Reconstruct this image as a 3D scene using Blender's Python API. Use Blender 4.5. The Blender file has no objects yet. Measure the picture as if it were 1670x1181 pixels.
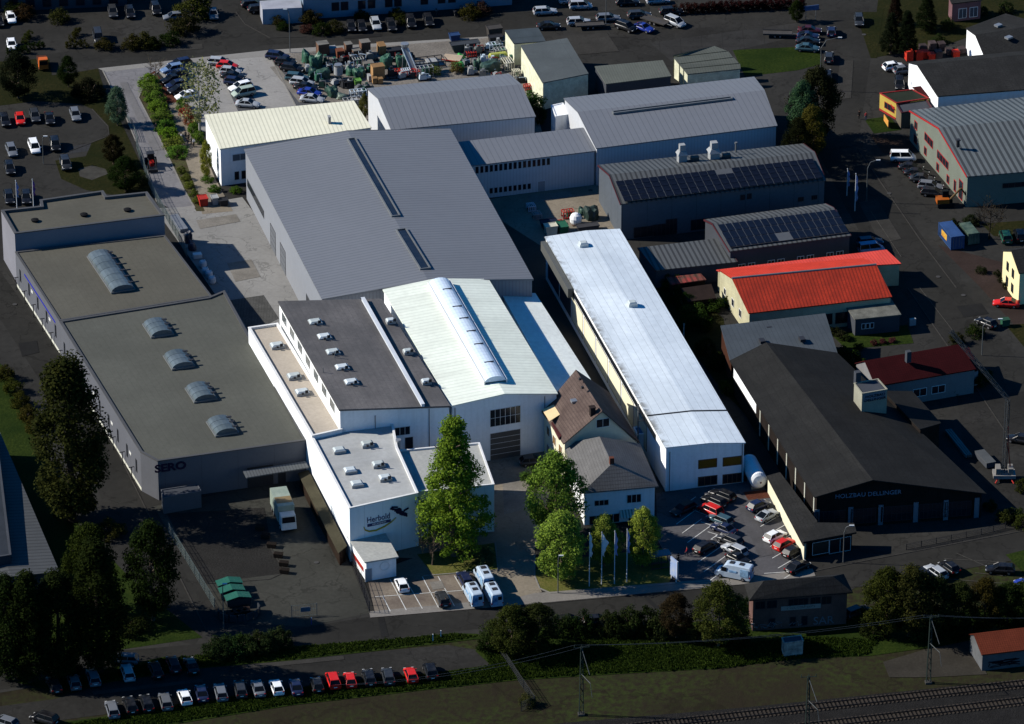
import bpy, bmesh, math, random
from mathutils import Vector, Matrix
from mathutils.geometry import tessellate_polygon
sc = bpy.context.scene
COL = sc.collection
R = math.radians
# ------------------------------------------------------------ camera (long lens from a light aircraft)
TH = R(27.85); FPX = 8519.0; SC = 9.7
Z0 = FPX / SC
CAM = Vector((0, -Z0*math.cos(TH), Z0*math.sin(TH)))
FW = Vector((0, math.cos(TH), -math.sin(TH))); UP = Vector((0, math.sin(TH), math.cos(TH)))
def P(u, v, h=0.0):
    "where the line of sight of photo point (u,v) meets the level h metres above the ground"
    r = FW*FPX + Vector((u-835, 0, 0)) + UP*(590.5-v)
    t = (h-CAM.z)/r.z
    return CAM + r*t
def G(u, v, h=0.0):
    p = P(u, v, h); return Vector((p.x, p.y, 0))
def on_plane(A, B, u, v):
    "line of sight of (u,v) against the vertical plane through A and B"
    r = FW*FPX + Vector((u-835, 0, 0)) + UP*(590.5-v)
    d = (B-A); n = Vector((d.y, -d.x, 0)).normalized()
    t = (A-CAM).dot(n)/r.dot(n)
    return CAM + r*t
def proj(p):
    d = p-CAM; z = d.dot(FW)
    return 835+FPX*d.x/z, 590.5-FPX*d.dot(UP)/z
cam_d = bpy.data.cameras.new('camera'); cam = bpy.data.objects.new('camera', cam_d); COL.objects.link(cam)
cam.location = CAM; cam.rotation_euler = (R(90)-TH, 0, 0)
cam_d.sensor_width = 36; cam_d.lens = FPX/1670*36; cam_d.clip_start = 1; cam_d.clip_end = 20000
sc.camera = cam
# ------------------------------------------------------------ light
SUN_EL = R(33); SD = Vector((math.cos(SUN_EL), -0.09*math.cos(SUN_EL), -math.sin(SUN_EL))).normalized()
sl = bpy.data.lights.new('sun', 'SUN'); sl.energy = 5.0; sl.angle = R(0.5); sl.color = (1.0, .945, .86)
so = bpy.data.objects.new('sun', sl); COL.objects.link(so)
so.rotation_euler = SD.to_track_quat('-Z', 'Y').to_euler(); so.location = (-300, 60, 250)
w = bpy.data.worlds.new('World'); sc.world = w; w.use_nodes = True
nt = w.node_tree; nt.nodes.clear()
sky = nt.nodes.new('ShaderNodeTexSky'); sky.sky_type = 'NISHITA'; sky.sun_disc = False
sky.sun_elevation = SUN_EL; sky.dust_density = .2; sky.ozone_density = 8.0; sky.sun_rotation = math.atan2(-SD.x, -SD.y)
bg = nt.nodes.new('ShaderNodeBackground'); bg.inputs[1].default_value = 0.076
wo = nt.nodes.new('ShaderNodeOutputWorld')
hs = nt.nodes.new('ShaderNodeHueSaturation'); hs.inputs['Saturation'].default_value = 1.25; nt.links.new(sky.outputs[0], hs.inputs['Color']); nt.links.new(hs.outputs[0], bg.inputs[0]); nt.links.new(bg.outputs[0], wo.inputs[0])
sc.view_settings.view_transform = 'Standard'; sc.view_settings.look = 'None'
sc.view_settings.exposure = 0.6; sc.view_settings.gamma = 1
sc.cycles.max_bounces = 5; sc.cycles.diffuse_bounces = 2; sc.cycles.glossy_bounces = 2
sc.cycles.transparent_max_bounces = 6; sc.cycles.caustics_reflective = False; sc.cycles.caustics_refractive = False
# ------------------------------------------------------------ materials
class N:
    def __init__(s, name):
        s.m = bpy.data.materials.new(name); s.m.use_nodes = True
        s.t = s.m.node_tree; s.t.nodes.clear()
        s.out = s.n('OutputMaterial'); s.b = s.n('BsdfPrincipled')
        s.l(s.b.outputs[0], s.out.inputs[0])
    def n(s, k, **kw):
        x = s.t.nodes.new('ShaderNode'+k)
        for a, b in kw.items(): setattr(x, a, b)
        return x
    def l(s, a, b): s.t.links.new(a, b)
    def math(s, op, a, b=None, c=None):
        x = s.n('Math', operation=op)
        for i, q in enumerate((a, b, c)):
            if q is None: continue
            if isinstance(q, (int, float)): x.inputs[i].default_value = q
            else: s.l(q, x.inputs[i])
        return x.outputs[0]
    def mix(s, fac, a, b, blend='MIX'):
        x = s.n('Mix', data_type='RGBA', blend_type=blend)
        for i, q in ((0, fac), (6, a), (7, b)):
            if isinstance(q, (int, float)): x.inputs[i].default_value = q
            elif isinstance(q, tuple): x.inputs[i].default_value = (*q[:3], 1)
            else: s.l(q, x.inputs[i])
        return x.outputs[2]
    def noise(s, co, scale, detail=4, rough=.6):
        x = s.n('TexNoise'); x.inputs['Scale'].default_value = scale; x.inputs['Detail'].default_value = detail
        x.inputs['Roughness'].default_value = rough
        s.l(co, x.inputs['Vector']); return x.outputs[0]
    def ramp(s, f, lo, hi):
        x = s.n('MapRange'); x.inputs[1].default_value = lo; x.inputs[2].default_value = hi
        s.l(f, x.inputs[0]); return x.outputs[0]
def sub(c, k): return tuple(min(1, max(0, q*k)) for q in c)
MC = {}
def mat(name, col, rough=.8, var=.25, scale=.35, spec=.2, metal=0, stripe=0, depth=.35, axis='x', fine=.15, bump=0, tint=None, coat=0, duty=.2, grid=None, streak=0, orand=0, vdirt=0, edge=None, crack=0):
    "one surface: base colour, broad and fine wear, optional ribs or seams every `stripe` metres"
    if name in MC: return MC[name]
    lum = sum(col)/3; kk = .86 if lum < .1 else .8 if lum < .45 else 1.0
    if lum < .1 and rough > .75: spec = min(spec, .05)
    col = sub(col, kk); tint = sub(tint, kk) if tint else None
    q = N(name); tc = q.n('TexCoord'); co = tc.outputs['Object']
    big = q.noise(co, scale); fin = q.noise(co, scale*14, 3)
    c = q.mix(q.ramp(big, .3, .7), sub(col, 1-var), sub(tint or col, 1+var*.8))
    c = q.mix(q.math('MULTIPLY', q.ramp(fin, .35, .7), fine*2), c, sub(col, .55))
    sx = q.n('SeparateXYZ'); q.l(co, sx.inputs[0])
    if streak:
        mp = q.n('Mapping'); mp.inputs['Scale'].default_value = (streak, .05, .05) if axis != 'y' else (.05, streak, .05)
        q.l(co, mp.inputs[0]); st = q.noise(mp.outputs[0], 1.0, 5)
        c = q.mix(q.math('MULTIPLY', q.ramp(st, .45, .75), .35), c, sub(col, .55))
    if crack:
        nn = q.n('TexNoise'); nn.inputs['Scale'].default_value = .5; q.l(co, nn.inputs['Vector'])
        ad = q.n('VectorMath', operation='MULTIPLY_ADD'); q.l(nn.outputs['Color'], ad.inputs[0]); ad.inputs[1].default_value = (5, 5, 0); q.l(co, ad.inputs[2])
        vo = q.n('TexVoronoi', feature='DISTANCE_TO_EDGE'); vo.inputs['Scale'].default_value = crack; q.l(ad.outputs[0], vo.inputs['Vector'])
        vc = q.n('TexVoronoi'); vc.inputs['Scale'].default_value = crack*.8; q.l(ad.outputs[0], vc.inputs['Vector'])
        sh = q.n('SeparateColor'); q.l(vc.outputs['Color'], sh.inputs[0])
        c = q.mix(q.math('MULTIPLY', sh.outputs[0], .3), c, sub(col, .6))
        c = q.mix(q.math('MULTIPLY', q.math('LESS_THAN', vo.outputs['Distance'], .013), .45), c, sub(col, .35))
    if vdirt:
        mp = q.n('Mapping'); mp.inputs['Scale'].default_value = (1.3, 1.3, .07); q.l(co, mp.inputs[0])
        c = q.mix(q.math('MULTIPLY', q.ramp(q.noise(mp.outputs[0], 1.0, 5), .48, .8), vdirt), c, (col[0]*.4, col[1]*.38, col[2]*.32))
    if edge:
        mk = q.math('MULTIPLY', q.ramp(sx.outputs[1], edge[1], edge[0]), q.ramp(q.noise(co, .55, 6, .7), .42, .58))
        c = q.mix(q.math('MULTIPLY', mk, .75), c, (.09, .075, .05))
    if orand:
        oi = q.n('ObjectInfo'); c = q.mix(1.0, c, q.mix(oi.outputs['Random'], (1-orand, 1-orand, 1-orand*1.2), (1, 1, 1)), 'MULTIPLY')
    h = None
    if stripe:
        if axis == 'wall':
            na = q.n('SeparateXYZ'); q.l(tc.outputs['Normal'], na.inputs[0])
            x = q.math('ADD', q.math('MULTIPLY', sx.outputs[0], q.math('ABSOLUTE', na.outputs[1])), q.math('MULTIPLY', sx.outputs[1], q.math('ABSOLUTE', na.outputs[0])))
        else: x = sx.outputs[{'x': 0, 'y': 1, 'z': 2}[axis]]
        fr = q.math('FRACT', q.math('DIVIDE', x, stripe))
        s_ = q.math('LESS_THAN', fr, duty)
        c = q.mix(q.math('MULTIPLY', s_, depth), c, sub(col, .25)); h = s_
    if grid:
        for ax, sp in ((0, grid[0]), (1, grid[1])):
            fr = q.math('FRACT', q.math('DIVIDE', sx.outputs[ax], sp))
            c = q.mix(q.math('MULTIPLY', q.math('LESS_THAN', fr, grid[2]/sp), grid[3]), c, sub(col, .3))
    q.l(c, q.b.inputs['Base Color']); q.b.inputs['Roughness'].default_value = rough
    q.b.inputs['Specular IOR Level'].default_value = spec; q.b.inputs['Metallic'].default_value = metal
    q.b.inputs['Coat Weight'].default_value = coat
    if bump:
        bp = q.n('Bump'); bp.inputs['Strength'].default_value = bump; bp.inputs['Distance'].default_value = .15
        q.l(fin if h is None else q.math('SUBTRACT', fin, h), bp.inputs['Height']); q.l(bp.outputs[0], q.b.inputs['Normal'])
    MC[name] = q.m; return q.m
def leaf_mat(name):
    if name in MC: return MC[name]
    q = N(name); oi = q.n('ObjectInfo'); ge = q.n('NewGeometry')
    rp = q.n('ValToRGB'); q.l(ge.outputs['Random Per Island'], rp.inputs[0])
    rp.color_ramp.elements[0].color = (.55, .6, .6, 1); rp.color_ramp.elements[1].color = (1.55, 1.42, 1.15, 1)
    e = rp.color_ramp.elements.new(.55); e.color = (1, 1, 1, 1)
    c = q.mix(1.0, oi.outputs['Color'], rp.outputs[0], 'MULTIPLY')
    q.l(c, q.b.inputs['Base Color']); q.b.inputs['Roughness'].default_value = .9; q.b.inputs['Specular IOR Level'].default_value = .02
    tr = q.n('BsdfTranslucent'); q.l(c, tr.inputs[0])
    ms = q.n('MixShader'); ms.inputs[0].default_value = .3
    q.l(q.b.outputs[0], ms.inputs[1]); q.l(tr.outputs[0], ms.inputs[2]); q.l(ms.outputs[0], q.out.inputs[0])
    MC[name] = q.m; return q.m
def paint_mat():
    if 'car_paint' in MC: return MC['car_paint']
    q = N('car_paint'); oi = q.n('ObjectInfo'); tc = q.n('TexCoord')
    f = q.noise(tc.outputs['Object'], 1.5)
    c = q.mix(q.math('MULTIPLY', q.ramp(f, .4, .8), .2), oi.outputs['Color'], (.1, .1, .1))
    q.l(c, q.b.inputs['Base Color']); q.b.inputs['Roughness'].default_value = .3
    q.b.inputs['Specular IOR Level'].default_value = .22; q.b.inputs['Coat Weight'].default_value = .08
    MC['car_paint'] = q.m; return q.m
def obj_col_mat(name='coloured_surface', rough=.75, spec=.2, nz=2.0):
    if name in MC: return MC[name]
    q = N(name); oi = q.n('ObjectInfo'); tc = q.n('TexCoord')
    f = q.noise(tc.outputs['Object'], nz)
    c = q.mix(q.math('MULTIPLY', q.ramp(f, .35, .75), .35), oi.outputs['Color'], (.06, .06, .055))
    q.l(c, q.b.inputs['Base Color']); q.b.inputs['Roughness'].default_value = rough; q.b.inputs['Specular IOR Level'].default_value = spec
    MC[name] = q.m; return q.m
def glass(name='window_glass', col=(.012, .016, .022)):
    return mat(name, col, rough=.15, var=.3, spec=.25, fine=.0)
# ------------------------------------------------------------ meshes
class MB:
    def __init__(s): s.v = []; s.f = []; s.mi = []
    def add(s, vs, fs, mi=0):
        o = len(s.v); s.v += [tuple(v) for v in vs]
        for f in fs: s.f.append(tuple(i+o for i in f)); s.mi.append(mi)
    def box(s, c, d, rz=0, mi=0, top=1.0):
        cx, cy, cz = c; a, b, h = d[0]/2, d[1]/2, d[2]/2; co, si = math.cos(rz), math.sin(rz)
        vs = []
        for z, k in ((-h, 1), (h, top)):
            for x, y in ((-a, -b), (a, -b), (a, b), (-a, b)):
                x *= k; y *= k
                vs.append((cx+x*co-y*si, cy+x*si+y*co, cz+z))
        s.add(vs, [(3, 2, 1, 0), (4, 5, 6, 7), (0, 1, 5, 4), (1, 2, 6, 5), (2, 3, 7, 6), (3, 0, 4, 7)], mi)
    def hexa(s, vs, mi=0):
        s.add(vs, [(3, 2, 1, 0), (4, 5, 6, 7), (0, 1, 5, 4), (1, 2, 6, 5), (2, 3, 7, 6), (3, 0, 4, 7)], mi)
    def prism(s, pts, z0, z1, mi=0, mit=None):
        n = len(pts); a = sum(pts[i][0]*pts[(i+1) % n][1]-pts[(i+1) % n][0]*pts[i][1] for i in range(n))
        if a < 0: pts = pts[::-1]
        vs = [(p[0], p[1], z0) for p in pts]+[(p[0], p[1], z1) for p in pts]
        s.add(vs, [tuple(range(n-1, -1, -1))]+[(i, (i+1) % n, (i+1) % n+n, i+n) for i in range(n)], mi)
        s.add(vs[n:], [tuple(range(n))], mi if mit is None else mit)
    def tube(s, p0, p1, r0, r1=None, n=8, mi=0):
        r1 = r0 if r1 is None else r1; p0 = Vector(p0); p1 = Vector(p1); d = (p1-p0)
        if d.length < 1e-6: return
        d.normalize(); a = d.orthogonal().normalized(); b = d.cross(a)
        vs = []
        for p, r in ((p0, r0), (p1, r1)):
            for i in range(n):
                t = 2*math.pi*i/n; vs.append(p+a*math.cos(t)*r+b*math.sin(t)*r)
        s.add(vs, [(i, (i+1) % n, (i+1) % n+n, i+n) for i in range(n)]+[tuple(range(n-1, -1, -1)), tuple(range(n, 2*n))], mi)
    def lathe(s, prof, n=16, c=(0, 0, 0), mi=0):
        vs = []
        for r, z in prof:
            for i in range(n):
                t = 2*math.pi*i/n; vs.append((c[0]+r*math.cos(t), c[1]+r*math.sin(t), c[2]+z))
        k = len(prof)
        s.add(vs, [(j*n+i, j*n+(i+1) % n, (j+1)*n+(i+1) % n, (j+1)*n+i) for j in range(k-1) for i in range(n)]+[tuple(range(n-1, -1, -1)), tuple(range((k-1)*n, k*n))], mi)
    def mesh(s, name, mats, smooth=False):
        me = bpy.data.meshes.new(name); me.from_pydata(s.v, [], s.f)
        for m in (mats if isinstance(mats, (list, tuple)) else [mats]): me.materials.append(m)
        me.polygons.foreach_set('material_index', s.mi)
        if smooth: me.polygons.foreach_set('use_smooth', [True]*len(s.f))
        me.update(); return me
    def build(s, name, mats, parent=None, smooth=False, loc=None, rz=0):
        return place(name, s.mesh(name, mats, smooth), parent, loc, rz)
def place(name, me, parent=None, loc=None, rz=0, color=None, label=None):
    o = bpy.data.objects.new(name, me); COL.objects.link(o)
    if parent is not None: o.parent = parent
    if loc is not None: o.location = loc
    if rz: o.rotation_euler = (0, 0, rz)
    if color: o.color = (*color, 1)
    if label: o['label'] = label
    return o
def tag(o, label, cat=None, group=None, kind=None):
    if label: o['label'] = label
    if cat: o['category'] = cat
    if group: o['group'] = group
    if kind: o['kind'] = kind
    return o
def thing(name, label, cat, loc=(0, 0, 0), rz=0, group=None):
    o = bpy.data.objects.new(name, None); COL.objects.link(o); o.empty_display_size = .5
    o.location = loc; o.rotation_euler = (0, 0, rz)
    return tag(o, label, cat, group)
def copy_tree(o, parent=None):
    c = o.copy(); COL.objects.link(c)
    if parent is not None: c.parent = parent
    for ch in list(o.children): copy_tree(ch, c)
    return c
def text_mesh(body, size, depth=.03, bold=0):
    cu = bpy.data.curves.new('lettering', 'FONT'); cu.body = body; cu.size = size; cu.extrude = depth; cu.align_x = 'CENTER'; cu.align_y = 'CENTER'
    cu.resolution_u = 3; cu.offset = bold
    to = bpy.data.objects.new('lettering', cu); COL.objects.link(to)
    dg = bpy.context.evaluated_depsgraph_get(); me = bpy.data.meshes.new_from_object(to.evaluated_get(dg))
    bpy.data.objects.remove(to); return me
def offset_poly(pts, d):
    "inset a polygon by d metres (d>0 goes inwards)"
    n = len(pts); a = sum(pts[i][0]*pts[(i+1) % n][1]-pts[(i+1) % n][0]*pts[i][1] for i in range(n)); sg = 1 if a > 0 else -1
    out = []
    for i in range(n):
        p0, p1, p2 = Vector(pts[i-1][:2]), Vector(pts[i][:2]), Vector(pts[(i+1) % n][:2])
        e1 = (p1-p0).normalized(); e2 = (p2-p1).normalized()
        n1 = Vector((-e1.y, e1.x))*sg; n2 = Vector((-e2.y, e2.x))*sg
        b = n1+n2; k = 1+n1.dot(n2)
        out.append(p1+b*(d/max(k, .3)))
    return out
# ------------------------------------------------------------ ground sheets
PZ = {}
def patch(name, px, z, m, h=0):
    k = PZ.setdefault(z, 0); PZ[z] += 1; z = z+k*.0011
    pts = [P(u, v, 0) for u, v in px]
    mb = MB(); n = len(pts); a = sum(pts[i].x*pts[(i+1) % n].y-pts[(i+1) % n].x*pts[i].y for i in range(n))
    if a < 0: pts = pts[::-1]
    c = sum((p for p in pts), Vector())/n
    mb.add([(p.x, p.y, z) for p in pts], [tuple(range(n))])
    o = mb.build(name, m); o['kind'] = 'structure'; return o
def strip(name, px, wd, z, m, hgt=None, kind='structure'):
    "a band of width wd along a line on the ground; with hgt a raised kerb"
    pts = [G(u, v) for u, v in px]; mb = MB(); L = []; Rr = []
    for i, p in enumerate(pts):
        d = (pts[min(i+1, len(pts)-1)]-pts[max(i-1, 0)]).normalized(); q = Vector((-d.y, d.x, 0))*wd/2
        L.append(p+q); Rr.append(p-q)
    for i in range(len(pts)-1):
        if hgt: mb.hexa([(*Rr[i][:2], z-.05), (*Rr[i+1][:2], z-.05), (*L[i+1][:2], z-.05), (*L[i][:2], z-.05), (*Rr[i][:2], z+hgt), (*Rr[i+1][:2], z+hgt), (*L[i+1][:2], z+hgt), (*L[i][:2], z+hgt)])
        else: mb.add([(*Rr[i][:2], z), (*Rr[i+1][:2], z), (*L[i+1][:2], z), (*L[i][:2], z)], [(0, 1, 2, 3)])
    o = mb.build(name, m)
    if kind: o['kind'] = kind
    return o
# ------------------------------------------------------------ buildings
class Bld:
    pass
def make_root(name, label, cat, A, B, group=None):
    rz = math.atan2(B.y-A.y, B.x-A.x)
    r = thing(name, label, cat, (A.x, A.y, 0), rz, group)
    b = Bld(); b.root = r; b.rz = rz; b.o = Vector((A.x, A.y, 0)); c, s = math.cos(-rz), math.sin(-rz)
    b.loc = lambda p: Vector(((p.x-A.x)*c-(p.y-A.y)*s, (p.x-A.x)*s+(p.y-A.y)*c, p.z))
    return b
def hall(name, label, cat, e1, e2, h1, h2, wall, roof, t=.5, rise=0., seg=1, inset=.2, thick=.18, group=None, z0=-.3, trim=None, riseb=None):
    """pitched, sheded or arched hall. e1=((u,v) end a,(u,v) end b) is one eave, e2 the other; rise lifts the ridge."""
    A1, B1 = P(*e1[0], h1), P(*e1[1], h1)
    hh2 = h2 if isinstance(h2, tuple) else (h2, h2)
    A2, B2 = P(*e2[0], hh2[0]), P(*e2[1], hh2[1])
    b = make_root(name, label, cat, A1, B1, group)
    def prof(a, c, r):
        if not r: return [a, c]
        if seg == 1:
            m = a.lerp(c, t); m.z += r; return [a, m, c]
        return [a.lerp(c, i/(2*seg))+Vector((0, 0, r*(1-(2*i/(2*seg)-1)**2))) for i in range(2*seg+1)]
    pa, pb = prof(A1, A2, rise), prof(B1, B2, rise if riseb is None else riseb)
    la, lb = [b.loc(p) for p in pa], [b.loc(p) for p in pb]; n = len(la)
    dn = Vector((0, 0, thick)); mb = MB()
    vs = la+lb+[p-dn for p in la]+[p-dn for p in lb]; fs = []
    for i in range(n-1):
        fs += [(i, i+n, i+1+n, i+1), (2*n+i, 2*n+i+1, 3*n+i+1, 3*n+i)]
        fs += [(i, i+1, 2*n+i+1, 2*n+i), (n+i+1, n+i, 3*n+i, 3*n+i+1)]
    fs += [(0, 2*n, 3*n, n), (n-1, 2*n-1, 4*n-1, 3*n-1)]
    mb.add(vs, fs)
    me = mb.mesh('roof', roof); bm = bmesh.new(); bm.from_mesh(me); bmesh.ops.recalc_face_normals(bm, faces=bm.faces); bm.to_mesh(me); bm.free()
    b.roof = place('roof', me, b.root)
    # walls, pulled in under the roof
    ax = (lb[0]-la[0]); ax.normalize(); cr = (la[-1]-la[0]); cr.z = 0; cr.normalize()
    def pull(lst, sgn):
        q = []
        for i, p in enumerate(lst):
            k = inset*(1-2*i/(n-1)); q.append(p+ax*inset*sgn+cr*k-dn*.5)
        return q
    wa, wb = pull(la, 1), pull(lb, -1); mb = MB()
    fl = lambda p: Vector((p.x, p.y, z0))
    mb.add([fl(wa[0]), fl(wb[0]), wb[0], wa[0]], [(0, 1, 2, 3)]); mb.add([fl(wa[-1]), fl(wb[-1]), wb[-1], wa[-1]], [(0, 1, 2, 3)])
    for q in (wa, wb): mb.add([fl(q[0])]+q+[fl(q[-1])], [tuple(range(n+2))])
    me = mb.mesh('wall', wall); bm = bmesh.new(); bm.from_mesh(me); bmesh.ops.remove_doubles(bm, verts=bm.verts, dist=.001); bmesh.ops.recalc_face_normals(bm, faces=bm.faces); bm.to_mesh(me); bm.free()
    b.wall = place('wall', me, b.root)
    b.la, b.lb, b.wa, b.wb = la, lb, wa, wb
    b.c = (wa[0]+wb[0]+wa[-1]+wb[-1])/4
    b.sides = {'e1': (fl(wa[0]), fl(wb[0])), 'e2': (fl(wa[-1]), fl(wb[-1])), 'a': (fl(wa[0]), fl(wa[-1])), 'b': (fl(wb[0]), fl(wb[-1]))}
    if trim:
        for lst, s in ((la, -1), (lb, 1)):
            mb = MB()
            for i in range(n-1):
                p, q = lst[i], lst[i+1]; o = ax*s*.06
                mb.hexa([p-dn*1.6+o*0, q-dn*1.6+o*0, q-dn*1.6+o, p-dn*1.6+o, p+dn*.3+o*0, q+dn*.3+o*0, q+dn*.3+o, p+dn*.3+o])
            mb.build('verge_trim', trim, b.root)
    return b
def flat(name, label, cat, px, h, wall, roof, par=.4, pw=.3, group=None, z0=-.3, cap=None, axis=(0, 1)):
    pts = [P(u, v, h) for u, v in px]
    b = make_root(name, label, cat, pts[axis[0]], pts[axis[1]], group)
    lp = [b.loc(p) for p in pts]; n = len(lp)
    a = sum(lp[i].x*lp[(i+1) % n].y-lp[(i+1) % n].x*lp[i].y for i in range(n))
    if a < 0: lp = lp[::-1]
    ins = offset_poly(lp, pw); mb = MB()
    lo = [(p.x, p.y, z0) for p in lp]; hi = [(p.x, p.y, h) for p in lp]
    mb.add(lo+hi, [(i, (i+1) % n, (i+1) % n+n, i+n) for i in range(n)])
    b.wall = mb.build('wall', wall, b.root)
    if par > 0:
        i1 = [(p.x, p.y, h+.06) for p in ins]; i0 = [(p.x, p.y, h-par) for p in ins]
        ou = [Vector(p) for p in offset_poly(lp, -.06)]; o1 = [(p.x, p.y, h+.06) for p in ou]; o0 = [(p.x, p.y, h-.12) for p in ou]; u0 = [(p.x, p.y, h-.12) for p in lp]
        mb = MB()
        for i in range(n):
            j = (i+1) % n
            mb.add([o1[i], o1[j], i1[j], i1[i]], [(0, 1, 2, 3)]); mb.add([i1[i], i1[j], i0[j], i0[i]], [(0, 1, 2, 3)])
            mb.add([o0[i], o0[j], o1[j], o1[i]], [(0, 1, 2, 3)]); mb.add([u0[i], u0[j], o0[j], o0[i]], [(3, 2, 1, 0)])
        b.par = mb.build('parapet', cap or wall, b.root)
        mb = MB(); mb.add([(p.x, p.y, h-par+.02) for p in ins], [tuple(range(n))])
    else:
        ou = offset_poly(lp, -.15); mb = MB(); mb.prism([(p.x, p.y) for p in ou], h, h+.15)
    b.roof = mb.build('roof', roof, b.root)
    b.c = sum((Vector((p.x, p.y, 0)) for p in lp), Vector())/n; b.lp = [b.loc(p) for p in pts]; b.h = h
    b.sides = {i: (Vector((b.lp[i].x, b.lp[i].y, 0)), Vector((b.lp[(i+1) % n].x, b.lp[(i+1) % n].y, 0))) for i in range(n)}
    b.zr = h-par
    return b
WINC = {}
def wall_item(b, side, s, z, w_, h_, kind='window', cols=1, rows=1, frame=None, pane=None, name=None, pane_name='pane', depth=.1, fw=.08):
    "put a window, door or gate on a wall: s metres along it (or 0..1 fraction if <=1.0 float with 'f')"
    A, B = b.sides[side]; d = (B-A); L = d.length; d.normalize()
    if isinstance(s, str): s = float(s)*L
    n = Vector((d.y, -d.x, 0)); mid = (A+B)/2
    if (mid-b.c).dot(n) < 0: n = -n
    # local frame: x along wall, y outward
    rz = math.atan2(n.y, n.x)-math.pi/2
    frame = frame or MC['white_frame']; pane = pane or glass()
    key = (round(w_, 2), round(h_, 2), cols, rows, frame.name, depth, fw)
    if key not in WINC:
        mb = MB(); y = depth/2
        for x in (-w_/2, w_/2): mb.box((x, y-.04, h_/2), (fw, depth, h_+fw))
        for zz in (0, h_): mb.box((0, y-.042, zz), (w_-fw, depth, fw))
        for i in range(1, cols): mb.box((-w_/2+w_*i/cols, y-.05, h_/2), (fw*.8, depth, h_-fw))
        for i in range(1, rows): mb.box((0, y-.052, h_*i/rows), (w_-fw, depth, fw*.7))
        mf = mb.mesh(name or kind, frame)
        WINC[key] = mf
    p = A+d*s+n*.0
    o = place(name or kind, WINC[key], b.root, (p.x, p.y, z), rz)
    k2 = ('p', round(w_, 2), round(h_, 2), pane.name)
    if k2 not in WINC:
        mb = MB(); mb.box((0, .0, h_/2), (w_-.02, .06, h_-.02)); WINC[k2] = mb.mesh(pane_name, pane)
    place(pane_name, WINC[k2], o)
    return o
def at_wall(b, side, u, v):
    "where photo point (u,v) falls on a wall: metres along it, and height"
    A, B = b.sides[side]
    M = b.root.matrix_basis
    wA = Matrix.Translation(b.o) @ Matrix.Rotation(b.rz, 4, 'Z') @ A; wB = Matrix.Translation(b.o) @ Matrix.Rotation(b.rz, 4, 'Z') @ B
    p = on_plane(wA, wB, u, v); d = (wB-wA).normalized()
    return (p-wA).dot(d), p.z
def roof_pt(b, u, v, h):
    return b.loc(P(u, v, h))
# ============================================================ materials used by the place
white_frame = mat('white_frame', (.62, .62, .6), .5, .1)
dark_frame = mat('dark_frame', (.03, .03, .033), .5, .1)
brown_frame = mat('brown_frame', (.12, .06, .03), .6, .2)
asphalt = mat('dark_asphalt', (.027, .0262, .0235), .92, .3, .05, fine=.22, bump=.2, grid=None, crack=0.12)  # asphalt outside the site: overall dimming is put into the base colours
asphalt_lot = mat('lot_asphalt', (.033, .032, .029), .92, .32, .06, fine=.22, bump=.2, crack=0.14)
asphalt_old = mat('old_asphalt', (.029, .028, .0255), .95, .45, .09, fine=.3, bump=.2, crack=0.16)
drive_tar = mat('drive_tarmac', (.19, .185, .19), .9, .16, .09, fine=.2, bump=.2, crack=0.16)
park_tar = mat('parking_tarmac', (.092, .09, .094), .9, .22, .12, fine=.22, bump=.2, crack=0.2)
concrete = mat('pale_concrete_paving', (.255, .25, .235), .9, .13, .1, fine=.16, grid=(2.0, 2.0, .05, .10), crack=0.16)
concrete_lot = mat('parking_concrete', (.30, .29, .27), .9, .12, .12, fine=.16, crack=0.14)
pavers_grey = mat('grey_pavers', (.085, .088, .095), .9, .2, .3, fine=.2, grid=(.6, .6, .06, .4))
yard_conc = mat('yard_concrete', (.24, .205, .155), .9, .22, .15, fine=.22, crack=0.22)
pink_pave = mat('pinkish_paving', (.17, .132, .105), .9, .3, .16, fine=.25, tint=(.2, .17, .13))
gravel = mat('gravel_yard', (.2, .18, .155), .95, .3, .2, fine=.45, bump=.4)
dark_gravel = mat('dark_gravel_roof', (.026, .025, .023), .95, .25, .25, fine=.5, bump=.5)
grass_d = mat('dark_grass', (.017, .023, .0045), .95, .5, .12, fine=.5, bump=.8, tint=(.02, .017, .005))  # grass off the site, darkened in colour to dim the surroundings
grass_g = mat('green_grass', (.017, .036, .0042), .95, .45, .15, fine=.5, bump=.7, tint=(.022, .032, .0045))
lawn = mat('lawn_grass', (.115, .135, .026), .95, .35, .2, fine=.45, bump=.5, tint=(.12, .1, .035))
dirt = mat('dry_dirt', (.036, .029, .018), .95, .45, .07, fine=.6, bump=.6, tint=(.022, .034, .007), crack=0.05)
mulch = mat('bark_mulch', (.10, .035, .022), .95, .35, .5, fine=.6, bump=.6)
mulch_d = mat('dark_bark', (.03, .012, .007), .95, .35, .5, fine=.6, bump=.6)
paint_line = mat('road_paint', (.5, .5, .47), .8, .25, 1.2)
paint_line_d = mat('dimmed_road_paint', (.08, .075, .065), .8, .3, 1.2)  # darker copy for markings off the site; dimming is put into its colour
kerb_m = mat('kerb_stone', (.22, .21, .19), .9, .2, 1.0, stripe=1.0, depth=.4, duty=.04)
kerb_d = mat('dark_kerb_stone', (.042, .04, .036), .9, .25, 1.0)  # kerb copy for the surroundings, dimmed through its base colour
ballast = mat('track_ballast', (.022, .021, .02), .95, .35, .5, fine=.7, bump=.8)
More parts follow.
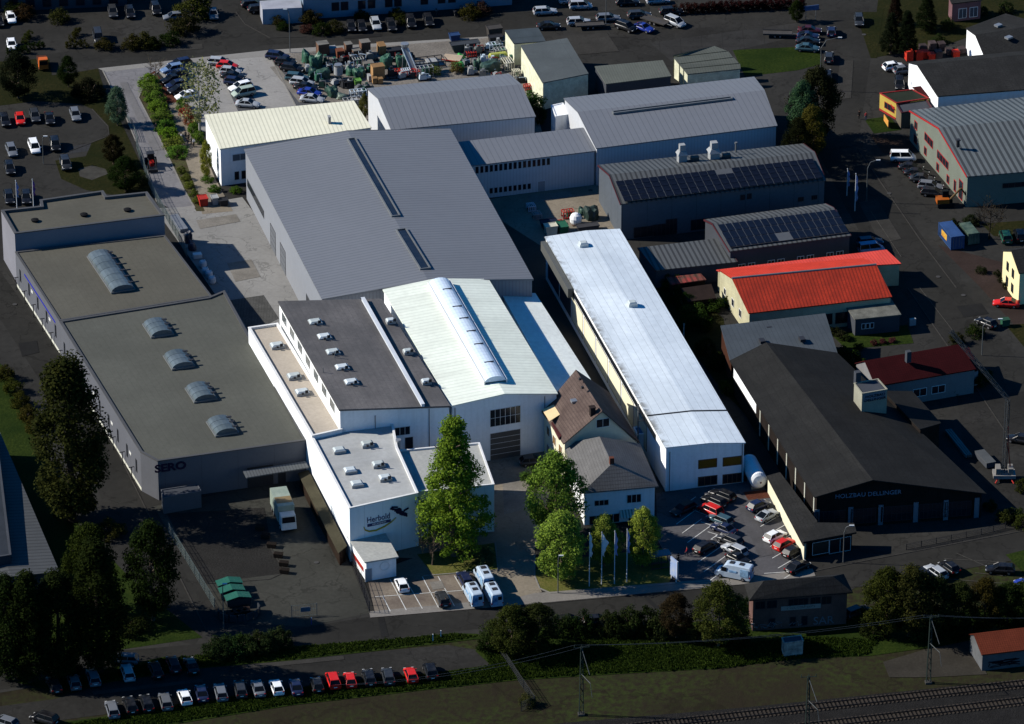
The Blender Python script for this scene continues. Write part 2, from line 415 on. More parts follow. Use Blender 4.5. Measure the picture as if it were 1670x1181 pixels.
# roofs and walls; off the site most have the dimming put into their colour
roof_steel = mat('grey_steel_roof', (.162, .172, .19), .55, .05, .05, spec=.3, stripe=.95, depth=.3, duty=.3, fine=.05)
roof_steel2 = mat('grey_seam_roof', (.162, .172, .19), .55, .05, .05, spec=.3, stripe=1.05, depth=.36, duty=.13, fine=.05)
clad_grey = mat('grey_wall_cladding', (.245, .26, .285), .6, .05, .05, stripe=.6, depth=.22, axis='wall', duty=.3, fine=.06)
clad_pale = mat('pale_wall_cladding', (.44, .455, .47), .6, .05, .05, stripe=.6, depth=.16, axis='wall', duty=.3, fine=.06)
roof_cream = mat('cream_ribbed_roof', (.66, .64, .49), .6, .06, .08, stripe=.75, depth=.32, duty=.3, fine=.08)
roof_white = mat('white_ribbed_roof', (.68, .72, .62), .6, .1, .08, stripe=1.0, depth=.16, duty=.3, fine=.1, streak=.4)
roof_cold = mat('white_sheet_roof', (.56, .63, .68), .6, .1, .07, stripe=1.32, axis='y', depth=.5, duty=.05, fine=.12, tint=(.60, .66, .69), edge=(.2, 1.3), streak=.15)
wall_white = mat('white_render', (.74, .76, .76), .8, .06, .15, fine=.08, vdirt=.22)
wall_white_p = mat('white_panel_wall', (.70, .74, .74), .7, .05, .15, fine=.05, stripe=3.0, depth=.35, duty=.02, axis='wall', vdirt=.15)
wall_cream = mat('cream_wall', (.62, .58, .42), .8, .08, .2, fine=.1)
bitumen = mat('bitumen_roof', (.115, .112, .112), .9, .2, .12, fine=.2, stripe=1.0, axis='y', depth=.3, duty=.06, streak=.5, tint=(.15, .14, .135))
bitumen_l = mat('pale_bitumen_roof', (.40, .41, .39), .9, .14, .15, fine=.2, tint=(.42, .42, .38))
roof_beige = mat('beige_felt_roof', (.47, .41, .33), .9, .1, .15, fine=.15)
roof_mem = mat('grey_membrane_roof', (.42, .43, .42), .9, .15, .12, fine=.15, streak=.3)
roof_brown = mat('brown_membrane_roof', (.098, .094, .076), .9, .12, .1, fine=.12, stripe=1.05, axis='y', depth=.22, duty=.05)
roof_olive = mat('olive_membrane_roof', (.092, .094, .08), .9, .12, .1, fine=.12, stripe=1.05, axis='y', depth=.22, duty=.05)
wall_sero = mat('grey_blue_panel', (.11, .115, .13), .7, .08, .15, stripe=6.0, axis='wall', depth=.4, duty=.012, fine=.08)
wall_sero_l = mat('pale_grey_wall', (.21, .21, .235), .7, .08, .15, fine=.08)
parapet_d = mat('grey_parapet', (.075, .075, .075), .6, .1, .3)
plinth = mat('white_plinth', (.5, .5, .42), .8, .1, .3)
tile_brown = mat('brown_roof_tile', (.105, .075, .066), .85, .3, .35, fine=.3, stripe=.35, depth=.35, duty=.25, grid=(50, .42, .1, .4), tint=(.115, .085, .072))
tile_grey = mat('grey_roof_tile', (.145, .142, .138), .85, .22, .35, fine=.3, stripe=.35, depth=.4, duty=.25, grid=(50, .42, .1, .35))
roof_solar = mat('ribbed_grey_roof', (.088, .094, .095), .6, .1, .2, stripe=.9, depth=.75, duty=.4, fine=.1)
wall_solar = mat('slate_blue_panel', (.085, .1, .118), .7, .1, .15, stripe=4.5, axis='wall', depth=.6, duty=.02)
solar_m = mat('solar_cell', (.006, .0075, .014), .3, .3, 1.0, spec=.2, fine=0)
maroon = mat('maroon_trim', (.06, .012, .016), .6, .15)
roof_red = mat('bright_red_roof', (.4, .03, .009), .75, .35, .3, stripe=.6, depth=.6, duty=.35, fine=.4, streak=.6)
roof_redtile = mat('scarlet_tile_roof', (.72, .05, .02), .8, .2, .5, stripe=.4, depth=.3, duty=.25, fine=.35, grid=(50, .4, .1, .35))
roof_pink = mat('salmon_red_roof', (.75, .075, .05), .7, .15, .3, stripe=.55, depth=.35, duty=.3, fine=.25)
roof_darkred = mat('dark_red_tile', (.042, .006, .007), .8, .25, .3, stripe=.4, depth=.4, duty=.25, fine=.3, grid=(50, .4, .1, .3))
roof_rust = mat('rust_red_tile', (.13, .03, .015), .8, .2, .3, stripe=.35, depth=.4, duty=.25, fine=.3, grid=(50, .4, .1, .3))
roof_slate = mat('slate_seam_roof', (.058, .07, .08), .7, .15, .2, stripe=.8, depth=.5, duty=.08, fine=.12)
roof_black = mat('black_shingle_roof', (.021, .0212, .0205), .85, .22, .25, fine=.3, grid=(50, 1.2, .1, .3), stripe=2.4, depth=.25, duty=.04)
roof_black2 = mat('charcoal_slate_roof', (.029, .029, .028), .85, .3, .3, fine=.5, grid=(1.2, .6, .1, .3))
wall_timber = mat('dark_timber_wall', (.018, .014, .012), .85, .3, .6, stripe=.4, axis='wall', depth=.5, duty=.12)
wall_dark = mat('dark_grey_wall', (.055, .06, .07), .8, .12, .2, fine=.1)
wall_pale_d = mat('weathered_cream_wall', (.5, .47, .3), .85, .2, .4, fine=.25)
brick_d = mat('dark_brick', (.14, .08, .068), .9, .3, .4, fine=.35, grid=None)
roof_striped = mat('striped_metal_roof', (.135, .15, .15), .5, .08, .2, stripe=1.1, depth=.8, duty=.45, fine=.1)
roof_shed_g = mat('green_grey_roof', (.115, .125, .105), .8, .12, .2, stripe=.5, depth=.25, duty=.25, fine=.15)
roof_shed_b = mat('grey_felt_roof', (.092, .105, .105), .8, .14, .2, fine=.15, grid=(50, 8.0, .1, .3))
wall_yell = mat('yellowish_white_wall', (.62, .62, .45), .85, .3, .8, fine=.4)
acrylic = mat('opal_dome', (.52, .57, .58), .35, .12, .9, spec=.5, fine=.15, orand=.3)
acrylic_d = mat('grey_dome_glazing', (.12, .15, .165), .3, .3, .5, spec=.4, fine=.15, orand=.25)
dome_b = mat('blue_white_barrel_glazing', (.58, .68, .78), .3, .08, .4, spec=.5, stripe=1.2, depth=.3, duty=.1)
alu = mat('aluminium', (.4, .42, .43), .4, .1, .6, metal=.6)
steel = mat('galvanised_steel', (.2, .21, .21), .5, .15, .6, metal=.3)
black_m = mat('black_rubber', (.012, .012, .013), .8, .2)
grey_box = mat('light_grey_metal', (.33, .34, .34), .6, .12, .6)
wood_m = mat('raw_timber', (.42, .24, .1), .85, .25, .8, stripe=.28, depth=.55, duty=.14, axis='wall', fine=.25)
wood_d = mat('weathered_timber', (.17, .09, .055), .85, .3, .8, stripe=.3, depth=.5, duty=.15, axis='wall', fine=.3)
gate_m = mat('grey_gate_door', (.09, .085, .08), .6, .1, .3, stripe=.6, axis='z', depth=.35, duty=.08)
door_d = mat('dark_door', (.03, .031, .034), .5, .15)
door_g = mat('pale_grey_door', (.33, .35, .37), .5, .1)
red_frame = mat('red_frame', (.35, .02, .02), .6, .1)
orange_b = mat('ochre_blind', (.17, .085, .012), .8, .15)
blue_stripe = mat('blue_band', (.01, .015, .3), .6, .1)
# ============================================================ the ground
g = MB(); g.add([(-4000, -3000, -.02), (4000, -3000, -.02), (4000, 6000, -.02), (-4000, 6000, -.02)], [(0, 1, 2, 3)]); g.build('ground', dirt)['kind'] = 'structure'
ZL = [0, .004, .008, .018, .026, .046, .052, .062, .07, .082, .09]
Z = lambda i: ZL[i]
# town asphalt
patch('asphalt_ground', [(-60, -60), (1800, -60), (1800, 890), (1670, 905), (1400, 955), (1330, 1000), (1215, 1010), (900, 1025), (640, 1052), (470, 1075), (330, 1072), (180, 1100), (-60, 1140)], Z(1), asphalt_lot)
# roads
patch('road', [(-60, 1085), (190, 1062), (330, 1050), (500, 1023), (620, 1003), (860, 985), (1100, 966), (1240, 952), (1400, 918), (1700, 862), (1700, 906), (1420, 955), (1240, 978), (1100, 992), (860, 1017), (640, 1040), (470, 1062), (330, 1078), (180, 1102), (-60, 1132)], Z(3), asphalt)
patch('road', [(-60, 360), (20, 470), (120, 610), (345, 1012), (318, 1052), (265, 1040), (205, 900), (110, 690), (0, 520), (-60, 440)], Z(2), asphalt)
patch('road', [(-60, 130), (80, 110), (150, 97), (330, 88), (430, 74), (560, 66), (700, 53), (830, 44), (960, 38), (1060, 30), (1060, 8), (960, 22), (830, 18), (700, 36), (600, 50), (500, 58), (450, 50), (420, 20), (405, -40), (350, -40), (368, 30), (330, 60), (150, 78), (80, 88), (-60, 100)], Z(2), asphalt)
patch('road', [(1378, -40), (1432, -40), (1425, 60), (1412, 150), (1400, 230), (1445, 300), (1500, 380), (1570, 470), (1640, 560), (1740, 690), (1740, 850), (1660, 740), (1560, 600), (1480, 490), (1420, 410), (1380, 340), (1335, 250), (1350, 140)], Z(2), asphalt)
patch('parking_lot', [(-60, 1160), (90, 1140), (180, 1112), (330, 1090), (480, 1076), (620, 1062), (730, 1052), (790, 1062), (806, 1082), (775, 1093), (640, 1102), (480, 1122), (330, 1142), (180, 1164), (90, 1176), (-60, 1200)], Z(2), asphalt_old)
# left lot and paths
patch('parking_lot', [(-60, 190), (150, 178), (176, 206), (178, 222), (20, 250), (-60, 256)], Z(2), asphalt_lot)
patch('paving', [(110, 240), (170, 230), (165, 243), (108, 252)], Z(3), mat('dark_pavers', (.035, .036, .038), .9, .2, .4, grid=(.8, .8, .07, .4)))
patch('yard', [(1030, 60), (1420, 10), (1345, 110), (1200, 80), (1090, 95), (880, 60)], Z(2), asphalt_old)
patch('paving', [(1060, 70), (1320, 35), (1325, 55), (1210, 80), (1095, 100)], Z(3), mat('dark_slabs', (.034, .033, .031), .9, .25, .3, grid=(4, 4, .12, .4), crack=0.2))
patch('yard', [(1460, 215), (1490, 235), (1580, 345), (1670, 345), (1740, 400), (1740, 470), (1600, 410), (1540, 350)], Z(2), asphalt_lot)
patch('yard', [(1530, 400), (1680, 440), (1740, 470), (1740, 560), (1680, 560), (1600, 470)], Z(2), mat('reddish_paving', (.038, .026, .022), .9, .25, .2, fine=.3))
patch('yard', [(1560, 640), (1740, 640), (1740, 860), (1615, 810), (1570, 720)], Z(2), asphalt_old)
# SERO yard
patch('gravel_yard', [(272, 838), (432, 828), (443, 900), (466, 935), (330, 952)], Z(4), dark_gravel)
patch('yard', [(250, 826), (500, 780), (566, 905), (604, 1000), (500, 1022), (380, 1015), (345, 980)], Z(3), mat('forecourt_paving', (.048, .048, .041), .9, .2, .1, fine=.25, crack=0.12))
# grass
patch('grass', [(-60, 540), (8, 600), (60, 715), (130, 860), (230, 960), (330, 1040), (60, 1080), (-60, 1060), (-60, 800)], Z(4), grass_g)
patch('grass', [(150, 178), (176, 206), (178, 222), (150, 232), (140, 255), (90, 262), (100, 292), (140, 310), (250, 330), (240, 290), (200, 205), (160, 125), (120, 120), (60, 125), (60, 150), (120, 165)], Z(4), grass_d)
patch('grass', [(-60, 105), (80, 95), (85, 125), (160, 112), (165, 130), (175, 160), (130, 170), (60, 165), (-60, 180)], Z(3), grass_d)
patch('flower_bed', [(128, 276), (150, 270), (172, 276), (176, 284), (150, 294), (130, 288)], Z(5), mat('pale_gravel_bed', (.05, .048, .042), .9, .4, .5))
patch('grass', [(1195, 82), (1335, 75), (1340, 105), (1300, 115), (1215, 125)], Z(4), grass_g)
patch('grass', [(1432, 0), (1700, -40), (1700, 50), (1580, 60), (1540, 75), (1420, 95)], Z(4), grass_d)
patch('grass', [(1410, 195), (1450, 190), (1470, 212), (1425, 218)], Z(4), grass_g)
patch('bare_earth', [(1418, 220), (1482, 222), (1490, 252), (1440, 250)], Z(4), mat('turned_earth', (.04, .026, .019), .95, .35, .5, fine=.5, bump=.7))
patch('grass', [(1040, 440), (1070, 430), (1180, 520), (1190, 600), (1230, 690), (1180, 640), (1090, 520)], Z(4), grass_d)
patch('grass', [(1355, 545), (1480, 530), (1490, 560), (1380, 570)], Z(4), grass_g)
patch('grass', [(1640, 530), (1740, 525), (1740, 600), (1690, 590)], Z(4), grass_d)
patch('grass', [(1600, 365), (1740, 355), (1740, 400), (1620, 385)], Z(4), grass_d)
patch('grass', [(1640, 905), (1740, 880), (1740, 940), (1670, 935)], Z(4), grass_g)
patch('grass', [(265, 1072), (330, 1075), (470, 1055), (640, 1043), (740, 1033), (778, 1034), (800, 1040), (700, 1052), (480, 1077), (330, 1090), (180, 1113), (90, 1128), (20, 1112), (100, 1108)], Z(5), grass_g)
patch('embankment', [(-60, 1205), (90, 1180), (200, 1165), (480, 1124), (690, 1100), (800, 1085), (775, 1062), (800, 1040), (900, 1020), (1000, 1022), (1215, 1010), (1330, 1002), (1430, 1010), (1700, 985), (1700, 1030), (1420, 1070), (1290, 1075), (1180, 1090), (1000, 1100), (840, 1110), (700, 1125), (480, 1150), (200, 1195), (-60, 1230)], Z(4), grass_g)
patch('bare_earth', [(1440, 1080), (1500, 1062), (1580, 1045), (1610, 1100), (1520, 1105), (1450, 1105)], Z(5), mat('pale_trodden_earth', (.04, .036, .029), .95, .3, .2, fine=.3))
patch('grass', [(1395, 20), (1440, 20), (1430, 95), (1420, 95)], Z(5), grass_d)
# bright site, paler than its surroundings by base colour alone
patch('driveway', [(168, 116), (280, 103), (240, 128), (225, 160), (262, 230), (300, 310), (322, 345), (298, 350), (256, 330), (236, 265), (205, 190)], Z(6), drive_tar)
patch('pavement', [(160, 112), (440, 82), (700, 66), (830, 58), (834, 66), (700, 76), (440, 92), (285, 105), (172, 118)], Z(7), mat('pale_pavement', (.24, .23, .21), .9, .12, .2, fine=.15))
patch('car_park', [(250, 108), (440, 88), (640, 76), (640, 200), (330, 215), (300, 165)], Z(6), concrete_lot)
patch('parking_bay_paving', [(350, 98), (372, 95), (430, 185), (392, 190)], Z(8), pavers_grey)
patch('parking_bay_paving', [(440, 92), (462, 92), (520, 175), (486, 180)], Z(8), pavers_grey)
patch('storage_yard', [(462, 88), (830, 60), (862, 130), (890, 240), (600, 230), (530, 178)], Z(7), gravel)
patch('flower_bed', [(234, 128), (252, 116), (292, 168), (276, 172)], Z(8), mulch)
patch('path', [(275, 170), (300, 165), (350, 290), (380, 345), (330, 350), (300, 270)], Z(8), yard_conc)
patch('paving', [(252, 340), (300, 338), (395, 322), (530, 500), (560, 580), (405, 560), (330, 450)], Z(6), concrete)
patch('gravel_strip', [(375, 490), (430, 482), (455, 520), (408, 545)], Z(8), mat('dark_cobbles', (.09, .09, .085), .95, .3, .5, fine=.5, grid=(.5, .5, .08, .4)))
patch('yard', [(770, 330), (975, 295), (1015, 380), (880, 400)], Z(6), yard_conc)
patch('alley', [(800, 330), (890, 372), (1100, 700), (1080, 810), (930, 780), (830, 480)], Z(5), mat('brown_alley_tarmac', (.06, .055, .045), .9, .2, .2, fine=.2))
patch('yard', [(640, 770), (900, 730), (900, 790), (870, 905), (790, 915), (650, 910)], Z(6), yard_conc)
patch('driveway', [(790, 900), (872, 895), (872, 945), (884, 966), (830, 985), (790, 965)], Z(8), yard_conc)
patch('parking_lot', [(598, 938), (690, 905), (800, 925), (830, 940), (840, 975), (790, 985), (612, 1002)], Z(7), pink_pave)
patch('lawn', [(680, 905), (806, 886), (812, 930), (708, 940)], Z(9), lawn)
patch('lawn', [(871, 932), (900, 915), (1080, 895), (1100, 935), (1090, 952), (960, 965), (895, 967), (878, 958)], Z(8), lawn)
patch('car_park', [(1070, 805), (1215, 785), (1255, 800), (1325, 935), (1230, 948), (1110, 955), (1072, 880)], Z(7), park_tar)
patch('pavement', [(872, 968), (1100, 950), (1230, 941), (1325, 928), (1330, 940), (1240, 951), (1100, 964), (840, 988), (604, 1008), (602, 998), (840, 976)], Z(10), mat('pavement_slabs', (.2, .185, .165), .9, .16, .2, fine=.2))
patch('flower_bed', [(1212, 803), (1250, 800), (1262, 812), (1220, 816)], Z(9), mulch)
patch('hedge_bed', [(236, 128), (228, 160), (264, 230), (302, 312), (320, 345), (334, 345), (312, 290), (296, 240), (276, 180), (256, 120)], Z(9), mat('hedge_soil', (.075, .06, .035), .95, .35, .5, fine=.6, bump=.5, tint=(.06, .075, .025)))
# kerbs
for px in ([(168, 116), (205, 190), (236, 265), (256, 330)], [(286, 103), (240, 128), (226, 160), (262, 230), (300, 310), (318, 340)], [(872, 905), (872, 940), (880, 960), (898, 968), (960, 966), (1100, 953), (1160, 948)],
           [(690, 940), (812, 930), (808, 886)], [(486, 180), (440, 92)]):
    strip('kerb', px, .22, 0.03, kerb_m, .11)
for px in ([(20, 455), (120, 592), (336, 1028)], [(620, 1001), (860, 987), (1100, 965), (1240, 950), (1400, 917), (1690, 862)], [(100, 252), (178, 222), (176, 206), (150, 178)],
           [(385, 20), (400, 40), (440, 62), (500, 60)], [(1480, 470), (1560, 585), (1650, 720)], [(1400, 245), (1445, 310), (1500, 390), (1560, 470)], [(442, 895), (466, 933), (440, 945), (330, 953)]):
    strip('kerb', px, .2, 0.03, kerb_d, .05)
# painted bays
def seg(a, b, wd=.14, m=None, z=.098): strip('road_marking', [a, b], wd, z, m or paint_line)
z5 = lambda x, y: (560+x/5.964, 840+y/5.964)
for a, b in (((455, 630), (612, 930)), ((610, 640), (768, 915)), ((768, 605), (925, 905)), ((920, 600), (1080, 890)), ((1080, 595), (1240, 870)), ((385, 800), (457, 942)), ((310, 800), (1160, 738))):
    seg(z5(*a), z5(*b))
z6 = lambda x, y: (1070+x/6.185, 780+y/6.185)
for a, b in (((205, 468), (400, 325)), ((262, 560), (460, 415)), ((315, 655), (540, 492)), ((372, 755), (615, 577)), ((425, 852), (660, 690)), ((482, 948), (715, 780)), ((540, 1040), (620, 980)), ((340, 235), (400, 192)),
             ((890, 328), (960, 285)), ((945, 428), (1030, 375)), ((1003, 520), (1250, 380)), ((1058, 616), (1310, 470)), ((1115, 715), (1370, 565)), ((1172, 812), (1420, 665)), ((1230, 912), (1480, 765)), ((1290, 1015), (1375, 965)), ((1090, 965), (1310, 950)),
             ((385, 330), (560, 395)), ((450, 445), (640, 505)), ((520, 545), (620, 575))):
    seg(z6(*a), z6(*b))
for a, b in (((1610, 925), (1560, 903)), ((1640, 940), (1590, 935)), ((1540, 912), (1640, 918)), ((1545, 945), (1670, 955)), ((1420, 345), (1470, 420)), ((1500, 470), (1600, 600))): seg(a, b, .1, paint_line_d, .098)
# mended patches and oil-dark strips in the tarmac
tar_n = mat('fresh_tar', (.017, .017, .0165), .9, .2, .3, fine=.2); tar_o = mat('worn_tar', (.04, .038, .034), .92, .3, .3, fine=.3); tar_l = mat('stained_concrete', (.2, .185, .16), .9, .3, .3, fine=.3); tar_p = mat('tyre_worn_tarmac', (.078, .076, .078), .9, .3, .2, fine=.2)
for q, m in (([(616, 1008), (626, 1007), (634, 1038), (622, 1040)], tar_n), ([(820, 996), (900, 990), (902, 996), (822, 1002)], tar_o), ([(1050, 975), (1056, 974), (1076, 992), (1068, 993)], tar_n), ([(30, 560), (60, 556), (64, 575), (36, 582)], tar_n), ([(60, 475), (84, 472), (120, 530), (96, 535)], tar_o), ([(1400, 330), (1430, 325), (1470, 390), (1436, 398)], tar_o),
             ([(1560, 500), (1600, 495), (1612, 512), (1572, 518)], tar_n), ([(930, 30), (1010, 24), (1012, 28), (932, 34)], tar_o), ([(560, 60), (620, 55), (622, 60), (562, 64)], tar_n), ([(250, 78), (330, 72), (331, 80), (252, 86)], tar_o), ([(1370, 100), (1392, 98), (1388, 160), (1362, 164)], tar_o), ([(900, 60), (990, 54), (1010, 84), (920, 92)], tar_o), ([(400, 1085), (560, 1070), (562, 1076), (402, 1092)], tar_o), ([(150, 1128), (330, 1108), (331, 1113), (152, 1134)], tar_o)):
    patch('tarmac_patch', q, Z(5)+.002, m)
for q, m in (([(320, 360), (385, 350), (392, 362), (326, 374)], tar_l), ([(370, 430), (410, 424), (425, 452), (384, 460)], tar_l), ([(860, 320), (930, 312), (934, 322), (866, 332)], tar_l), ([(820, 790), (865, 782), (862, 830), (822, 840)], tar_l), ([(1205, 830), (1225, 828), (1262, 905), (1238, 910)], tar_p), ([(700, 950), (720, 948), (726, 960), (706, 963)], tar_l), ([(440, 110), (452, 108), (500, 165), (488, 168)], tar_l), ([(195, 135), (207, 134), (262, 245), (250, 247)], mat('tyre_path', (.16, .155, .155), .9, .25, .2, fine=.2))):
    patch('stained_patch', q, Z(10)+.004, m)
# manhole covers, flush in the road
mb = MB(); mb.lathe([(.42, 0), (.42, .012)], 14); mh = mb.mesh('manhole_cover', mat('cast_iron', (.05, .048, .045), .7, .2))
for u, v in ((1530, 452), (1571, 482), (1450, 316), (1409, 57), (24, 497), (516, 918), (863, 799), (963, 311)):
    o = place('manhole_cover', mh, None, (*G(u, v)[:2], .09)); o['kind'] = 'structure'
# railway
pa = [(700, 1225), (905, 1181), (1220, 1154), (1800, 1095), (1800, 1300), (700, 1300)]
patch('railway_ballast', pa, Z(8), ballast)
rail_m = mat('rail_steel', (.03, .026, .024), .4, .2, metal=.5); sleeper_m = mat('concrete_sleeper', (.045, .037, .03), .9, .2)
def track(u0, v0, u1, v1, lab):
    A, B = G(u0, v0), G(u1, v1); d = (B-A); L = d.length; d.normalize(); n = Vector((-d.y, d.x, 0)); rz = math.atan2(d.y, d.x)
    t = thing('railway_track', lab, 'railway track', A, rz, 'railway tracks')
    for y in (-.72, .72):
        mb = MB(); mb.box((L/2, y, .27), (L, .07, .16)); mb.build('rail', rail_m, t)
    mb = MB()
    for k in range(int(L/.63)): mb.box((k*.63+.3, 0, .12), (.26, 2.5, .16))
    o = mb.build('sleeper_row', sleeper_m, t); o['kind'] = 'stuff'
track(860, 1207, 1790, 1103, 'railway track with pale sleepers nearest the grass strip and signal masts')
track(1000, 1224, 1790, 1130, 'railway track at the bottom edge of the picture, second from the grass')
# ============================================================ the main site
def skylight_strip(b, px, h, label, m=None, wd=1.6, hh=.45):
    a, c = roof_pt(b, *px[0], h), roof_pt(b, *px[1], h); d = (c-a); d.z = 0; L = d.length; rz = math.atan2(d.y, d.x)
    mb = MB(); mb.box((L/2, -wd/2+.12, hh/2), (L, .24, hh)); mb.box((L/2, wd/2-.12, hh/2), (L, .24, hh)); mb.box((.1, 0, hh/2), (.2, wd-.48, hh)); mb.box((L-.1, 0, hh/2), (.2, wd-.48, hh))
    o = mb.build('skylight', steel, b.root, loc=(a.x, a.y, h-.15), rz=rz)
    mb = MB(); n = int(L/1.2)
    mb.box((L/2, 0, hh*.55), (L-.4, wd-.5, .1))
    mb.build('pane', mat('dark_rooflight_glass', (.018, .02, .024), .2, .4, .5, spec=.5, stripe=1.2, depth=.6, duty=.1), o)
    if label: o['label'] = label
    return o
H1 = hall('factory_hall', 'largest grey hall with low ribbed steel roof and two long dark rooflights', 'factory hall', ((398, 243), (525, 488)), ((735, 210), (870, 455)), 9.8, 9.8, clad_grey, roof_steel, .5, 1.6, trim=mat('hall_verge', (.2, .21, .22), .6, .05))
skylight_strip(H1, ((573, 227), (646, 354)), 11.35, 'longer dark rooflight'); skylight_strip(H1, ((654, 375), (694, 440)), 11.35, 'shorter dark rooflight', wd=1.9)
louv = mat('louvre_window', (.05, .055, .06), .4, .2, stripe=.5, depth=.6, duty=.5)
for s, L in (('.06', 13.5), ('.84', 14.5)): wall_item(H1, 'e1', str(float(s)+.07), 3.0, L, 1.5, 'window_band', 22, 1, mat('louvre_frame', (.1, .11, .12), .5, .1), glass(), fw=.06)
for s in ('.36', '.49'): wall_item(H1, 'e1', s, 0, 4.0, 4.6, 'sectional_gate', 1, 4, dark_frame, mat('grey_sectional_gate', (.13, .14, .155), .6, .1), pane_name='gate_leaf')
H2 = hall('factory_hall', 'grey arched-roof hall behind the largest hall, facing the machine storage yard', 'factory hall', ((598, 144), (830, 120)), ((638, 212), (874, 190)), 7.4, 7.4, clad_pale, roof_steel2, .46, 1.8)
H3 = hall('factory_hall', 'grey arched-roof hall with one thin rooflight along its crown, beside the solar hall', 'factory hall', ((919, 160), (1230, 125)), ((972, 242), (1268, 205)), 7.6, 7.6, clad_pale, roof_steel2, .44, 1.6)
skylight_strip(H3, ((999, 184), (1194, 160)), 9.1, None, mat('blue_grey_flashing', (.06, .08, .11), .4), 1.0, .35)
H4 = hall('connecting_hall', 'pale low connecting hall with two rows of small dark windows', 'hall', ((742, 232), (951, 208)), ((764, 271), (972, 246)), 7.6, 6.9, clad_pale, roof_steel2, 0)
for i in range(16):
    s, z = at_wall(H4, 'e2', 778+i*7.75, 277-i*.93); wall_item(H4, 'e2', s, z-.65, .48, 1.2, 'window', 1, 1, dark_frame, glass())
for i in range(9):
    s, z = at_wall(H4, 'e2', 801+i*7.75, 311-i*.93); wall_item(H4, 'e2', s, z-.5, .48, .95, 'window', 1, 1, dark_frame, glass())
s, z = at_wall(H4, 'e2', 883, 303); wall_item(H4, 'e2', s, 0, 1.4, 2.1, 'door', 1, 1, white_frame, door_g, pane_name='door_leaf')
H5 = hall('workshop_building', 'white two-storey building with cream ribbed roof beside the birch', 'workshop', ((333, 187), (577, 164)), ((358, 243), (606, 208)), 7.9, 7.5, wall_white, roof_cream, 0, trim=None)
for s, z, w_, h_ in (('.09', 4.6, 5.6, 1.3), ): wall_item(H5, 'e2', 5.0, z, w_, h_, 'window', 4, 1, white_frame, mat('grey_shutter', (.13, .15, .17), .6, .1, stripe=.12, axis='z', depth=.4, duty=.3))
wall_item(H5, 'e2', 2.9, .8, .9, 1.7, 'window', 1, 1, white_frame); wall_item(H5, 'e2', 4.2, .8, .9, 1.7, 'window', 1, 1, white_frame)
p = roof_pt(H5, 537, 200, 7.7); mb = MB(); mb.box((0, 0, .55), (.45, .9, 1.3)); mb.box((0, 0, 1.22), (.55, 1.0, .1)); mb.build('vent_stack', grey_box, H5.root, loc=p)
# flat-roofed wing with sawn domes
H8 = hall('production_wing', 'white wing with flat grey bitumen roof and rows of opal dome lights', 'production hall', ((453, 491), (553, 668)), ((622, 487), (735, 662)), 13.6, 11.7, wall_white, bitumen, 0, thick=.3)
def dome(b, u, v, h, w_=1.7, l_=2.2, tilt=True, label=None):
    p = roof_pt(b, u, v, h); mb = MB()
    mb.box((0, 0, .2), (w_, l_, .5)); o = mb.build('skylight', grey_box, b.root, loc=(p.x, p.y, h), rz=0)
    mb = MB(); mb.box((0, 0, .58), (w_*.94, l_*.94, .25), 0, 0, .72); mb.build('dome', acrylic, o)
    if tilt:
        mb = MB(); mb.box((w_*.55, .5, .75), (.1, .5, .5)); mb.box((w_*.62, -.2, .55), (.3, .35, .25)); mb.build('opener', dark_frame, o)
    return o
zf = lambda k: 13.6-k*1.9
for (u, v) in ((514, 528), (529, 552), (543, 577), (558, 602), (573, 626)): dome(H8, u, v, 12.95)
for (u, v) in ((637, 526), (665, 576), (695, 625)): dome(H8, u, v, 11.95, 1.3, 1.5)
# step in the roof: long white upstand
a, c = roof_pt(H8, 592, 490, 12.1), roof_pt(H8, 690, 664, 12.1); mb = MB(); d = c-a; L = d.length; rz = math.atan2(d.y, d.x)
mb.box((L/2, 0, .15), (L, .5, .75)); mb.box((L/2, -.02, .56), (L+.1, .62, .07)); mb.build('roof_upstand', mat('pale_upstand', (.5, .53, .56), .6, .1), H8.root, loc=(a.x, a.y, 12.1), rz=rz)
for u, v in ((546, 585), (527, 612)):
    p = roof_pt(H8, u, v, 13); mb = MB(); mb.tube((0, 0, 0), (0, 0, 1.7), .07); mb.box((0, 0, .1), (.4, .4, .2)); mb.build('vent_pipe', steel, H8.root, loc=(p.x, p.y, 12.7))
for i in range(7): wall_item(H8, 'e1', str(.085+i*.132), 11.0, 2.9, 1.7, 'window', 4, 1, white_frame, mat('grey_glazing', (.045, .06, .06), .2, .3, spec=.5))
H9 = hall('production_hall', 'white hall with pale ribbed gable roof and long barrel rooflight along the ridge', 'production hall', ((624, 472), (736, 662)), ((797, 455), (910, 642)), 11.4, 10.4, wall_white, roof_white, .5, 1.1)
# barrel rooflight
a, c = roof_pt(H9, 716, 459, 12.4), roof_pt(H9, 808, 622, 12.2); d = c-a; L = d.length; rz = math.atan2(d.y, d.x)
mb = MB(); n = 10; W_ = 1.75; vs = []
for x in (0, L):
    for i in range(n+1):
        t = math.pi*i/n; vs.append((x, W_*math.cos(t), .3+.95*math.sin(t)))
mb.add(vs, [(i, i+1, n+2+i, n+1+i) for i in range(n)]+[tuple(range(n+1)), tuple(range(n+1, 2*n+2))])
o = mb.build('barrel_rooflight', dome_b, H9.root, smooth=False, loc=(a.x, a.y, 11.9), rz=rz)
mb = MB()
for y in (-1.85, 1.85): mb.box((L/2, y, .2), (L+.3, .18, .7))
mb.build('frame', white_frame, o)
for k in (.12, .3, .42, .55, .68, .86):
    mb = MB(); mb.box((L*k, .3, 1.24), (.25, 1.6, .1)); mb.build('vent_flap', dark_frame, o)
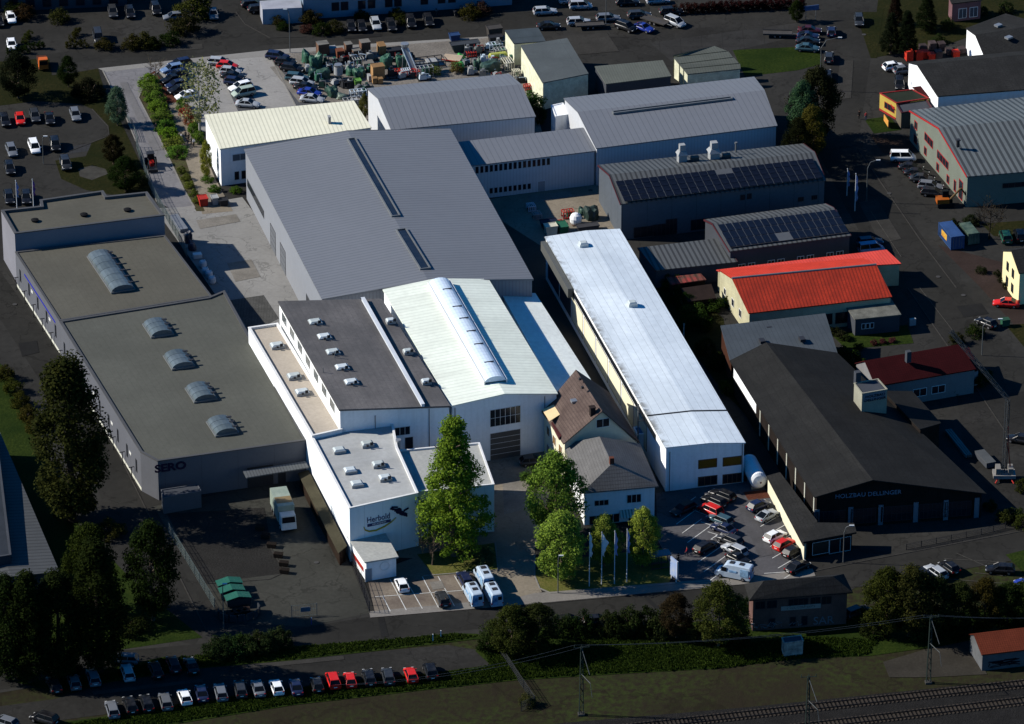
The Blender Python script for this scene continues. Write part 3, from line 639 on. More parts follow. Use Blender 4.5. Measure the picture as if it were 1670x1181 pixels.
for s, z, w_, h_, c_, r_, fr, pn, nm in ((13.8+0, 6.2, 5.2, 3.1, 6, 2, white_frame, glass(), 'window'), (13.8, 0, 5.2, 5.0, 1, 5, white_frame, gate_m, 'gate')):
    s0, _ = at_wall(H9, 'b', 824, 700); wall_item(H9, 'b', s0, z, w_, h_, nm, c_, r_, fr, pn, pane_name='pane' if nm == 'window' else 'gate_leaf')
s0, z = at_wall(H9, 'b', 764, 705)
H8.sides['f'] = H8.sides['b']
for u, v, w_, h_, c_ in ((648, 704, 4.2, 1.5, 5), (667, 726, 1.4, 3.0, 1)):
    s0, z = at_wall(H8, 'b', u, v); wall_item(H8, 'b', s0, max(z-h_/2, 0), w_, h_, 'window', c_, 1, white_frame, glass())
H10 = hall('lean_to_hall', 'low white lean-to roof between the gabled hall and the alley', 'lean-to', ((819, 480), (906, 640)), ((873, 478), (972, 632)), 7.0, 6.2, wall_white, mat('lean_to_sheet', (.62, .66, .62), .6, .08, .1, stripe=6.0, depth=.3, duty=.012), 0)
# strip and office
H7 = flat('side_wing', 'narrow flat beige-roofed strip beside the grey-roofed neighbour, with white parapet', 'side wing', [(405, 534), (453, 527), (558, 700), (509, 711)], 10.0, wall_white, roof_beige, .35, .35, axis=(0, 3), cap=white_frame)
for u, v in ((452, 566), (480, 616), (493, 642)): dome(H7, u, v, 9.7)
OF = flat('office_block', 'white flat-roofed office block with company logo on its front wall', 'office building', [(508, 712), (610, 690), (641, 691), (648, 729), (682, 804), (570, 829)], 9.6, wall_white_p, roof_mem, .35, .3, axis=(0, 5), cap=white_frame)
OF2 = flat('office_annex', 'lower white annex with pale stained roof behind the tall conifer', 'annex', [(643, 735), (782, 722), (806, 790), (681, 802)], 8.6, wall_white_p, bitumen_l, .25, .25, axis=(0, 3), cap=white_frame)
for u, v, k in ((599, 727, 1), (553, 737, 0), (617, 760, 1), (571, 770, 0), (628, 782, 1), (582, 792, 0)): dome(OF, u, v, 9.3, 1.6, 1.95, bool(k))
p = roof_pt(OF2, 650, 732, 8.4); mb = MB(); mb.tube((0, 0, 0), (0, 0, 1.5), .3, n=12); mb.tube((0, 0, 1.35), (0, 0, 1.7), .45, n=12); mb.build('vent_pipe', alu, OF2.root, loc=p)
# logo on the office front (side 4: near-right -> near-left corner)
def wall_text(b, side, u, v, txt, size, m, rz_off=0, name='lettering', squash=1.0, mesh=None):
    A, B = b.sides[side]; s, z = at_wall(b, side, u, v); d = (B-A).normalized(); n = Vector((d.y, -d.x, 0))
    if ((A+B)/2-b.c).dot(n) < 0: n = -n
    me = mesh or text_mesh(txt, size); me.materials.clear(); me.materials.append(m)
    o = place(name, me, b.root); p = A+d*s+n*.06
    x = Vector((-n.y, n.x, 0)); M = Matrix((x, Vector((0, 0, 1)), n)).transposed().to_4x4(); M.translation = Vector((p.x, p.y, z))
    if squash != 1: M = M @ Matrix.Diagonal((squash, 1, 1, 1))
    if rz_off: M = M @ Matrix.Rotation(rz_off, 4, 'Z')
    o.matrix_basis = M; return o
navy = mat('navy_lettering', (.03, .04, .12), .6, .1); gold = mat('gold_arc', (.5, .36, .03), .6, .1); navy2 = mat('dark_blue_emblem', (.006, .008, .04), .6, .2)
OFF = next(k for k in OF.sides if abs(at_wall(OF, k, 570, 829)[1]-9.6) < .6 and abs(at_wall(OF, k, 682, 804)[1]-9.6) < .6)
lo = wall_text(OF, OFF, 617, 845, 'Herbold', 1.45, navy, squash=.82)
wall_text(OF, OFF, 618, 853, 'MECKESHEIM', .42, mat('pale_lettering', (.75, .75, .75)), squash=.95)
mb = MB(); mb.box((0, 0, 0), (4.0, .5, .02)); wall_text(OF, OFF, 618, 853, '', 1, navy, mesh=mb.mesh('lettering_band', navy), name='lettering_band')
mb = MB(); q = [(-2.9, .55), (-2.7, -.05), (-2.0, -.45), (-.8, -.55), (.6, -.2), (1.8, .35), (2.6, .95)]
for i in range(len(q)-1):
    w0 = .16*(1-abs(i-2.5)/4); mb.tube((*q[i], 0), (*q[i+1], 0), .07+.08*math.sin(math.pi*i/6), .07+.08*math.sin(math.pi*(i+1)/6), 6)
wall_text(OF, OFF, 621, 858, '', 1, gold, mesh=mb.mesh('logo_arc', gold), name='logo_arc')
mb = MB(); rnd = random.Random(4)
mb.lathe([(.0, -.01), (.55, 0), (.5, .04)], 12)
for k in range(6): mb.box((-.75+k*.3, .45-k*.2+.1*math.sin(k*2), .02+.004*k), (1.5-.1*k, .34, .05), R(-24+6*math.sin(k*1.7)))
for k in range(5): mb.box((.1+k*.3, -.35-k*.16, .03+.004*k), (.26, .95-.1*k, .05), R(24-8*k))
mb.box((-.7, .85, .05), (1.1, .26, .05), R(-14)); mb.box((1.0, -.95, .05), (1.1, .24, .05), R(-38)); mb.box((1.25, .0, .055), (.9, .3, .05), R(20))
wall_text(OF, OFF, 650, 833, '', 1, navy2, mesh=mb.mesh('logo_emblem', navy2), name='logo_emblem')
def downpipe(b, side, u, v, zt, m=None):
    A, B = b.sides[side]; s, z = at_wall(b, side, u, v); dd = (B-A).normalized(); nn = Vector((dd.y, -dd.x, 0)); nn = nn if ((A+B)/2-b.c).dot(nn) > 0 else -nn
    p = A+dd*s+nn*.09; mb = MB(); mb.tube((p.x, p.y, 0), (p.x, p.y, zt), .07, n=6); mb.build('downpipe', m or steel, b.root)
for u in (612, 700): downpipe(H8, 'b', u, 700, 11.6)
downpipe(H9, 'b', 742, 700, 10.8); downpipe(H9, 'b', 888, 690, 10.2)
# gatehouse hut
HUT = hall('gatehouse_hut', 'small white hut with stained flat roof and grey door beside the front car park', 'hut', ((565, 873), (595, 917)), ((628, 868), (650, 908)), 3.7, 3.7, wall_white, bitumen_l, 0, thick=.25, inset=.3)
s, z = at_wall(HUT, 'b', 601, 930); wall_item(HUT, 'b', s, 0, 1.1, 2.3, 'door', 1, 1, white_frame, door_g, pane_name='door_leaf')
mb = MB()
for i in range(20):
    t0, t1 = 2*math.pi*i/20, 2*math.pi*(i+1)/20; mb.tube((.75*math.cos(t0), .75*math.sin(t0), 0), (.75*math.cos(t1), .75*math.sin(t1), 0), .04, n=5)
wall_text(HUT, 'b', 627, 923, '', 1, white_frame, mesh=mb.mesh('ring_sign', white_frame), name='ring_sign')
# trellis lean-to along the white wall
LT = hall('bicycle_shelter', 'long narrow lean-to shelter with brown felt roof against the white side wall', 'shelter', ((486, 772), (552, 902)), ((503, 766), (566, 890)), 2.4, 2.9, mat('trellis_wall', (.03, .02, .014), .8, .3, stripe=.3, axis='wall', depth=.8, duty=.5), mat('mossy_felt', (.055, .05, .032), .9, .3, .3, fine=.3), 0)
# long white hall across the alley
H11 = hall('long_hall', 'long white sheet-roofed hall running down to the front car park', 'long hall', ((888, 386), (1085, 730)), ((1011, 373), (1216, 722)), 8.2, 7.4, wall_white, roof_cold, .55, .35)
for u, v in ((951, 401), (1031, 498)):
    p = roof_pt(H11, u, v, 8.1); mb = MB(); mb.box((0, 0, .3), (1.5, 1.5, .6)); mb.box((0, 0, .75), (1.4, 1.4, .3), 0, 0, .7); mb.build('skylight', acrylic, H11.root, loc=(p.x, p.y, 8.0))
q0, q1 = H11.la[0].lerp(H11.lb[0], .86), H11.la[-1].lerp(H11.lb[-1], .86); qm = H11.la[1].lerp(H11.lb[1], .86); mb = MB(); up = Vector((0, 0, .04)); mb.tube(q0+up, qm+up, .13, n=6); mb.tube(qm+up, q1+up, .13, n=6); mb.build('roof_joint', dark_frame, H11.root)
for u, v, w_, h_, c_, pn, fr in ((1154, 756, 3.0, 1.5, 1, orange_b, brown_frame), (1194, 752, 3.0, 1.5, 1, orange_b, brown_frame), (1154, 784, 3.1, 1.6, 3, glass(), brown_frame), (1194, 780, 3.1, 1.6, 4, glass(), brown_frame)):
    s, z = at_wall(H11, 'b', u, v); wall_item(H11, 'b', s, z-h_/2, w_, h_, 'window', c_, 1, fr, pn, fw=.14)
LB = H11.sides['e1']; LL = (LB[1]-LB[0]).length
for k in range(8): wall_item(H11, 'e1', LL*(.07+.105*k), 1.2, LL*.095, 4.6, 'wall_panel', 1, 1, dark_frame, wall_cream if k > 1 else wall_dark, pane_name='panel')
for k in range(10): wall_item(H11, 'e1', LL*(.05+.092*k), 6.1, LL*.088, 1.0, 'window', 5, 1, dark_frame, glass())
mb = MB(); mb.box((LL*.13, -.4, 6.9), (LL*.24, .9, 1.7)); mb.build('conveyor_hood', mat('steel_hood', (.1, .105, .1), .6, .1), H11.root, loc=(0, 0, 0))
for u in (1092, 1210): downpipe(H11, 'b', u, 760, 7.2)
# house
HO = hall('gabled_house', 'tall house with steep brown tiled gable roof and roof terrace under a cream awning', 'house', ((883, 670), (919, 724)), ((994, 640), (1044, 722)), 7.6, (5.6, 5.4), wall_cream, tile_brown, .5, 5.9, inset=.45)
s, z = at_wall(HO, 'b', 983, 705); wall_item(HO, 'b', s, 9.2, 2.2, 1.5, 'window', 2, 1, white_frame, glass())
for k in range(3): wall_item(HO, 'e1', str(.2+.3*k), 1.0, 1.3, 1.5, 'window', 2, 1, white_frame); wall_item(HO, 'e1', str(.2+.3*k), 4.2, 1.5, 1.6, 'window', 2, 1, white_frame, orange_b)
p = roof_pt(HO, 966, 676, 11.4); mb = MB(); mb.box((0, 0, .4), (.8, .8, 2.6)); mb.box((0, 0, 1.75), (1.0, 1.0, .15)); mb.build('chimney', mat('dark_chimney', (.03, .022, .02), .8, .2), HO.root, loc=(p.x, p.y, 11.0))
p = roof_pt(HO, 938, 655, 10.6)
for (u, v, hh) in ((936, 654, 10.8), (946, 618, 13), (950, 632, 13)):
    q = roof_pt(HO, u, v, hh); mb = MB(); mb.box((0, 0, 0), (1.0 if hh < 11 else .4, 1.0 if hh < 11 else .4, .35)); mb.build('roof_window', alu if hh < 11 else dark_frame, HO.root, loc=q)
# awning and terrace
A_ = [P(884, 668, 8.6), P(903, 660, 8.9), P(913, 676, 8.9), P(896, 687, 8.6)]
mb = MB(); lp = [HO.loc(p) for p in A_]; mb.hexa([p-Vector((0, 0, .06)) for p in lp]+lp); mb.build('awning', mat('cream_awning', (.72, .55, .3), .8, .08), HO.root)
A_ = [P(899, 689, 7.9), P(912, 681, 7.9), P(925, 703, 7.9), P(912, 714, 7.9)]
mb = MB(); lp = [HO.loc(p) for p in A_]; mb.hexa([p-Vector((0, 0, .5)) for p in lp]+lp); mb.build('terrace', mat('terrace_floor', (.09, .03, .03), .8, .3, 1.0, stripe=.3, depth=.5), HO.root)
# hipped lower house
E = [P(919, 724, 6.2), P(1044, 724, 6.2), P(1074, 793, 6.2), P(949, 804, 6.2)]
HP = make_root('hipped_house', 'white front house with grey hipped tile roof behind the flagpoles', 'house', E[0], E[3])
l = [HP.loc(p) for p in E]; r0 = HP.loc(P(978, 712, 9.6)); r1 = HP.loc(P(998, 756, 9.6)); mb = MB(); dz = Vector((0, 0, .2))
mb.add([l[0], l[1], l[2], l[3], r0, r1]+[q-dz for q in l], [(0, 4, 5, 3), (1, 2, 5, 4), (2, 3, 5), (0, 1, 4), (0, 3, 9, 6), (3, 2, 8, 9), (2, 1, 7, 8), (1, 0, 6, 7), (6, 9, 8, 7)])
me = mb.mesh('roof', tile_grey); bm = bmesh.new(); bm.from_mesh(me); bmesh.ops.recalc_face_normals(bm, faces=bm.faces); bm.to_mesh(me); bm.free(); place('roof', me, HP.root)
ip = offset_poly([(q.x, q.y) for q in l], .5); mb = MB(); mb.prism([(q.x, q.y) for q in ip], -.3, 6.05); mb.build('wall', wall_white, HP.root)
HP.c = sum((Vector((q.x, q.y, 0)) for q in ip), Vector())/4; I3 = [Vector((q.x, q.y, 0)) for q in ip]; HP.sides = {'f': (I3[3], I3[2]), 'l': (I3[0], I3[3]), 'r': (I3[1], I3[2])}
for u, v, w_, h_, c_ in ((981, 820, 2.3, 1.0, 3), (1034, 813, 2.3, 1.5, 3), (972, 848, 2.2, 1.6, 2), (1000, 845, 2.0, 1.6, 2), (1036, 842, 2.2, 1.5, 2)):
    s, z = at_wall(HP, 'f', u, v); wall_item(HP, 'f', s, z-h_/2, w_, h_, 'window', c_, 1, white_frame, glass(), fw=.1)
for k in range(3): wall_item(HP, 'l', str(.2+.3*k), 3.7, 1.3, 1.5, 'window', 2, 1, white_frame); wall_item(HP, 'r', str(.2+.3*k), 3.7, 1.3, 1.5, 'window', 2, 1, white_frame)
mb = MB(); mb.box((0, 0, .2), (.7, .7, 1.5)); mb.build('chimney', mat('brick_chimney', (.12, .045, .03), .9, .2), HP.root, loc=(r1.x-.3, r1.y, 9.6))
s, z = at_wall(HP, 'f', 1030, 834); A0, B0 = HP.sides['f']; dd = (B0-A0).normalized(); nn = Vector((dd.y, -dd.x, 0)); nn = nn if ((A0+B0)/2-HP.c).dot(nn) > 0 else -nn
q0 = A0+dd*(s-1.9); q1 = A0+dd*(s+1.9); mb = MB(); ups = Vector((0, 0, z+.4)); dn_ = Vector((0, 0, z-.4))+nn*1.3
mb.hexa([q0+dn_-Vector((0, 0, .06)), q1+dn_-Vector((0, 0, .06)), q1+ups-Vector((0, 0, .06)), q0+ups-Vector((0, 0, .06)), q0+dn_, q1+dn_, q1+ups, q0+ups])
mb.build('awning', mat('striped_awning', (.5, .5, .42), .8, .1, stripe=.5, depth=.8, duty=.5, axis='y'), HP.root)
LK = flat('link_building', 'small white link with blue-edged flat roof between brown house and long hall', 'link building', [(1033, 697), (1068, 691), (1076, 703), (1040, 709)], 3.6, wall_white, mat('blue_felt', (.1, .18, .3), .8, .2), .15, .15, axis=(0, 1))
# ============================================================ grey-roofed neighbour on the near side
S1 = flat('depot_upper_block', 'higher flat brown-roofed block of the left depot, with three dark vents', 'depot building', [(2, 343), (67, 336), (65, 326), (168, 311), (174, 320), (240, 313), (268, 351), (24, 381)], 9.6, wall_sero_l, roof_brown, .45, .45, axis=(7, 6), cap=parapet_d)
for u, v in ((57, 361), (137, 352), (208, 344)):
    p = roof_pt(S1, u, v, 9.2); mb = MB(); mb.lathe([(.55, 0), (.7, .35), (.3, .5)], 12); mb.build('roof_vent', black_m, S1.root, loc=p)
for k in S1.sides:
    s, z = at_wall(S1, k, 146, 387)
    if 6 < z < 9.6 and 0 < s < (S1.sides[k][1]-S1.sides[k][0]).length and k in (6, 7, 0): break
s2 = flat('depot_hall', 'grey-brown flat-roofed depot hall with a long ribbed barrel rooflight', 'depot hall', [(25, 411), (269, 384), (345, 483), (97, 523)], 6.6, wall_sero, roof_brown, .12, .3, axis=(0, 3), cap=parapet_d)
S3 = flat('depot_hall', 'large flat-roofed depot hall lettered in dark blue, with four dome rooflights', 'depot hall', [(97, 524), (340, 485), (366, 474), (500, 718), (257, 752), (229, 737)], 7.2, wall_sero, roof_olive, .2, .4, axis=(0, 5), cap=parapet_d)
def barrel(b, u, v, h, L, W_, segs, m, nm='barrel_rooflight', flap=True):
    p = roof_pt(b, u, v, h); n = 8
    fr = MB(); fr.box((0, 0, .12), (L+.3, W_+.3, .3)); o = fr.build(nm, steel, b.root, loc=(p.x, p.y, h), rz=0)
    for k in range(segs):
        x0 = -L/2+L*k/segs+.04; x1 = -L/2+L*(k+1)/segs-.04; vs = []
        for x in (x0, x1):
            for i in range(n+1):
                t = math.pi*i/n; vs.append((x, W_/2*math.cos(t), .25+W_*.24*math.sin(t)))
        mb = MB(); mb.add(vs, [(i, i+1, n+2+i, n+1+i) for i in range(n)]+[tuple(range(n+1)), tuple(range(n+1, 2*n+2))]); mb.build('pane', m, o)
        if flap:
            mb = MB(); mb.box(((x0+x1)/2, W_*.42, W_*.2+.15), (.45, .9, .12)); mb.build('opener', dark_frame, o)
    return o
barrel(s2, 181, 446, 6.6, 14.5, 4.0, 6, acrylic_d)
for u, v in ((258, 538), (292, 590), (328, 643), (363, 698)): barrel(S3, u, v, 7.1, 5.0, 3.7, 3, acrylic_d, flap=True)
SF = [k for k in S3.sides if abs(at_wall(S3, k, 257, 752)[1]-7.2) < .4 and abs(at_wall(S3, k, 500, 718)[1]-7.2) < .4][0]
wall_text(S3, SF, 278, 762, 'SERO', 1.9, mat('deep_navy_lettering', (.012, .006, .03), .6, .1), squash=1.15, mesh=text_mesh('SERO', 1.9, .04, .07))
for k, lo_, n_ in ((s2, 3, 6), (S3, 0, 8)):
    for side in k.sides:
        A, B = k.sides[side]; L = (B-A).length; m_ = (A+B)/2
        if L > 20 and (m_-k.c).y > 3 if False else False: pass
def left_side(b):
    best = None
    for k, (A, B) in b.sides.items():
        d = (B-A); n = Vector((d.y, -d.x, 0)).normalized(); m_ = (A+B)/2
        if (m_-b.c).dot(n) < 0: n = -n
        wn = Matrix.Rotation(b.rz, 3, 'Z') @ n; sc_ = -wn.x*d.length
        if best is None or sc_ > best[0]: best = (sc_, k)
    return best[1]
for b, n_ in ((s2, 5), (S3, 9)):
    k = left_side(b); A, B = b.sides[k]; L = (B-A).length
    for i in range(n_):
        wall_item(b, k, L*(i+.5)/n_, 2.2, .7, 2.2, 'window', 1, 2, dark_frame, glass())
        wall_item(b, k, L*(i+.15)/n_, 3.6, 1.0, .35, 'wall_lamp_strip', 1, 1, white_frame, plinth) if i % 2 else None
    wall_item(b, k, L/2, .0, L-.3, .5, 'plinth_band', 1, 1, plinth, plinth, pane_name='band', fw=.02, depth=.06)
    wall_item(b, k, L*.45, 4.7, L*.7, .35, 'blue_band', 1, 1, blue_stripe, blue_stripe, pane_name='band', fw=.02, depth=.05) if n_ == 5 else None
    for i in range(n_):
        dd = (B-A).normalized(); nn = Vector((dd.y, -dd.x, 0)); nn = nn if ((A+B)/2-b.c).dot(nn) > 0 else -nn
        q = A+dd*L*(i+.75)/n_+nn*.5; mb = MB(); mb.box((0, 0, 1.2), (.12, .12, 2.4)); mb.box((0, 0, 2.4), (.9, .12, .1), math.atan2(nn.y, nn.x)); mb.build('downpipe_guard', dark_frame, b.root, loc=q)
# front canopy and gate
s0, z = at_wall(S3, SF, 425, 795); wall_item(S3, SF, s0, 0, 4.2, 3.6, 'gate', 1, 5, dark_frame, door_d, pane_name='gate_leaf')
s0, z = at_wall(S3, SF, 460, 790); wall_item(S3, SF, s0, 0, 1.2, 2.3, 'door', 1, 1, dark_frame, door_d, pane_name='door_leaf')
CP = [P(396, 768, 4.2), P(498, 752, 4.2), P(504, 762, 3.8), P(402, 779, 3.8)]
mb = MB(); lp = [S3.loc(p) for p in CP]; mb.hexa([p-Vector((0, 0, .2)) for p in lp]+lp); mb.build('canopy', mat('ribbed_canopy', (.12, .13, .135), .6, .1, stripe=.5, axis='y', depth=.5, duty=.3), S3.root)
CT = flat('steel_annex', 'grey windowless box annex in front of the lettered depot wall', 'annex', [(263, 799), (322, 790), (328, 801), (266, 812)], 3.0, mat('box_panel', (.085, .09, .1), .7, .1), wall_dark, .1, .1, axis=(0, 1))
# ============================================================ neighbours to the right
def solar(b, px, rows, cols, hz, skip=()):
    "rows x cols panels on the roof between four photo points (far-left, far-right, near-right, near-left), heights far/near"
    q = [roof_pt(b, *px[0], hz[0]), roof_pt(b, *px[1], hz[0]), roof_pt(b, *px[2], hz[1]), roof_pt(b, *px[3], hz[1])]
    nrm = (q[1]-q[0]).cross(q[3]-q[0]).normalized(); nrm = nrm if nrm.z > 0 else -nrm
    w_ = (q[1]-q[0]).length/cols; l_ = (q[3]-q[0]).length/rows; mb = MB(); mb.box((0, 0, 0), (w_-.17, l_-.17, .06)); me = mb.mesh('solar_panel', solar_m)
    x = (q[1]-q[0]).normalized(); y = nrm.cross(x)
    M0 = Matrix((x, y, nrm)).transposed().to_4x4()
    fr = MB(); c4 = [q[0].lerp(q[0], 0), q[1], q[2], q[3]]; fr.hexa([p+nrm*.1 for p in c4]+[p+nrm*.16 for p in c4]); fr.build('mounting_frame', mat('panel_rail', (.085, .09, .095), .5, .1), b.root)
    for r in range(rows):
        for c in range(cols):
            if (r, c) in skip: continue
            a, d = q[0].lerp(q[1], (c+.5)/cols), q[3].lerp(q[2], (c+.5)/cols); p = a.lerp(d, (r+.5)/rows)+nrm*.2
            o = place('solar_panel', me, b.root); M = M0.copy(); M.translation = p; o.matrix_basis = M
B14 = hall('solar_hall', 'slate-blue hall with solar panels and two chimney vents, beside the long white hall', 'hall', ((975, 269), (1310, 234)), ((1012, 333), (1347, 294)), 7.2, 7.2, wall_solar, roof_solar, .5, 1.9, trim=maroon)
solar(B14, ((1003, 297), (1325, 260), (1343, 291), (1018, 330)), 4, 24, (8.75, 7.5), skip=[(0, c) for c in range(12, 14)])
for u, v, k in ((1112, 262, 1.0), (1164, 258, 1.15)):
    p = roof_pt(B14, u, v, 8.4); mb = MB(); mb.box((0, 0, .8), (1.5*k, 1.5*k, 1.8)); mb.box((0, 0, 2.1), (1.9*k, 1.9*k, .7), 0, 0, .6); mb.box((0, 0, 3.0), (1.0*k, 1.0*k, 1.2)); mb.build('chimney', grey_box, B14.root, loc=(p.x, p.y, 8.0))
    mb = MB(); mb.box((2.2, -.6, .8), (1.4, .9, .9)); mb.box((1.2, -.6, .4), (1.0, .4, .4)); mb.build('vent_unit', mat('dark_vent', (.05, .055, .055), .6, .2), B14.root, loc=(p.x, p.y, 8.0))
p = roof_pt(B14, 1200, 247, 8.6); mb = MB(); mb.tube((0, 0, 0), (0, 0, 1.8), .16); mb.tube((0, 0, 1.7), (0, 0, 2.0), .26); mb.build('vent_pipe', steel, B14.root, loc=(p.x, p.y, 8.4))
for u, v, w_, h_ in ((1050, 378, 3.6, 2.0), (1075, 375, 2.4, 2.2), (1095, 370, 2.0, 3.0), (1140, 366, 3, 2), (1211, 322, .8, 1), (1222, 320, .8, 1), (1306, 325, 1, .8), (1328, 322, 1, .8)):
    s, z = at_wall(B14, 'e2', u, v); wall_item(B14, 'e2', s, max(0, z-h_/2), w_, h_, 'window', 3, 1, dark_frame, glass())
B15 = hall('solar_workshop', 'lower workshop roofed with solar panels, between the solar hall and the red roof', 'workshop', ((1148, 358), (1346, 332)), ((1190, 410), (1388, 384)), 5.2, 5.2, wall_dark, roof_solar, .32, 1.2, trim=maroon)
solar(B15, ((1170, 368), (1364, 343), (1384, 380), (1190, 405)), 3, 17, (6.1, 5.4), skip=[(2, 7), (2, 8)])
for u in range(1210, 1385, 16):
    s, z = at_wall(B15, 'e2', u, 418-(u-1210)*.12); wall_item(B15, 'e2', s, 1.0, 1.2, 1.3, 'window', 2, 1, white_frame, glass()) if u % 3 else None
B16 = hall('low_shed', 'low grey ribbed shed below the solar hall, next to the long white hall', 'shed', ((1040, 404), (1176, 388)), ((1069, 441), (1203, 427)), 4.4, 3.6, wall_dark, roof_solar, 0, trim=maroon)
B17 = hall('red_roofed_hall', 'cream hall with brilliant red tiled and ribbed roof', 'hall', ((1172, 440), (1408, 421)), ((1221, 511), (1455, 484)), 4.8, 4.8, wall_pale_d, roof_red, .44, 2.0)
q = [B17.la, B17.lb]; mb = MB(); up = Vector((0, 0, .03)); mb.add([B17.la[0]+up, B17.lb[0]+up, B17.lb[1]+up, B17.la[1]+up], [(0, 1, 2, 3)]); mb.build('roof_tiling', roof_redtile, B17.root)
mb = MB(); mb.tube(B17.la[1], B17.lb[1], .22); mb.build('ridge_cap', steel, B17.root)
for u, v, w_, h_ in ((1190, 480, 1.2, 1.4), (1205, 505, 1.2, 1.4), (1177, 455, 1.0, 1.2)): wall_item(B17, 'a', {1190: '.45', 1205: '.7', 1177: '.18'}[u], 1.5, w_, h_, 'window', 1, 1, white_frame, glass())
B17b = hall('red_lean_to', 'salmon-red low roof running along behind the brilliant red hall', 'lean-to', ((1168, 440), (1446, 407)), ((1185, 446), (1470, 430)), 4.0, 4.3, wall_pale_d, roof_pink, 0)
for k in range(4): wall_item(B17, 'e2', str(.3+.12*k), 0.8, 2.4, 2.0, 'window', 3, 1, dark_frame, glass())
B18 = hall('slate_roof_house', 'house with blue-grey standing-seam roof and three small roof windows', 'house', ((1175, 531), (1346, 511)), ((1191, 590), (1366, 576)), 6.2, 4.6, mat('timber_brown_wall', (.05, .02, .012), .8, .2), roof_slate, 0)
for u, v in ((1253, 534), (1243, 557), (1308, 554)):
    p = roof_pt(B18, u, v, 5.6); mb = MB(); mb.box((0, 0, .1), (.9, 1.3, .5)); mb.build('roof_window', dark_frame, B18.root, loc=p)
B19 = hall('annex', 'small grey annex with mottled sheet roof beside the red hall', 'annex', ((1376, 495), (1452, 485)), ((1394, 521), (1470, 513)), 3.7, 3.3, wall_dark, mat('mottled_sheet', (.16, .16, .135), .8, .5, .8, fine=.5), 0)
for u in (1408, 1415, 1422): s, z = at_wall(B19, 'e2', u, 533); wall_item(B19, 'e2', s, 1.2, .6, 1.0, 'window', 1, 1, white_frame, glass())
SH = hall('striped_shelter', 'small shelter with red and green striped sheet roof in the dark garden', 'shelter', ((1086, 452), (1143, 446)), ((1094, 464), (1152, 456)), 2.4, 2.3, wall_timber, mat('striped_sheet', (.11, .1, .075), .8, .4, .5, stripe=1.0, depth=.6, duty=.4, tint=(.3, .03, .03)), 0)
GS = hall('garden_shed', 'brown felt garden shed under the striped shelter', 'shed', ((1110, 470), (1160, 463)), ((1122, 492), (1168, 486)), 2.6, 2.2, wall_timber, mat('brown_felt', (.022, .015, .013), .9, .3), 0)
# timber hall with lettering
HB = hall('timber_hall', 'large black-roofed timber hall lettered on its dark gable', 'timber hall', ((1190, 588), (1328, 811)), ((1365, 575), (1609, 805)), 6.3, (5.4, 4.6), wall_timber, roof_black, .335, 2.9, inset=.6)
HBW = hall('hall_wing', 'black-roofed side wing of the timber hall beyond the little sign tower', 'wing', ((1440, 637), (1500, 700)), ((1488, 638), (1535, 690)), 6.0, 4.9, wall_timber, roof_black, 0)
s0, z = at_wall(HB, 'b', 1417, 805); wall_text(HB, 'b', 1416, 806, 'HOLZBAU DELLINGER', 1.05, mat('pale_blue_lettering', (.22, .26, .34), .6, .1), squash=1.02)
for u, w_ in ((1352, 5.2), (1408, 4.0), (1462, 5.0), (1520, 4.2), (1560, 4.6)):
    s, z = at_wall(HB, 'b', u, 840); wall_item(HB, 'b', s, .6, w_, 2.6, 'window', 6, 2, dark_frame, glass())
for u in (1332, 1387, 1436, 1493, 1542, 1592):
    s, z = at_wall(HB, 'b', u, 845); wall_item(HB, 'b', s, 0, .7, 3.6, 'pillar', 1, 1, wall_sero_l, wall_sero_l, pane_name='pillar_face')
LB = HB.sides['e1']; LL = (LB[1]-LB[0]).length
for k in range(7): wall_item(HB, 'e1', LL*(.33+.107*k), .5, .35, 4.6, 'pillar', 1, 1, plinth, plinth, pane_name='pillar_face')
wall_item(HB, 'e1', LL*.14, 3.4, LL*.28, 2.2, 'wall_panel', 1, 1, wall_white, wall_white, pane_name='panel')
TW = flat('sign_tower', 'small lit cream tower with two lines of lettering on the black roof', 'sign tower', [(1393, 625), (1432, 618), (1447, 635), (1406, 642)], 10.4, mat('tower_render', (.3, .29, .22), .85, .2), wall_dark, .1, .15, z0=5.0, axis=(3, 2))
TF = [k for k in TW.sides if abs(at_wall(TW, k, 1406, 642)[1]-10.4) < .3 and abs(at_wall(TW, k, 1447, 635)[1]-10.4) < .3][0]
for v, t in ((645, 'HOLZBAU'), (651, 'DELLINGER')): wall_text(TW, TF, 1427, v, t, .62, mat('dark_lettering', (.02, .02, .03)), squash=1.2)
mb = MB(); mb.box((0, 0, 0), (3.9, .05, 1.5)); A, B = TW.sides[TF]; m_ = (A+B)/2; d = (B-A); mb.build('sign_board', mat('pale_board', (.17, .19, .22), .7, .1), TW.root, loc=(m_.x+.0, m_.y, 9.6), rz=math.atan2(d.y, d.x))
p = roof_pt(TW, 1398, 622, 10.4); mb = MB(); mb.box((0, 0, .7), (.9, .9, 2.2)); mb.build('chimney', wall_dark, TW.root, loc=p)
LT2 = hall('parking_shed', 'long dark felt-roofed shed with three roof hatches between car park and timber hall', 'shed', ((1250, 776), (1310, 890)), ((1272, 770), (1333, 850)), 3.0, 3.4, wall_cream, roof_black2, 0)
LT3 = hall('entrance_pavilion', 'dark hipped entrance pavilion with shop window below the timber hall', 'pavilion', ((1312, 886), (1398, 868)), ((1318, 880), (1396, 872)), 3.2, 3.2, wall_timber, roof_black2, 0) if 0 else None
E = [P(1310, 884, 3.6), P(1329, 852, 3.9), P(1393, 853, 3.9), P(1397, 868, 3.6)]
PV = make_root('entrance_pavilion', 'dark flat entrance pavilion with shop window below the timber gable', 'pavilion', E[0], E[3])
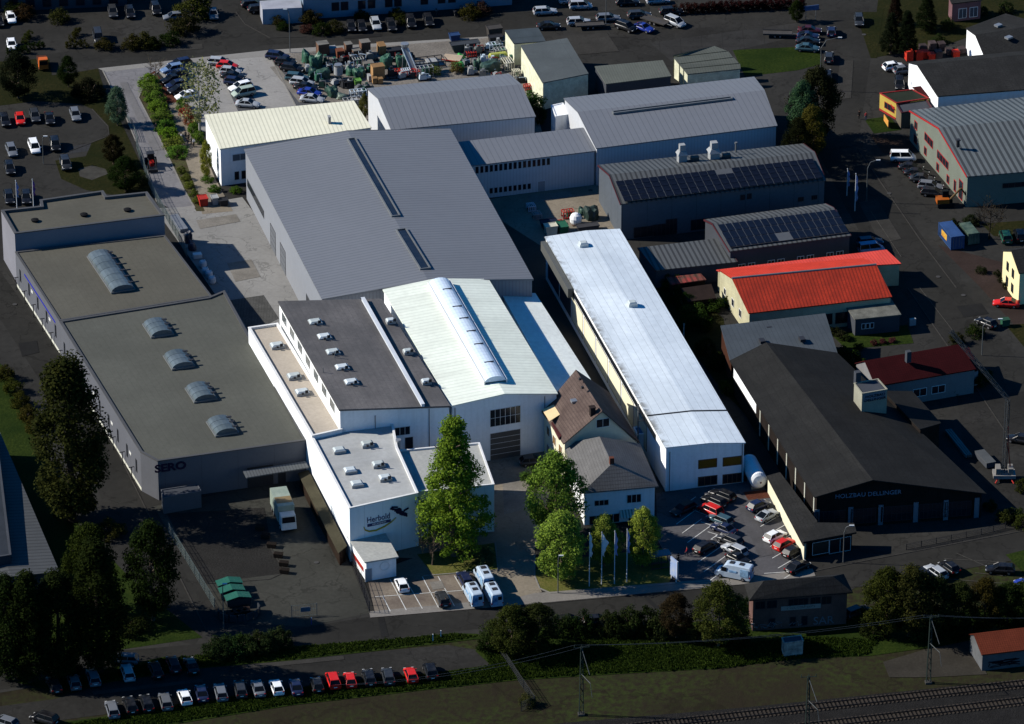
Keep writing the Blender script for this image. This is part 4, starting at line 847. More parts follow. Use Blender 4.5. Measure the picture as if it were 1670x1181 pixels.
lp = [PV.loc(p) for p in E]; mb = MB(); mb.hexa([p-Vector((0, 0, .3)) for p in lp]+lp); mb.build('roof', roof_black2, PV.root)
ip = [Vector((*q, 0)) for q in offset_poly([(q.x, q.y) for q in lp], .6)]; mb = MB(); mb.prism([(q.x, q.y) for q in ip], -.2, 3.3); mb.build('wall', wall_timber, PV.root)
PV.c = sum(ip, Vector())/4; PV.sides = {'f': (ip[0], ip[3])}; wall_item(PV, 'f', '.27', .5, 2.8, 2.2, 'window', 1, 1, white_frame, mat('shop_window', (.025, .04, .035), .2, .4)); wall_item(PV, 'f', '.72', .2, 3.6, 2.5, 'window', 2, 1, white_frame, glass())
# dark red house
B21 = hall('red_tiled_house', 'dark red tiled house with lit white gable behind the timber hall', 'house', ((1394, 592), (1540, 566)), ((1428, 630), (1592, 602)), 4.6, 4.6, mat('house_grey_render', (.2, .2, .2), .85, .1, vdirt=.2), roof_darkred, .45, 2.4)
B21c = hall('house_extension', 'low dark red hipped wing in front of the dark red house', 'house wing', ((1412, 604), (1450, 596)), ((1438, 634), (1480, 626)), 3.4, 3.2, MC['house_grey_render'], roof_darkred, .5, 1.9, riseb=1.2)
p = roof_pt(B21, 1481, 584, 7.2); mb = MB(); mb.box((0, 0, .3), (.8, .8, 2.0)); mb.build('chimney', wall_dark, B21.root, loc=p)
for u in (1500, 1530): s, z = at_wall(B21, 'e2', u, 640); wall_item(B21, 'e2', s, 1.2, 2.4, 1.4, 'window', 2, 1, white_frame, glass())
B21b = hall('garage', 'dark red tiled garage wing at the end of the red house', 'garage', ((1540, 580), (1580, 566)), ((1570, 612), (1598, 602)), 3.4, 3.0, wall_sero_l, roof_darkred, 0)
# signal box
E = [P(1214, 952, 6.0), P(1376, 936, 6.0), P(1391, 966, 6.0), P(1222, 979, 6.0)]
SB = make_root('signal_box', 'brick railway signal box with dark hipped roof, name board and graffiti', 'signal box', E[3], E[2]); l = [SB.loc(p) for p in E]; r0 = SB.loc(P(1246, 947, 8.2)); r1 = SB.loc(P(1358, 940, 8.2)); mb = MB()
mb.add([l[0], l[1], l[2], l[3], r0, r1]+[q-dz for q in l], [(3, 2, 5, 4), (1, 0, 4, 5), (2, 1, 5), (0, 3, 4), (0, 3, 9, 6), (3, 2, 8, 9), (2, 1, 7, 8), (1, 0, 6, 7), (6, 9, 8, 7)])
me = mb.mesh('roof', roof_black2); bm = bmesh.new(); bm.from_mesh(me); bmesh.ops.recalc_face_normals(bm, faces=bm.faces); bm.to_mesh(me); bm.free(); place('roof', me, SB.root)
ip = [Vector((*q, 0)) for q in offset_poly([(q.x, q.y) for q in l], .7)]; mb = MB(); mb.prism([(q.x, q.y) for q in ip], -.3, 5.85); mb.build('wall', brick_d, SB.root)
SB.c = sum(ip, Vector())/4; SB.sides = {'f': (ip[3], ip[2])}
for u in (1240, 1259, 1294, 1310, 1330, 1348): s, z = at_wall(SB, 'f', u, 983-(u-1240)*.06); wall_item(SB, 'f', s, 3.9, 1.5, 1.3, 'window', 2, 1, dark_frame, glass())
for u in (1259, 1293, 1312): s, z = at_wall(SB, 'f', u, 1010); wall_item(SB, 'f', s, .4, .9, 1.6, 'window', 1, 1, dark_frame, glass())
mb = MB(); mb.box((0, 0, 0), (6.2, .06, .75)); s, z = at_wall(SB, 'f', 1306, 990); A, B = SB.sides['f']; d = (B-A).normalized(); p = A+d*s; n_ = Vector((d.y, -d.x, 0))
mb.build('name_board', mat('board_grey', (.3, .29, .26), .8, .1), SB.root, loc=(p.x+n_.x*.06, p.y+n_.y*.06, z), rz=math.atan2(d.y, d.x))
wall_text(SB, 'f', 1306, 989.5, 'Meckesheim', .85, mat('black_lettering', (.006, .006, .006)), squash=1.05)
wall_text(SB, 'f', 1343, 1012, 'SAR', 1.9, mat('graffiti_pale', (.17, .19, .21), .8, .4)); mb = MB(); rg = random.Random(7)
for k in range(30): x0 = rg.uniform(-4, 4); mb.tube((x0, rg.uniform(-.6, .5), 0), (x0+rg.uniform(-.9, .9), rg.uniform(-.6, .5), .01), rg.uniform(.03, .08), n=5)
wall_text(SB, 'f', 1262, 1018, '', 1, MC['graffiti_pale'], mesh=mb.mesh('graffiti', mat('graffiti_lilac', (.16, .15, .22), .8, .5)), name='graffiti')
B23 = hall('tiled_shed', 'trackside shed with rust-red tiled roof and graffiti on its white walls', 'shed', ((1580, 1034), (1700, 1020)), ((1601, 1068), (1720, 1054)), 3.0, 3.0, mat('graffiti_wall', (.1, .105, .11), .85, .3), roof_rust, .35, 1.3)
gr = mat('black_graffiti', (.006, .006, .01), .8, .4)
mb = MB(); rg = random.Random(3)
for k in range(22): mb.tube((rg.uniform(-2.6, 2.6), rg.uniform(-.6, .6), 0), (rg.uniform(-2.6, 2.6), rg.uniform(-.6, .6), .01), rg.uniform(.03, .09), n=5)
wall_text(B23, 'e2', 1637, 1081, '', 1, gr, mesh=mb.mesh('graffiti', gr), name='graffiti')
B24 = flat('relay_hut', 'tiny square hut with flat roof and graffiti alone on the grass', 'hut', [(1275, 1040), (1306, 1036), (1310, 1045), (1279, 1049)], 2.6, mat('hut_wall', (.22, .21, .2), .85, .5, 1.2, tint=(.3, .3, .26)), wall_dark, .05, .1, axis=(3, 2))
# hall with striped roof on the right edge
B25 = hall('striped_roof_hall', 'hall with striped metal roof and red-framed windows at the right edge', 'hall', ((1483, 180), (1760, 148)), ((1577, 288), (1840, 266)), 6.0, 6.2, mat('pale_green_wall', (.16, .18, .145), .8, .1), roof_striped, .5, 3.0, trim=red_frame)
for s, z, w_, h_ in ((.1, 3.6, 1.4, 1.5), (.1, .8, 1.4, 1.5), (.33, 3.6, 4.2, 1.5), (.28, .8, 1.2, 1.5), (.58, 3.0, 5.6, 1.5), (.5, .5, 1.2, 1.5), (.68, .5, 1.2, 1.5), (.8, .5, 1.0, 2.1), (.9, .3, 1.8, 3.6)):
    wall_item(B25, 'a', str(s), z, w_, h_, 'window', max(1, int(w_/1.3)), 1, red_frame, glass(), fw=.12)
p = roof_pt(B25, 1562, 238, 8.4); mb = MB(); mb.box((0, 0, .5), (.5, .5, 1.4)); mb.box((0, 0, 1.2), (.8, .8, .15)); mb.build('vent_stack', dark_frame, B25.root, loc=p)
for u in (1645, 1665): s, z = at_wall(B25, 'e2', u, 300); wall_item(B25, 'e2', s, 3.2, 2.2, .9, 'window', 2, 1, dark_frame, glass())
B26 = hall('slate_workshop', 'dark slate-roofed workshop with bright white gable near the red pallets', 'workshop', ((1480, 101), (1760, 74)), ((1529, 157), (1800, 136)), 5.6, 5.6, wall_white, roof_black2, .3, 1.6)
for u in (1595, 1640): s, z = at_wall(B26, 'e2', u, 165); wall_item(B26, 'e2', s, .2, 5.0, 3.2, 'gate', 2, 1, dark_frame, door_d, pane_name='gate_leaf')
B27 = hall('dark_roofed_house', 'house with plain dark tiled roof and two roof windows at the upper right corner', 'house', ((1575, 46), (1640, 22)), ((1605, 92), (1760, 80)), 5.0, 4.4, wall_white, roof_black2, .5, 1.5)
for u, v in ((1628, 42), (1645, 62)):
    p = roof_pt(B27, u, v, 6); mb = MB(); mb.box((0, 0, .1), (1.3, 1.0, .35)); mb.build('roof_window', alu, B27.root, loc=p)
KI = flat('snack_kiosk', 'dark flat-roofed snack kiosk with yellow and red counter front', 'kiosk', [(1435, 152), (1488, 146), (1515, 160), (1462, 168)], 3.4, mat('yellow_counter_wall', (.5, .36, .07), .7, .15), mat('green_felt', (.022, .028, .02), .9, .2), .1, .15, axis=(3, 2), cap=mat('red_fascia', (.3, .02, .02)))
KF = left_side(KI)
wall_item(KI, KF, '.4', 1.1, 3.0, 1.2, 'serving_hatch', 3, 1, red_frame, glass()); wall_item(KI, KF, '.5', 0, 5, .35, 'red_band', 1, 1, red_frame, red_frame, pane_name='band', fw=.03)
B28 = hall('pub_extension', 'dark red flat extension between kiosk and slate workshop', 'extension', ((1488, 142), (1512, 139)), ((1510, 158), (1530, 155)), 3.6, 3.4, mat('beige_wall', (.2, .15, .1), .8, .2), roof_darkred, 0)
B28b = flat('snack_kiosk_annex', 'beige annex with red parapet in front of the dark kiosk', 'annex', [(1462, 170), (1510, 160), (1520, 176), (1470, 184)], 3.2, mat('beige_wall'if 0 else 'beige_render', (.12, .1, .075), .8, .2), wall_dark, .2, .2, axis=(3, 2), cap=maroon)
B33 = hall('yellow_house', 'yellow rendered house with dark roof cut by the right edge', 'house', ((1634, 408), (1700, 398)), ((1662, 446), (1730, 436)), 6.2, 6.2, mat('sunny_yellow_render', (.68, .6, .33), .85, .1), roof_black2, .5, 2.2)
for s in ('.3', '.62'):
    for z in (.8, 3.6): wall_item(B33, 'a', s, z, 1.1, 1.6, 'window', 1, 1, dark_frame, glass())
B34 = hall('brick_bungalow', 'pinkish bungalow with dark roof among the trees at the top right', 'bungalow', ((1546, -8), (1600, -14)), ((1552, 6), (1602, 0)), 4.2, 4.0, mat('pink_render', (.16, .08, .085), .8, .2), roof_black2, 0)
for u in (1570, 1588): s, z = at_wall(B34, 'e2', u, 14); wall_item(B34, 'e2', s, .6, 1.6, 2.0, 'window', 2, 1, white_frame, mat('pale_glass', (.07, .08, .1), .2, .2))
# sheds along the top
A1_ = hall('shed', 'small shed with blue-grey roof and graffitied cream wall, farthest of the row', 'shed', ((823, 49), (838, 71)), ((878, 45), (890, 67)), 4.6, 4.4, wall_yell, mat('blue_grey_felt', (.055, .07, .08), .85, .15, grid=(4, 50, .12, .4)), 0, inset=.1)
A2_ = hall('shed', 'larger shed with pale grey-green flat roof and lit cream side wall', 'shed', ((849, 74), (885, 135)), ((925, 62), (960, 120)), 5.6, 5.0, wall_yell, roof_shed_b, 0, inset=.1)
A3_ = hall('shed', 'low shed with olive ribbed roof in front of the parked vans', 'shed', ((970, 108), (1081, 98)), ((988, 137), (1095, 124)), 4.6, 4.0, wall_dark, roof_shed_g, 0, inset=.1)
ys = [(1097, 89, 1163, 74), (1098, 93, 1186, 83), (1107, 104, 1195, 93), (1114, 112, 1205, 103), (1121, 121, 1208, 112)]
for i, lab in enumerate(('farthest', 'second farthest', 'third farthest', 'nearest')):
    a_, b_ = ys[i], ys[i+1]
    hall('lock_up_garage', f'{lab} of the four pale-roofed lock-up garages behind the arched hall', 'garage', ((a_[0]+1, a_[1]+1), (a_[2]+2, a_[3]+1)), ((b_[0], b_[1]), (b_[2], b_[3])), 4.2, 3.7, wall_yell if i else wall_pale_d, roof_shed_g, 0, inset=.08, group='lock-up garages')
B5s = flat('white_lean_to', 'small white flat-roofed store squeezed between the two arched halls', 'store', [(899, 172), (918, 168), (930, 186), (906, 190)], 5.4, wall_white, wall_white, .1, .15, axis=(3, 2))
# long office along the top edge
P0 = G(495, 32); P1 = G(835, 8)
B29 = make_root('long_office', 'long pale blue office along the top edge with square dark windows', 'office building', P0, P1); L = (P1-P0).length
mb = MB(); mb.prism([(0, 0), (L, 0), (L, 14), (0, 14)], -.3, 7.4); mb.build('wall', mat('dull_blue_render', (.2, .255, .32), .8, .1), B29.root)
mb = MB(); mb.prism([(-.3, -.3), (L+.3, -.3), (L+.3, 14.3), (-.3, 14.3)], 7.4, 7.8); mb.build('roof', wall_dark, B29.root)
B29.c = Vector((L/2, 7, 0)); B29.sides = {'f': (Vector((0, 0, 0)), Vector((L, 0, 0)))}
for u in (547, 562, 590, 606, 634, 649, 692, 720, 737): s, z = at_wall(B29, 'f', u, 16-(u-547)*.07); wall_item(B29, 'f', s, 1.4, 1.4, 1.7, 'window', 1, 1, dark_frame, glass())
mb = MB(); mb.prism([(-8, -1), (-.4, -1.5), (-.4, 3), (-8, 3)], 0, 3.2); mb.build('entrance_porch', mat('bright_porch', (.35, .36, .4), .6, .2), B29.root)
B30 = make_root('dark_office', 'dark building with lit white corner at the top left', 'office building', G(-30, 20), G(250, 8)); L = 28
mb = MB(); mb.prism([(0, 0), (L, 0), (L, 10), (0, 10)], -.3, 6.5); mb.build('wall', wall_dark, B30.root); mb = MB(); mb.prism([(-.3, -.3), (L+.3, -.3), (L+.3, 10.3), (-.3, 10.3)], 6.5, 6.8); mb.build('roof', roof_black2, B30.root)
B30.c = Vector((L/2, 5, 0)); B30.sides = {'f': (Vector((0, 0, 0)), Vector((L, 0, 0)))}
for i in range(8): wall_item(B30, 'f', 3+i*3.2, .6, 1.6, 2, 'window', 2, 1, maroon, glass())
# left edge building
B32 = hall('ribbed_roof_building', 'grey ribbed-roof building with projecting roof at the lower left edge', 'building', ((-120, 760), (-60, 960)), ((-2, 700), (97, 932)), 4.6, 4.6, wall_dark, mat('pale_ribbed_roof', (.07, .075, .078), .7, .1, stripe=1.0, depth=.5, duty=.3), .5, .6)
B32b = flat('flat_roof_block', 'dark higher block shading the ribbed roof at the lower left edge', 'building', [(-140, 700), (-8, 690), (18, 905), (-140, 930)], 6.6, wall_dark, mat('dark_slate_felt', (.03, .036, .045), .8, .2), .15, .3)
# ============================================================ vehicles
GZ = .095
car_glass = mat('car_glass', (.006, .008, .011), rough=.2, var=.2, spec=.12, fine=0); lamp_w = mat('headlight_glass', (.6, .6, .58), .15, .1, spec=.6); lamp_r = mat('tail_light_glass', (.35, .01, .008), .25, .1, spec=.5)
rim_m = mat('wheel_rim', (.25, .25, .26), .4, .1, metal=.5); plate_m = mat('number_plate', (.6, .6, .58), .6, .05)
KIND = {  # length, width, height, belt, bonnet z, windscreen base, roof front, roof rear, rear glass base, boot z
 'hatchback': (4.1, 1.75, 1.48, .95, .80, .25, .44, .86, .98, .93), 'estate car': (4.65, 1.8, 1.48, .94, .80, .27, .44, .90, .985, .93),
 'saloon': (4.6, 1.8, 1.44, .93, .82, .27, .44, .70, .86, .93), 'SUV': (4.5, 1.86, 1.70, 1.08, .98, .22, .38, .91, .985, 1.05),
 'people carrier': (4.5, 1.84, 1.72, 1.02, .90, .17, .36, .93, .985, 1.0), 'coupe': (4.25, 1.8, 1.38, .92, .82, .30, .46, .66, .93, .90),
 'small van': (4.7, 1.85, 1.95, 1.12, 1.05, .15, .30, .965, .99, 1.1)}
CARM = {}
def car_meshes(kind):
    if kind in CARM: return CARM[kind]
    L, W, H, belt, bon, wb, rf, rr, gb, boot = KIND[kind]; X = lambda f: L/2-L*f
    st = [(0, .45, .60, .80), (.03, .28, .68, .92), (.10, .22, bon-.04, .985), (wb, .2, belt-.02, 1), ((wb+gb)/2, .2, belt, 1), (gb-.06, .2, belt, 1), (gb, .22, boot, .99), (.985, .28, boot-.06 if gb < .95 else boot-.12, .95), (1.0, .42, .70, .9)]
    mb = MB(); vs = []; k = 8
    for f, zb, zt, wf in st:
        w_ = W/2*wf; zm = zb+(zt-zb)*.55
        vs += [(X(f), -w_*.9, zb), (X(f), -w_, zm), (X(f), -w_*.93, zt-.04), (X(f), -w_*.75, zt+.01), (X(f), w_*.75, zt+.01), (X(f), w_*.93, zt-.04), (X(f), w_, zm), (X(f), w_*.9, zb)]
    n = len(st); mb.add(vs, [(i*k+j, i*k+(j+1) % k, (i+1)*k+(j+1) % k, (i+1)*k+j) for i in range(n-1) for j in range(k)]+[tuple(range(k)), tuple(range((n-1)*k, n*k))])
    wr = W/2*.74; wbz = W/2*.9
    a = [(X(wb), -wbz, belt-.03), (X(wb), wbz, belt-.03), (X(gb), wbz, belt-.03 if gb > .9 else boot-.02), (X(gb), -wbz, belt-.03 if gb > .9 else boot-.02)]
    t = [(X(rf), -wr, H-.05), (X(rf), wr, H-.05), (X(rr), wr, H-.06), (X(rr), -wr, H-.06)]
    # roof skin and pillars in body colour
    vs = [(X(rf)-.02, -wr, H-.07), (X(rf)-.02, wr, H-.07), (X(rr), wr, H-.08), (X(rr), -wr, H-.08), (X(rf)-.1, -wr*.9, H), (X(rf)-.1, wr*.9, H), (X(rr)+.1, wr*.9, H-.01), (X(rr)+.1, -wr*.9, H-.01)]
    mb.hexa(vs)
    for i in range(4): mb.tube(Vector(a[i])*1.0, Vector(t[i]), .05, .045, 5)
    for s in (-1, 1):
        m0 = Vector((X((wb+gb)/2+.03), s*wbz*1.0, belt-.03)); m1 = Vector((X((rf+rr)/2), s*wr, H-.06)); mb.tube(m0, m1, .05, .05, 5)
        mb.box((X(wb)-.25, s*(W/2+.06), belt+.02), (.16, .16, .13))
    me = mb.mesh('body', paint_mat()); bm = bmesh.new(); bm.from_mesh(me); bmesh.ops.recalc_face_normals(bm, faces=bm.faces); bm.to_mesh(me); bm.free()
    me.polygons.foreach_set('use_smooth', [i < (n-1)*k for i in range(len(me.polygons))])
    g_ = MB(); g_.hexa(a+t); wm = g_.mesh('window', car_glass); bm = bmesh.new(); bm.from_mesh(wm); bmesh.ops.recalc_face_normals(bm, faces=bm.faces); bm.to_mesh(wm); bm.free()
    if 'wheel' not in CARM:
        q = MB(); q.tube((0, -.1, 0), (0, .1, 0), .32, n=14); q.tube((0, -.115, 0), (0, .115, 0), .19, n=10, mi=1); CARM['wheel'] = q.mesh('wheel', [black_m, rim_m])
        q = MB(); q.box((0, 0, 0), (.12, .36, .14)); CARM['hl'] = q.mesh('headlight', lamp_w)
        q = MB(); q.box((0, 0, 0), (.1, .26, .2)); CARM['tl'] = q.mesh('tail_light', lamp_r)
        q = MB(); q.box((0, 0, 0), (.04, .5, .12)); CARM['pl'] = q.mesh('number_plate', plate_m)
    CARM[kind] = (me, wm, L, W, boot); return CARM[kind]
CC = {'black': (.006, .006, .007), 'dark grey': (.022, .024, .027), 'grey': (.085, .09, .095), 'silver': (.30, .32, .34), 'white': (.74, .75, .75), 'red': (.5, .012, .008), 'dark blue': (.008, .014, .045),
      'blue': (.012, .03, .22), 'green': (.01, .06, .035), 'teal': (.03, .07, .09), 'maroon': (.04, .006, .01), 'pale blue': (.12, .19, .32), 'pale green': (.3, .36, .3), 'dull silver': (.11, .12, .135)}
PROTO = {}
def car(kind, colr, u, v, du, dv, label, group, name='parked_car', cat='car', h=.7):
    p = P(u, v, h); d = P(u+du, v+dv, h)-P(u-du, v-dv, h); rz = math.atan2(d.y, d.x)+R(2.5)*math.sin(u*1.7+v)
    key = kind
    if key not in PROTO:
        me, wm, L, W, boot = car_meshes(kind); r = thing(name, label, cat, (p.x, p.y, GZ), rz, group)
        place('body', me, r); place('window', wm, r)
        for sx in (.31, -.30):
            for sy in (-1, 1): place('wheel', CARM['wheel'], r, (L*sx, sy*(W/2-.1), .32))
        for sy in (-1, 1):
            place('headlight', CARM['hl'], r, (L*.47, sy*W*.33, .62)); place('tail_light', CARM['tl'], r, (-L*.49, sy*W*.38, boot-.12))
        place('number_plate', CARM['pl'], r, (-L/2-.01, 0, .62))
        PROTO[key] = r
    else:
        r = copy_tree(PROTO[key]); r.name = name; r.location = (p.x, p.y, GZ); r.rotation_euler = (0, 0, rz)
        for k_ in ('label', 'group', 'category'):
            if k_ in r: del r[k_]
        tag(r, label, cat, group)
    for ch in r.children:
        if ch.name.split('.')[0] == 'body': ch.color = (*CC[colr], 1)
    return r
ORD = ['first', 'second', 'third', 'fourth', 'fifth', 'sixth', 'seventh', 'eighth', 'ninth', 'tenth', 'eleventh', 'twelfth', 'thirteenth', 'fourteenth', 'fifteenth', 'sixteenth', 'seventeenth', 'eighteenth']
def row(where, group, end, direction, cars):
    for i, c in enumerate(cars):
        kind, colr, u, v = c[:4]; d = c[4] if len(c) > 4 else direction
        car(kind, colr, u, v, d[0], d[1], f'{colr} {kind} {where}, {ORD[i]} from the {end}', group)
H_, E_, S_, V_, M_, C_ = 'hatchback', 'estate car', 'saloon', 'SUV', 'people carrier', 'coupe'
car(H_, 'white', 655, 953, -.5, -1, 'white hatchback alone in the marked bay beside the gatehouse hut', 'cars in the small front car park')
car(E_, 'dark grey', 722, 976, -.5, -1, 'dark grey estate in the front bays with a person standing at its tail', 'cars in the small front car park')
car(E_, 'dark blue', 758, 944, -.5, -1, 'dark blue estate parked left of the farthest liveried van', 'cars in the small front car park')
row('in the lined car park\'s inner row', 'cars in the lined car park', 'long hall', (-1, -.42), [(E_, 'black', 1178, 807), (E_, 'black', 1164, 817), (V_, 'red', 1158, 832), (E_, 'teal', 1174, 847), (S_, 'dark blue', 1180, 862), (E_, 'dark grey', 1190, 880), (E_, 'silver', 1198, 896), (C_, 'black', 1204, 911, (1, .45))])
car(E_, 'black', 1114, 830, -1, .45, 'black estate in deep shade left of the red car', 'cars in the lined car park')
car(E_, 'black', 1151, 891, 1, -.5, 'black estate alone in the middle bays near the two standing people', 'cars in the lined car park')
row('along the car park\'s cream wall', 'cars in the lined car park', 'white tank', (1, -.48), [(H_, 'dark blue', 1237, 824), (C_, 'silver', 1251, 840), (H_, 'white', 1264, 874), (H_, 'red', 1279, 887), (H_, 'black', 1294, 899), (S_, 'black', 1301, 924)])
row('in the column behind the birch', 'cars in the paved staff car park', 'street', (-1, .22), [(E_, 'dark blue', 293, 103), (E_, 'pale blue', 281, 112), (H_, 'dark blue', 289, 121), (S_, 'black', 281, 129), (H_, 'dark blue', 287, 138), (H_, 'black', 291, 146), (H_, 'white', 303, 156)])
row('in the middle paved car park column', 'cars in the paved staff car park', 'street', (1, .1), [(E_, 'silver', 359, 101), (H_, 'red', 371, 107), (H_, 'silver', 376, 116), (S_, 'black', 380, 124), (H_, 'dark blue', 383, 133), (E_, 'white', 392, 141, (-1, .25)), (M_, 'pale green', 397, 151, (-1, .2)), (S_, 'silver', 404, 169)])
row('beside the tarpaulined machines', 'cars in the paved staff car park', 'street', (1, .12), [(E_, 'dark blue', 453, 91), (H_, 'black', 466, 101), (E_, 'black', 477, 111), (E_, 'teal', 485, 126), (E_, 'silver', 493, 134), (S_, 'black', 499, 142), (S_, 'blue', 505, 151), (S_, 'silver', 509, 161)])
dn = (.3, 1)
car(H_, 'white', 19, 73, *dn, 'white hatchback standing alone at the top left beside the clipped hedge box', 'cars in the upper left lots')
car('small van', 'dark grey', 160, 61, .25, 1, 'dark pickup-like van by the low street wall, top left', 'cars in the upper left lots')
row('before the dark top-left office', 'cars in the upper left lots', 'left', dn, [(E_, 'black', -2, 34), (H_, 'white', 18, 29), (E_, 'dark grey', 184, 19), (E_, 'black', 212, 20), (V_, 'black', 254, 15), (H_, 'dull silver', 283, 27, (-1, .1)), (H_, 'dull silver', 348, 23)])
row('in the left lot\'s upper row', 'cars in the upper left lots', 'left', dn, [(E_, 'black', 8, 196), (H_, 'red', 33, 194), (E_, 'dark grey', 57, 189), (S_, 'black', 81, 193), (E_, 'dull silver', 123, 187)])
row('in the left lot\'s lower row', 'cars in the upper left lots', 'left', dn, [(E_, 'dull silver', 19, 245), (M_, 'white', 56, 240), (V_, 'black', 90, 236), (V_, 'dark grey', 107, 267), (E_, 'black', 16, 274)])
row('behind the depot roof', 'cars in the upper left lots', 'left', (.15, 1), [(E_, 'black', 15, 322), (E_, 'black', 43, 322)])
row('below the long blue office', 'cars along the top street', 'porch', dn, [(H_, 'black', 573, 43), (H_, 'black', 590, 43), (E_, 'silver', 613, 39), (E_, 'black', 638, 41), (V_, 'black', 670, 36), (E_, 'black', 699, 33)])
row('at the bend of the top street', 'cars along the top street', 'left', (1, -.1), [(E_, 'black', 413, 6), (E_, 'black', 424, 14)])
row('front row of the upper right lot', 'cars in the upper right lot', 'left', (1, -.05), [(S_, 'black', 895, 42), (E_, 'silver', 944, 35), (E_, 'dull silver', 992, 29), (E_, 'dark grey', 1043, 24), (E_, 'black', 1095, 18)])
row('back row of the upper right lot', 'cars in the upper right lot', 'left', (1, -.05), [(E_, 'silver', 889, 18), (M_, 'silver', 947, 9), (E_, 'silver', 931, 0), (E_, 'black', 1024, 3), (E_, 'silver', 1073, 0)])
row('on the worn upper right yard', 'cars in the upper right lot', 'left', (1, .38), [(V_, 'black', 1021, 44), (C_, 'blue', 1050, 45), (M_, 'silver', 1101, 36)])
car(E_, 'dark grey', 1401, 33, 0, 1, 'dark car driving alone up the side street at the top right', 'cars on the right-hand street', name='moving_car')
row('at the kerb of the right-hand street', 'cars on the right-hand street', 'top', (0, -1), [(H_, 'dark blue', 1356, 51), (E_, 'dark grey', 1352, 93), (E_, 'black', 1349, 122)])
row('packed beside the grass plot', 'cars on the right-hand street', 'top', (1, .05), [(S_, 'maroon', 1321, 49), (C_, 'dark blue', 1318, 58), (S_, 'black', 1318, 67), (S_, 'teal', 1317, 78)])
row('by the slate workshop', 'cars on the right-hand street', 'top', (1, -.15), [(H_, 'white', 1457, 108), (H_, 'dull silver', 1474, 114), (V_, 'black', 1467, 137, (.2, 1))])
car('small van', 'white', 1473, 255, 1, .02, 'white delivery van with open rear beside the striped-roof hall', 'cars by the striped-roof hall', name='delivery_van', cat='van', h=.9)
row('along the red-framed windows', 'cars by the striped-roof hall', 'white van', (1, .1), [(S_, 'black', 1486, 273), (S_, 'black', 1495, 282), (S_, 'dark grey', 1504, 291), (E_, 'dull silver', 1518, 303), (E_, 'black', 1523, 314)])
car(E_, 'dark blue', 1419, 394, 1, -.1, 'dark blue estate in the shade below the solar workshop', 'cars on the right-hand street')
car('small van', 'pale blue', 1421, 406, 1, -.1, 'pale van roof showing behind the red roof', 'cars on the right-hand street', name='delivery_van', cat='van')
car(V_, 'green', 1640, 386, -.3, -1, 'green off-roader under the bare tree by the containers', 'cars at the right edge')
car(V_, 'black', 1663, 384, -.3, -1, 'black off-roader cut by the right edge near the green one', 'cars at the right edge')
car(S_, 'red', 1641, 494, -1, -.05, 'dark red saloon on reddish paving by the yellow house', 'cars at the right edge')
car(H_, 'black', 1608, 526, -.9, -.35, 'black hatchback turning on the side street near the green bin', 'cars at the right edge', name='moving_car')
car(E_, 'black', 1664, 716, -1, -.2, 'black car beside the lattice crane, cut by the edge', 'cars at the right edge')
row('under the poplars', 'cars by the poplars', 'left', (-.4, -1), [(E_, 'black', 88, 1116), (H_, 'grey', 121, 1112), (E_, 'dull silver', 152, 1104), (E_, 'dull silver', 201, 1075, (-1, -.05)), (E_, 'silver', 208, 1096), (E_, 'black', 254, 1092), (E_, 'maroon', 283, 1083), (S_, 'black', 312, 1085)])
row('in the bottom row by the railway', 'cars in the railway-side row', 'left', (-.3, -1), [(E_, 'dull silver', 183, 1156), (E_, 'black', 212, 1149), (E_, 'black', 239, 1146), (E_, 'grey', 270, 1143), (H_, 'white', 301, 1136), (S_, 'dark blue', 329, 1130), (E_, 'dull silver', 360, 1128), (E_, 'dark grey', 392, 1123), (S_, 'dull silver', 421, 1122), (H_, 'white', 451, 1120), (S_, 'dark blue', 483, 1120), (H_, 'black', 517, 1116), (V_, 'red', 543, 1109), (H_, 'red', 571, 1108), (E_, 'black', 602, 1104), (E_, 'dark grey', 633, 1102), (H_, 'red', 670, 1100), (V_, 'black', 702, 1094)])
row('at the lower left corner', 'cars in the railway-side row', 'left', (-1, -.3), [(E_, 'dull silver', 6, 1177), (V_, 'black', 72, 1172)])
row('on the lot behind the signal box', 'cars by the signal box', 'left', (-.8, -.6), [(E_, 'black', 1500, 934), (E_, 'silver', 1526, 932), (H_, 'black', 1548, 925), (E_, 'black', 1631, 928, (-1, -.05)), (H_, 'blue', 1672, 954)])
car(E_, 'dark grey', 1398, 997, 1, -.4, 'dark grey estate parked right beside the brick signal box', 'cars by the signal box')
row('half hidden behind the street shrubs', 'cars by the signal box', 'left', (1, -.1), [(H_, 'black', 928, 1012), (H_, 'black', 974, 1012)])
car(H_, 'dark grey', 868, 752, 1, -.1, 'dark hatchback by the large grey gate, half behind the tree', 'cars in the small front car park')
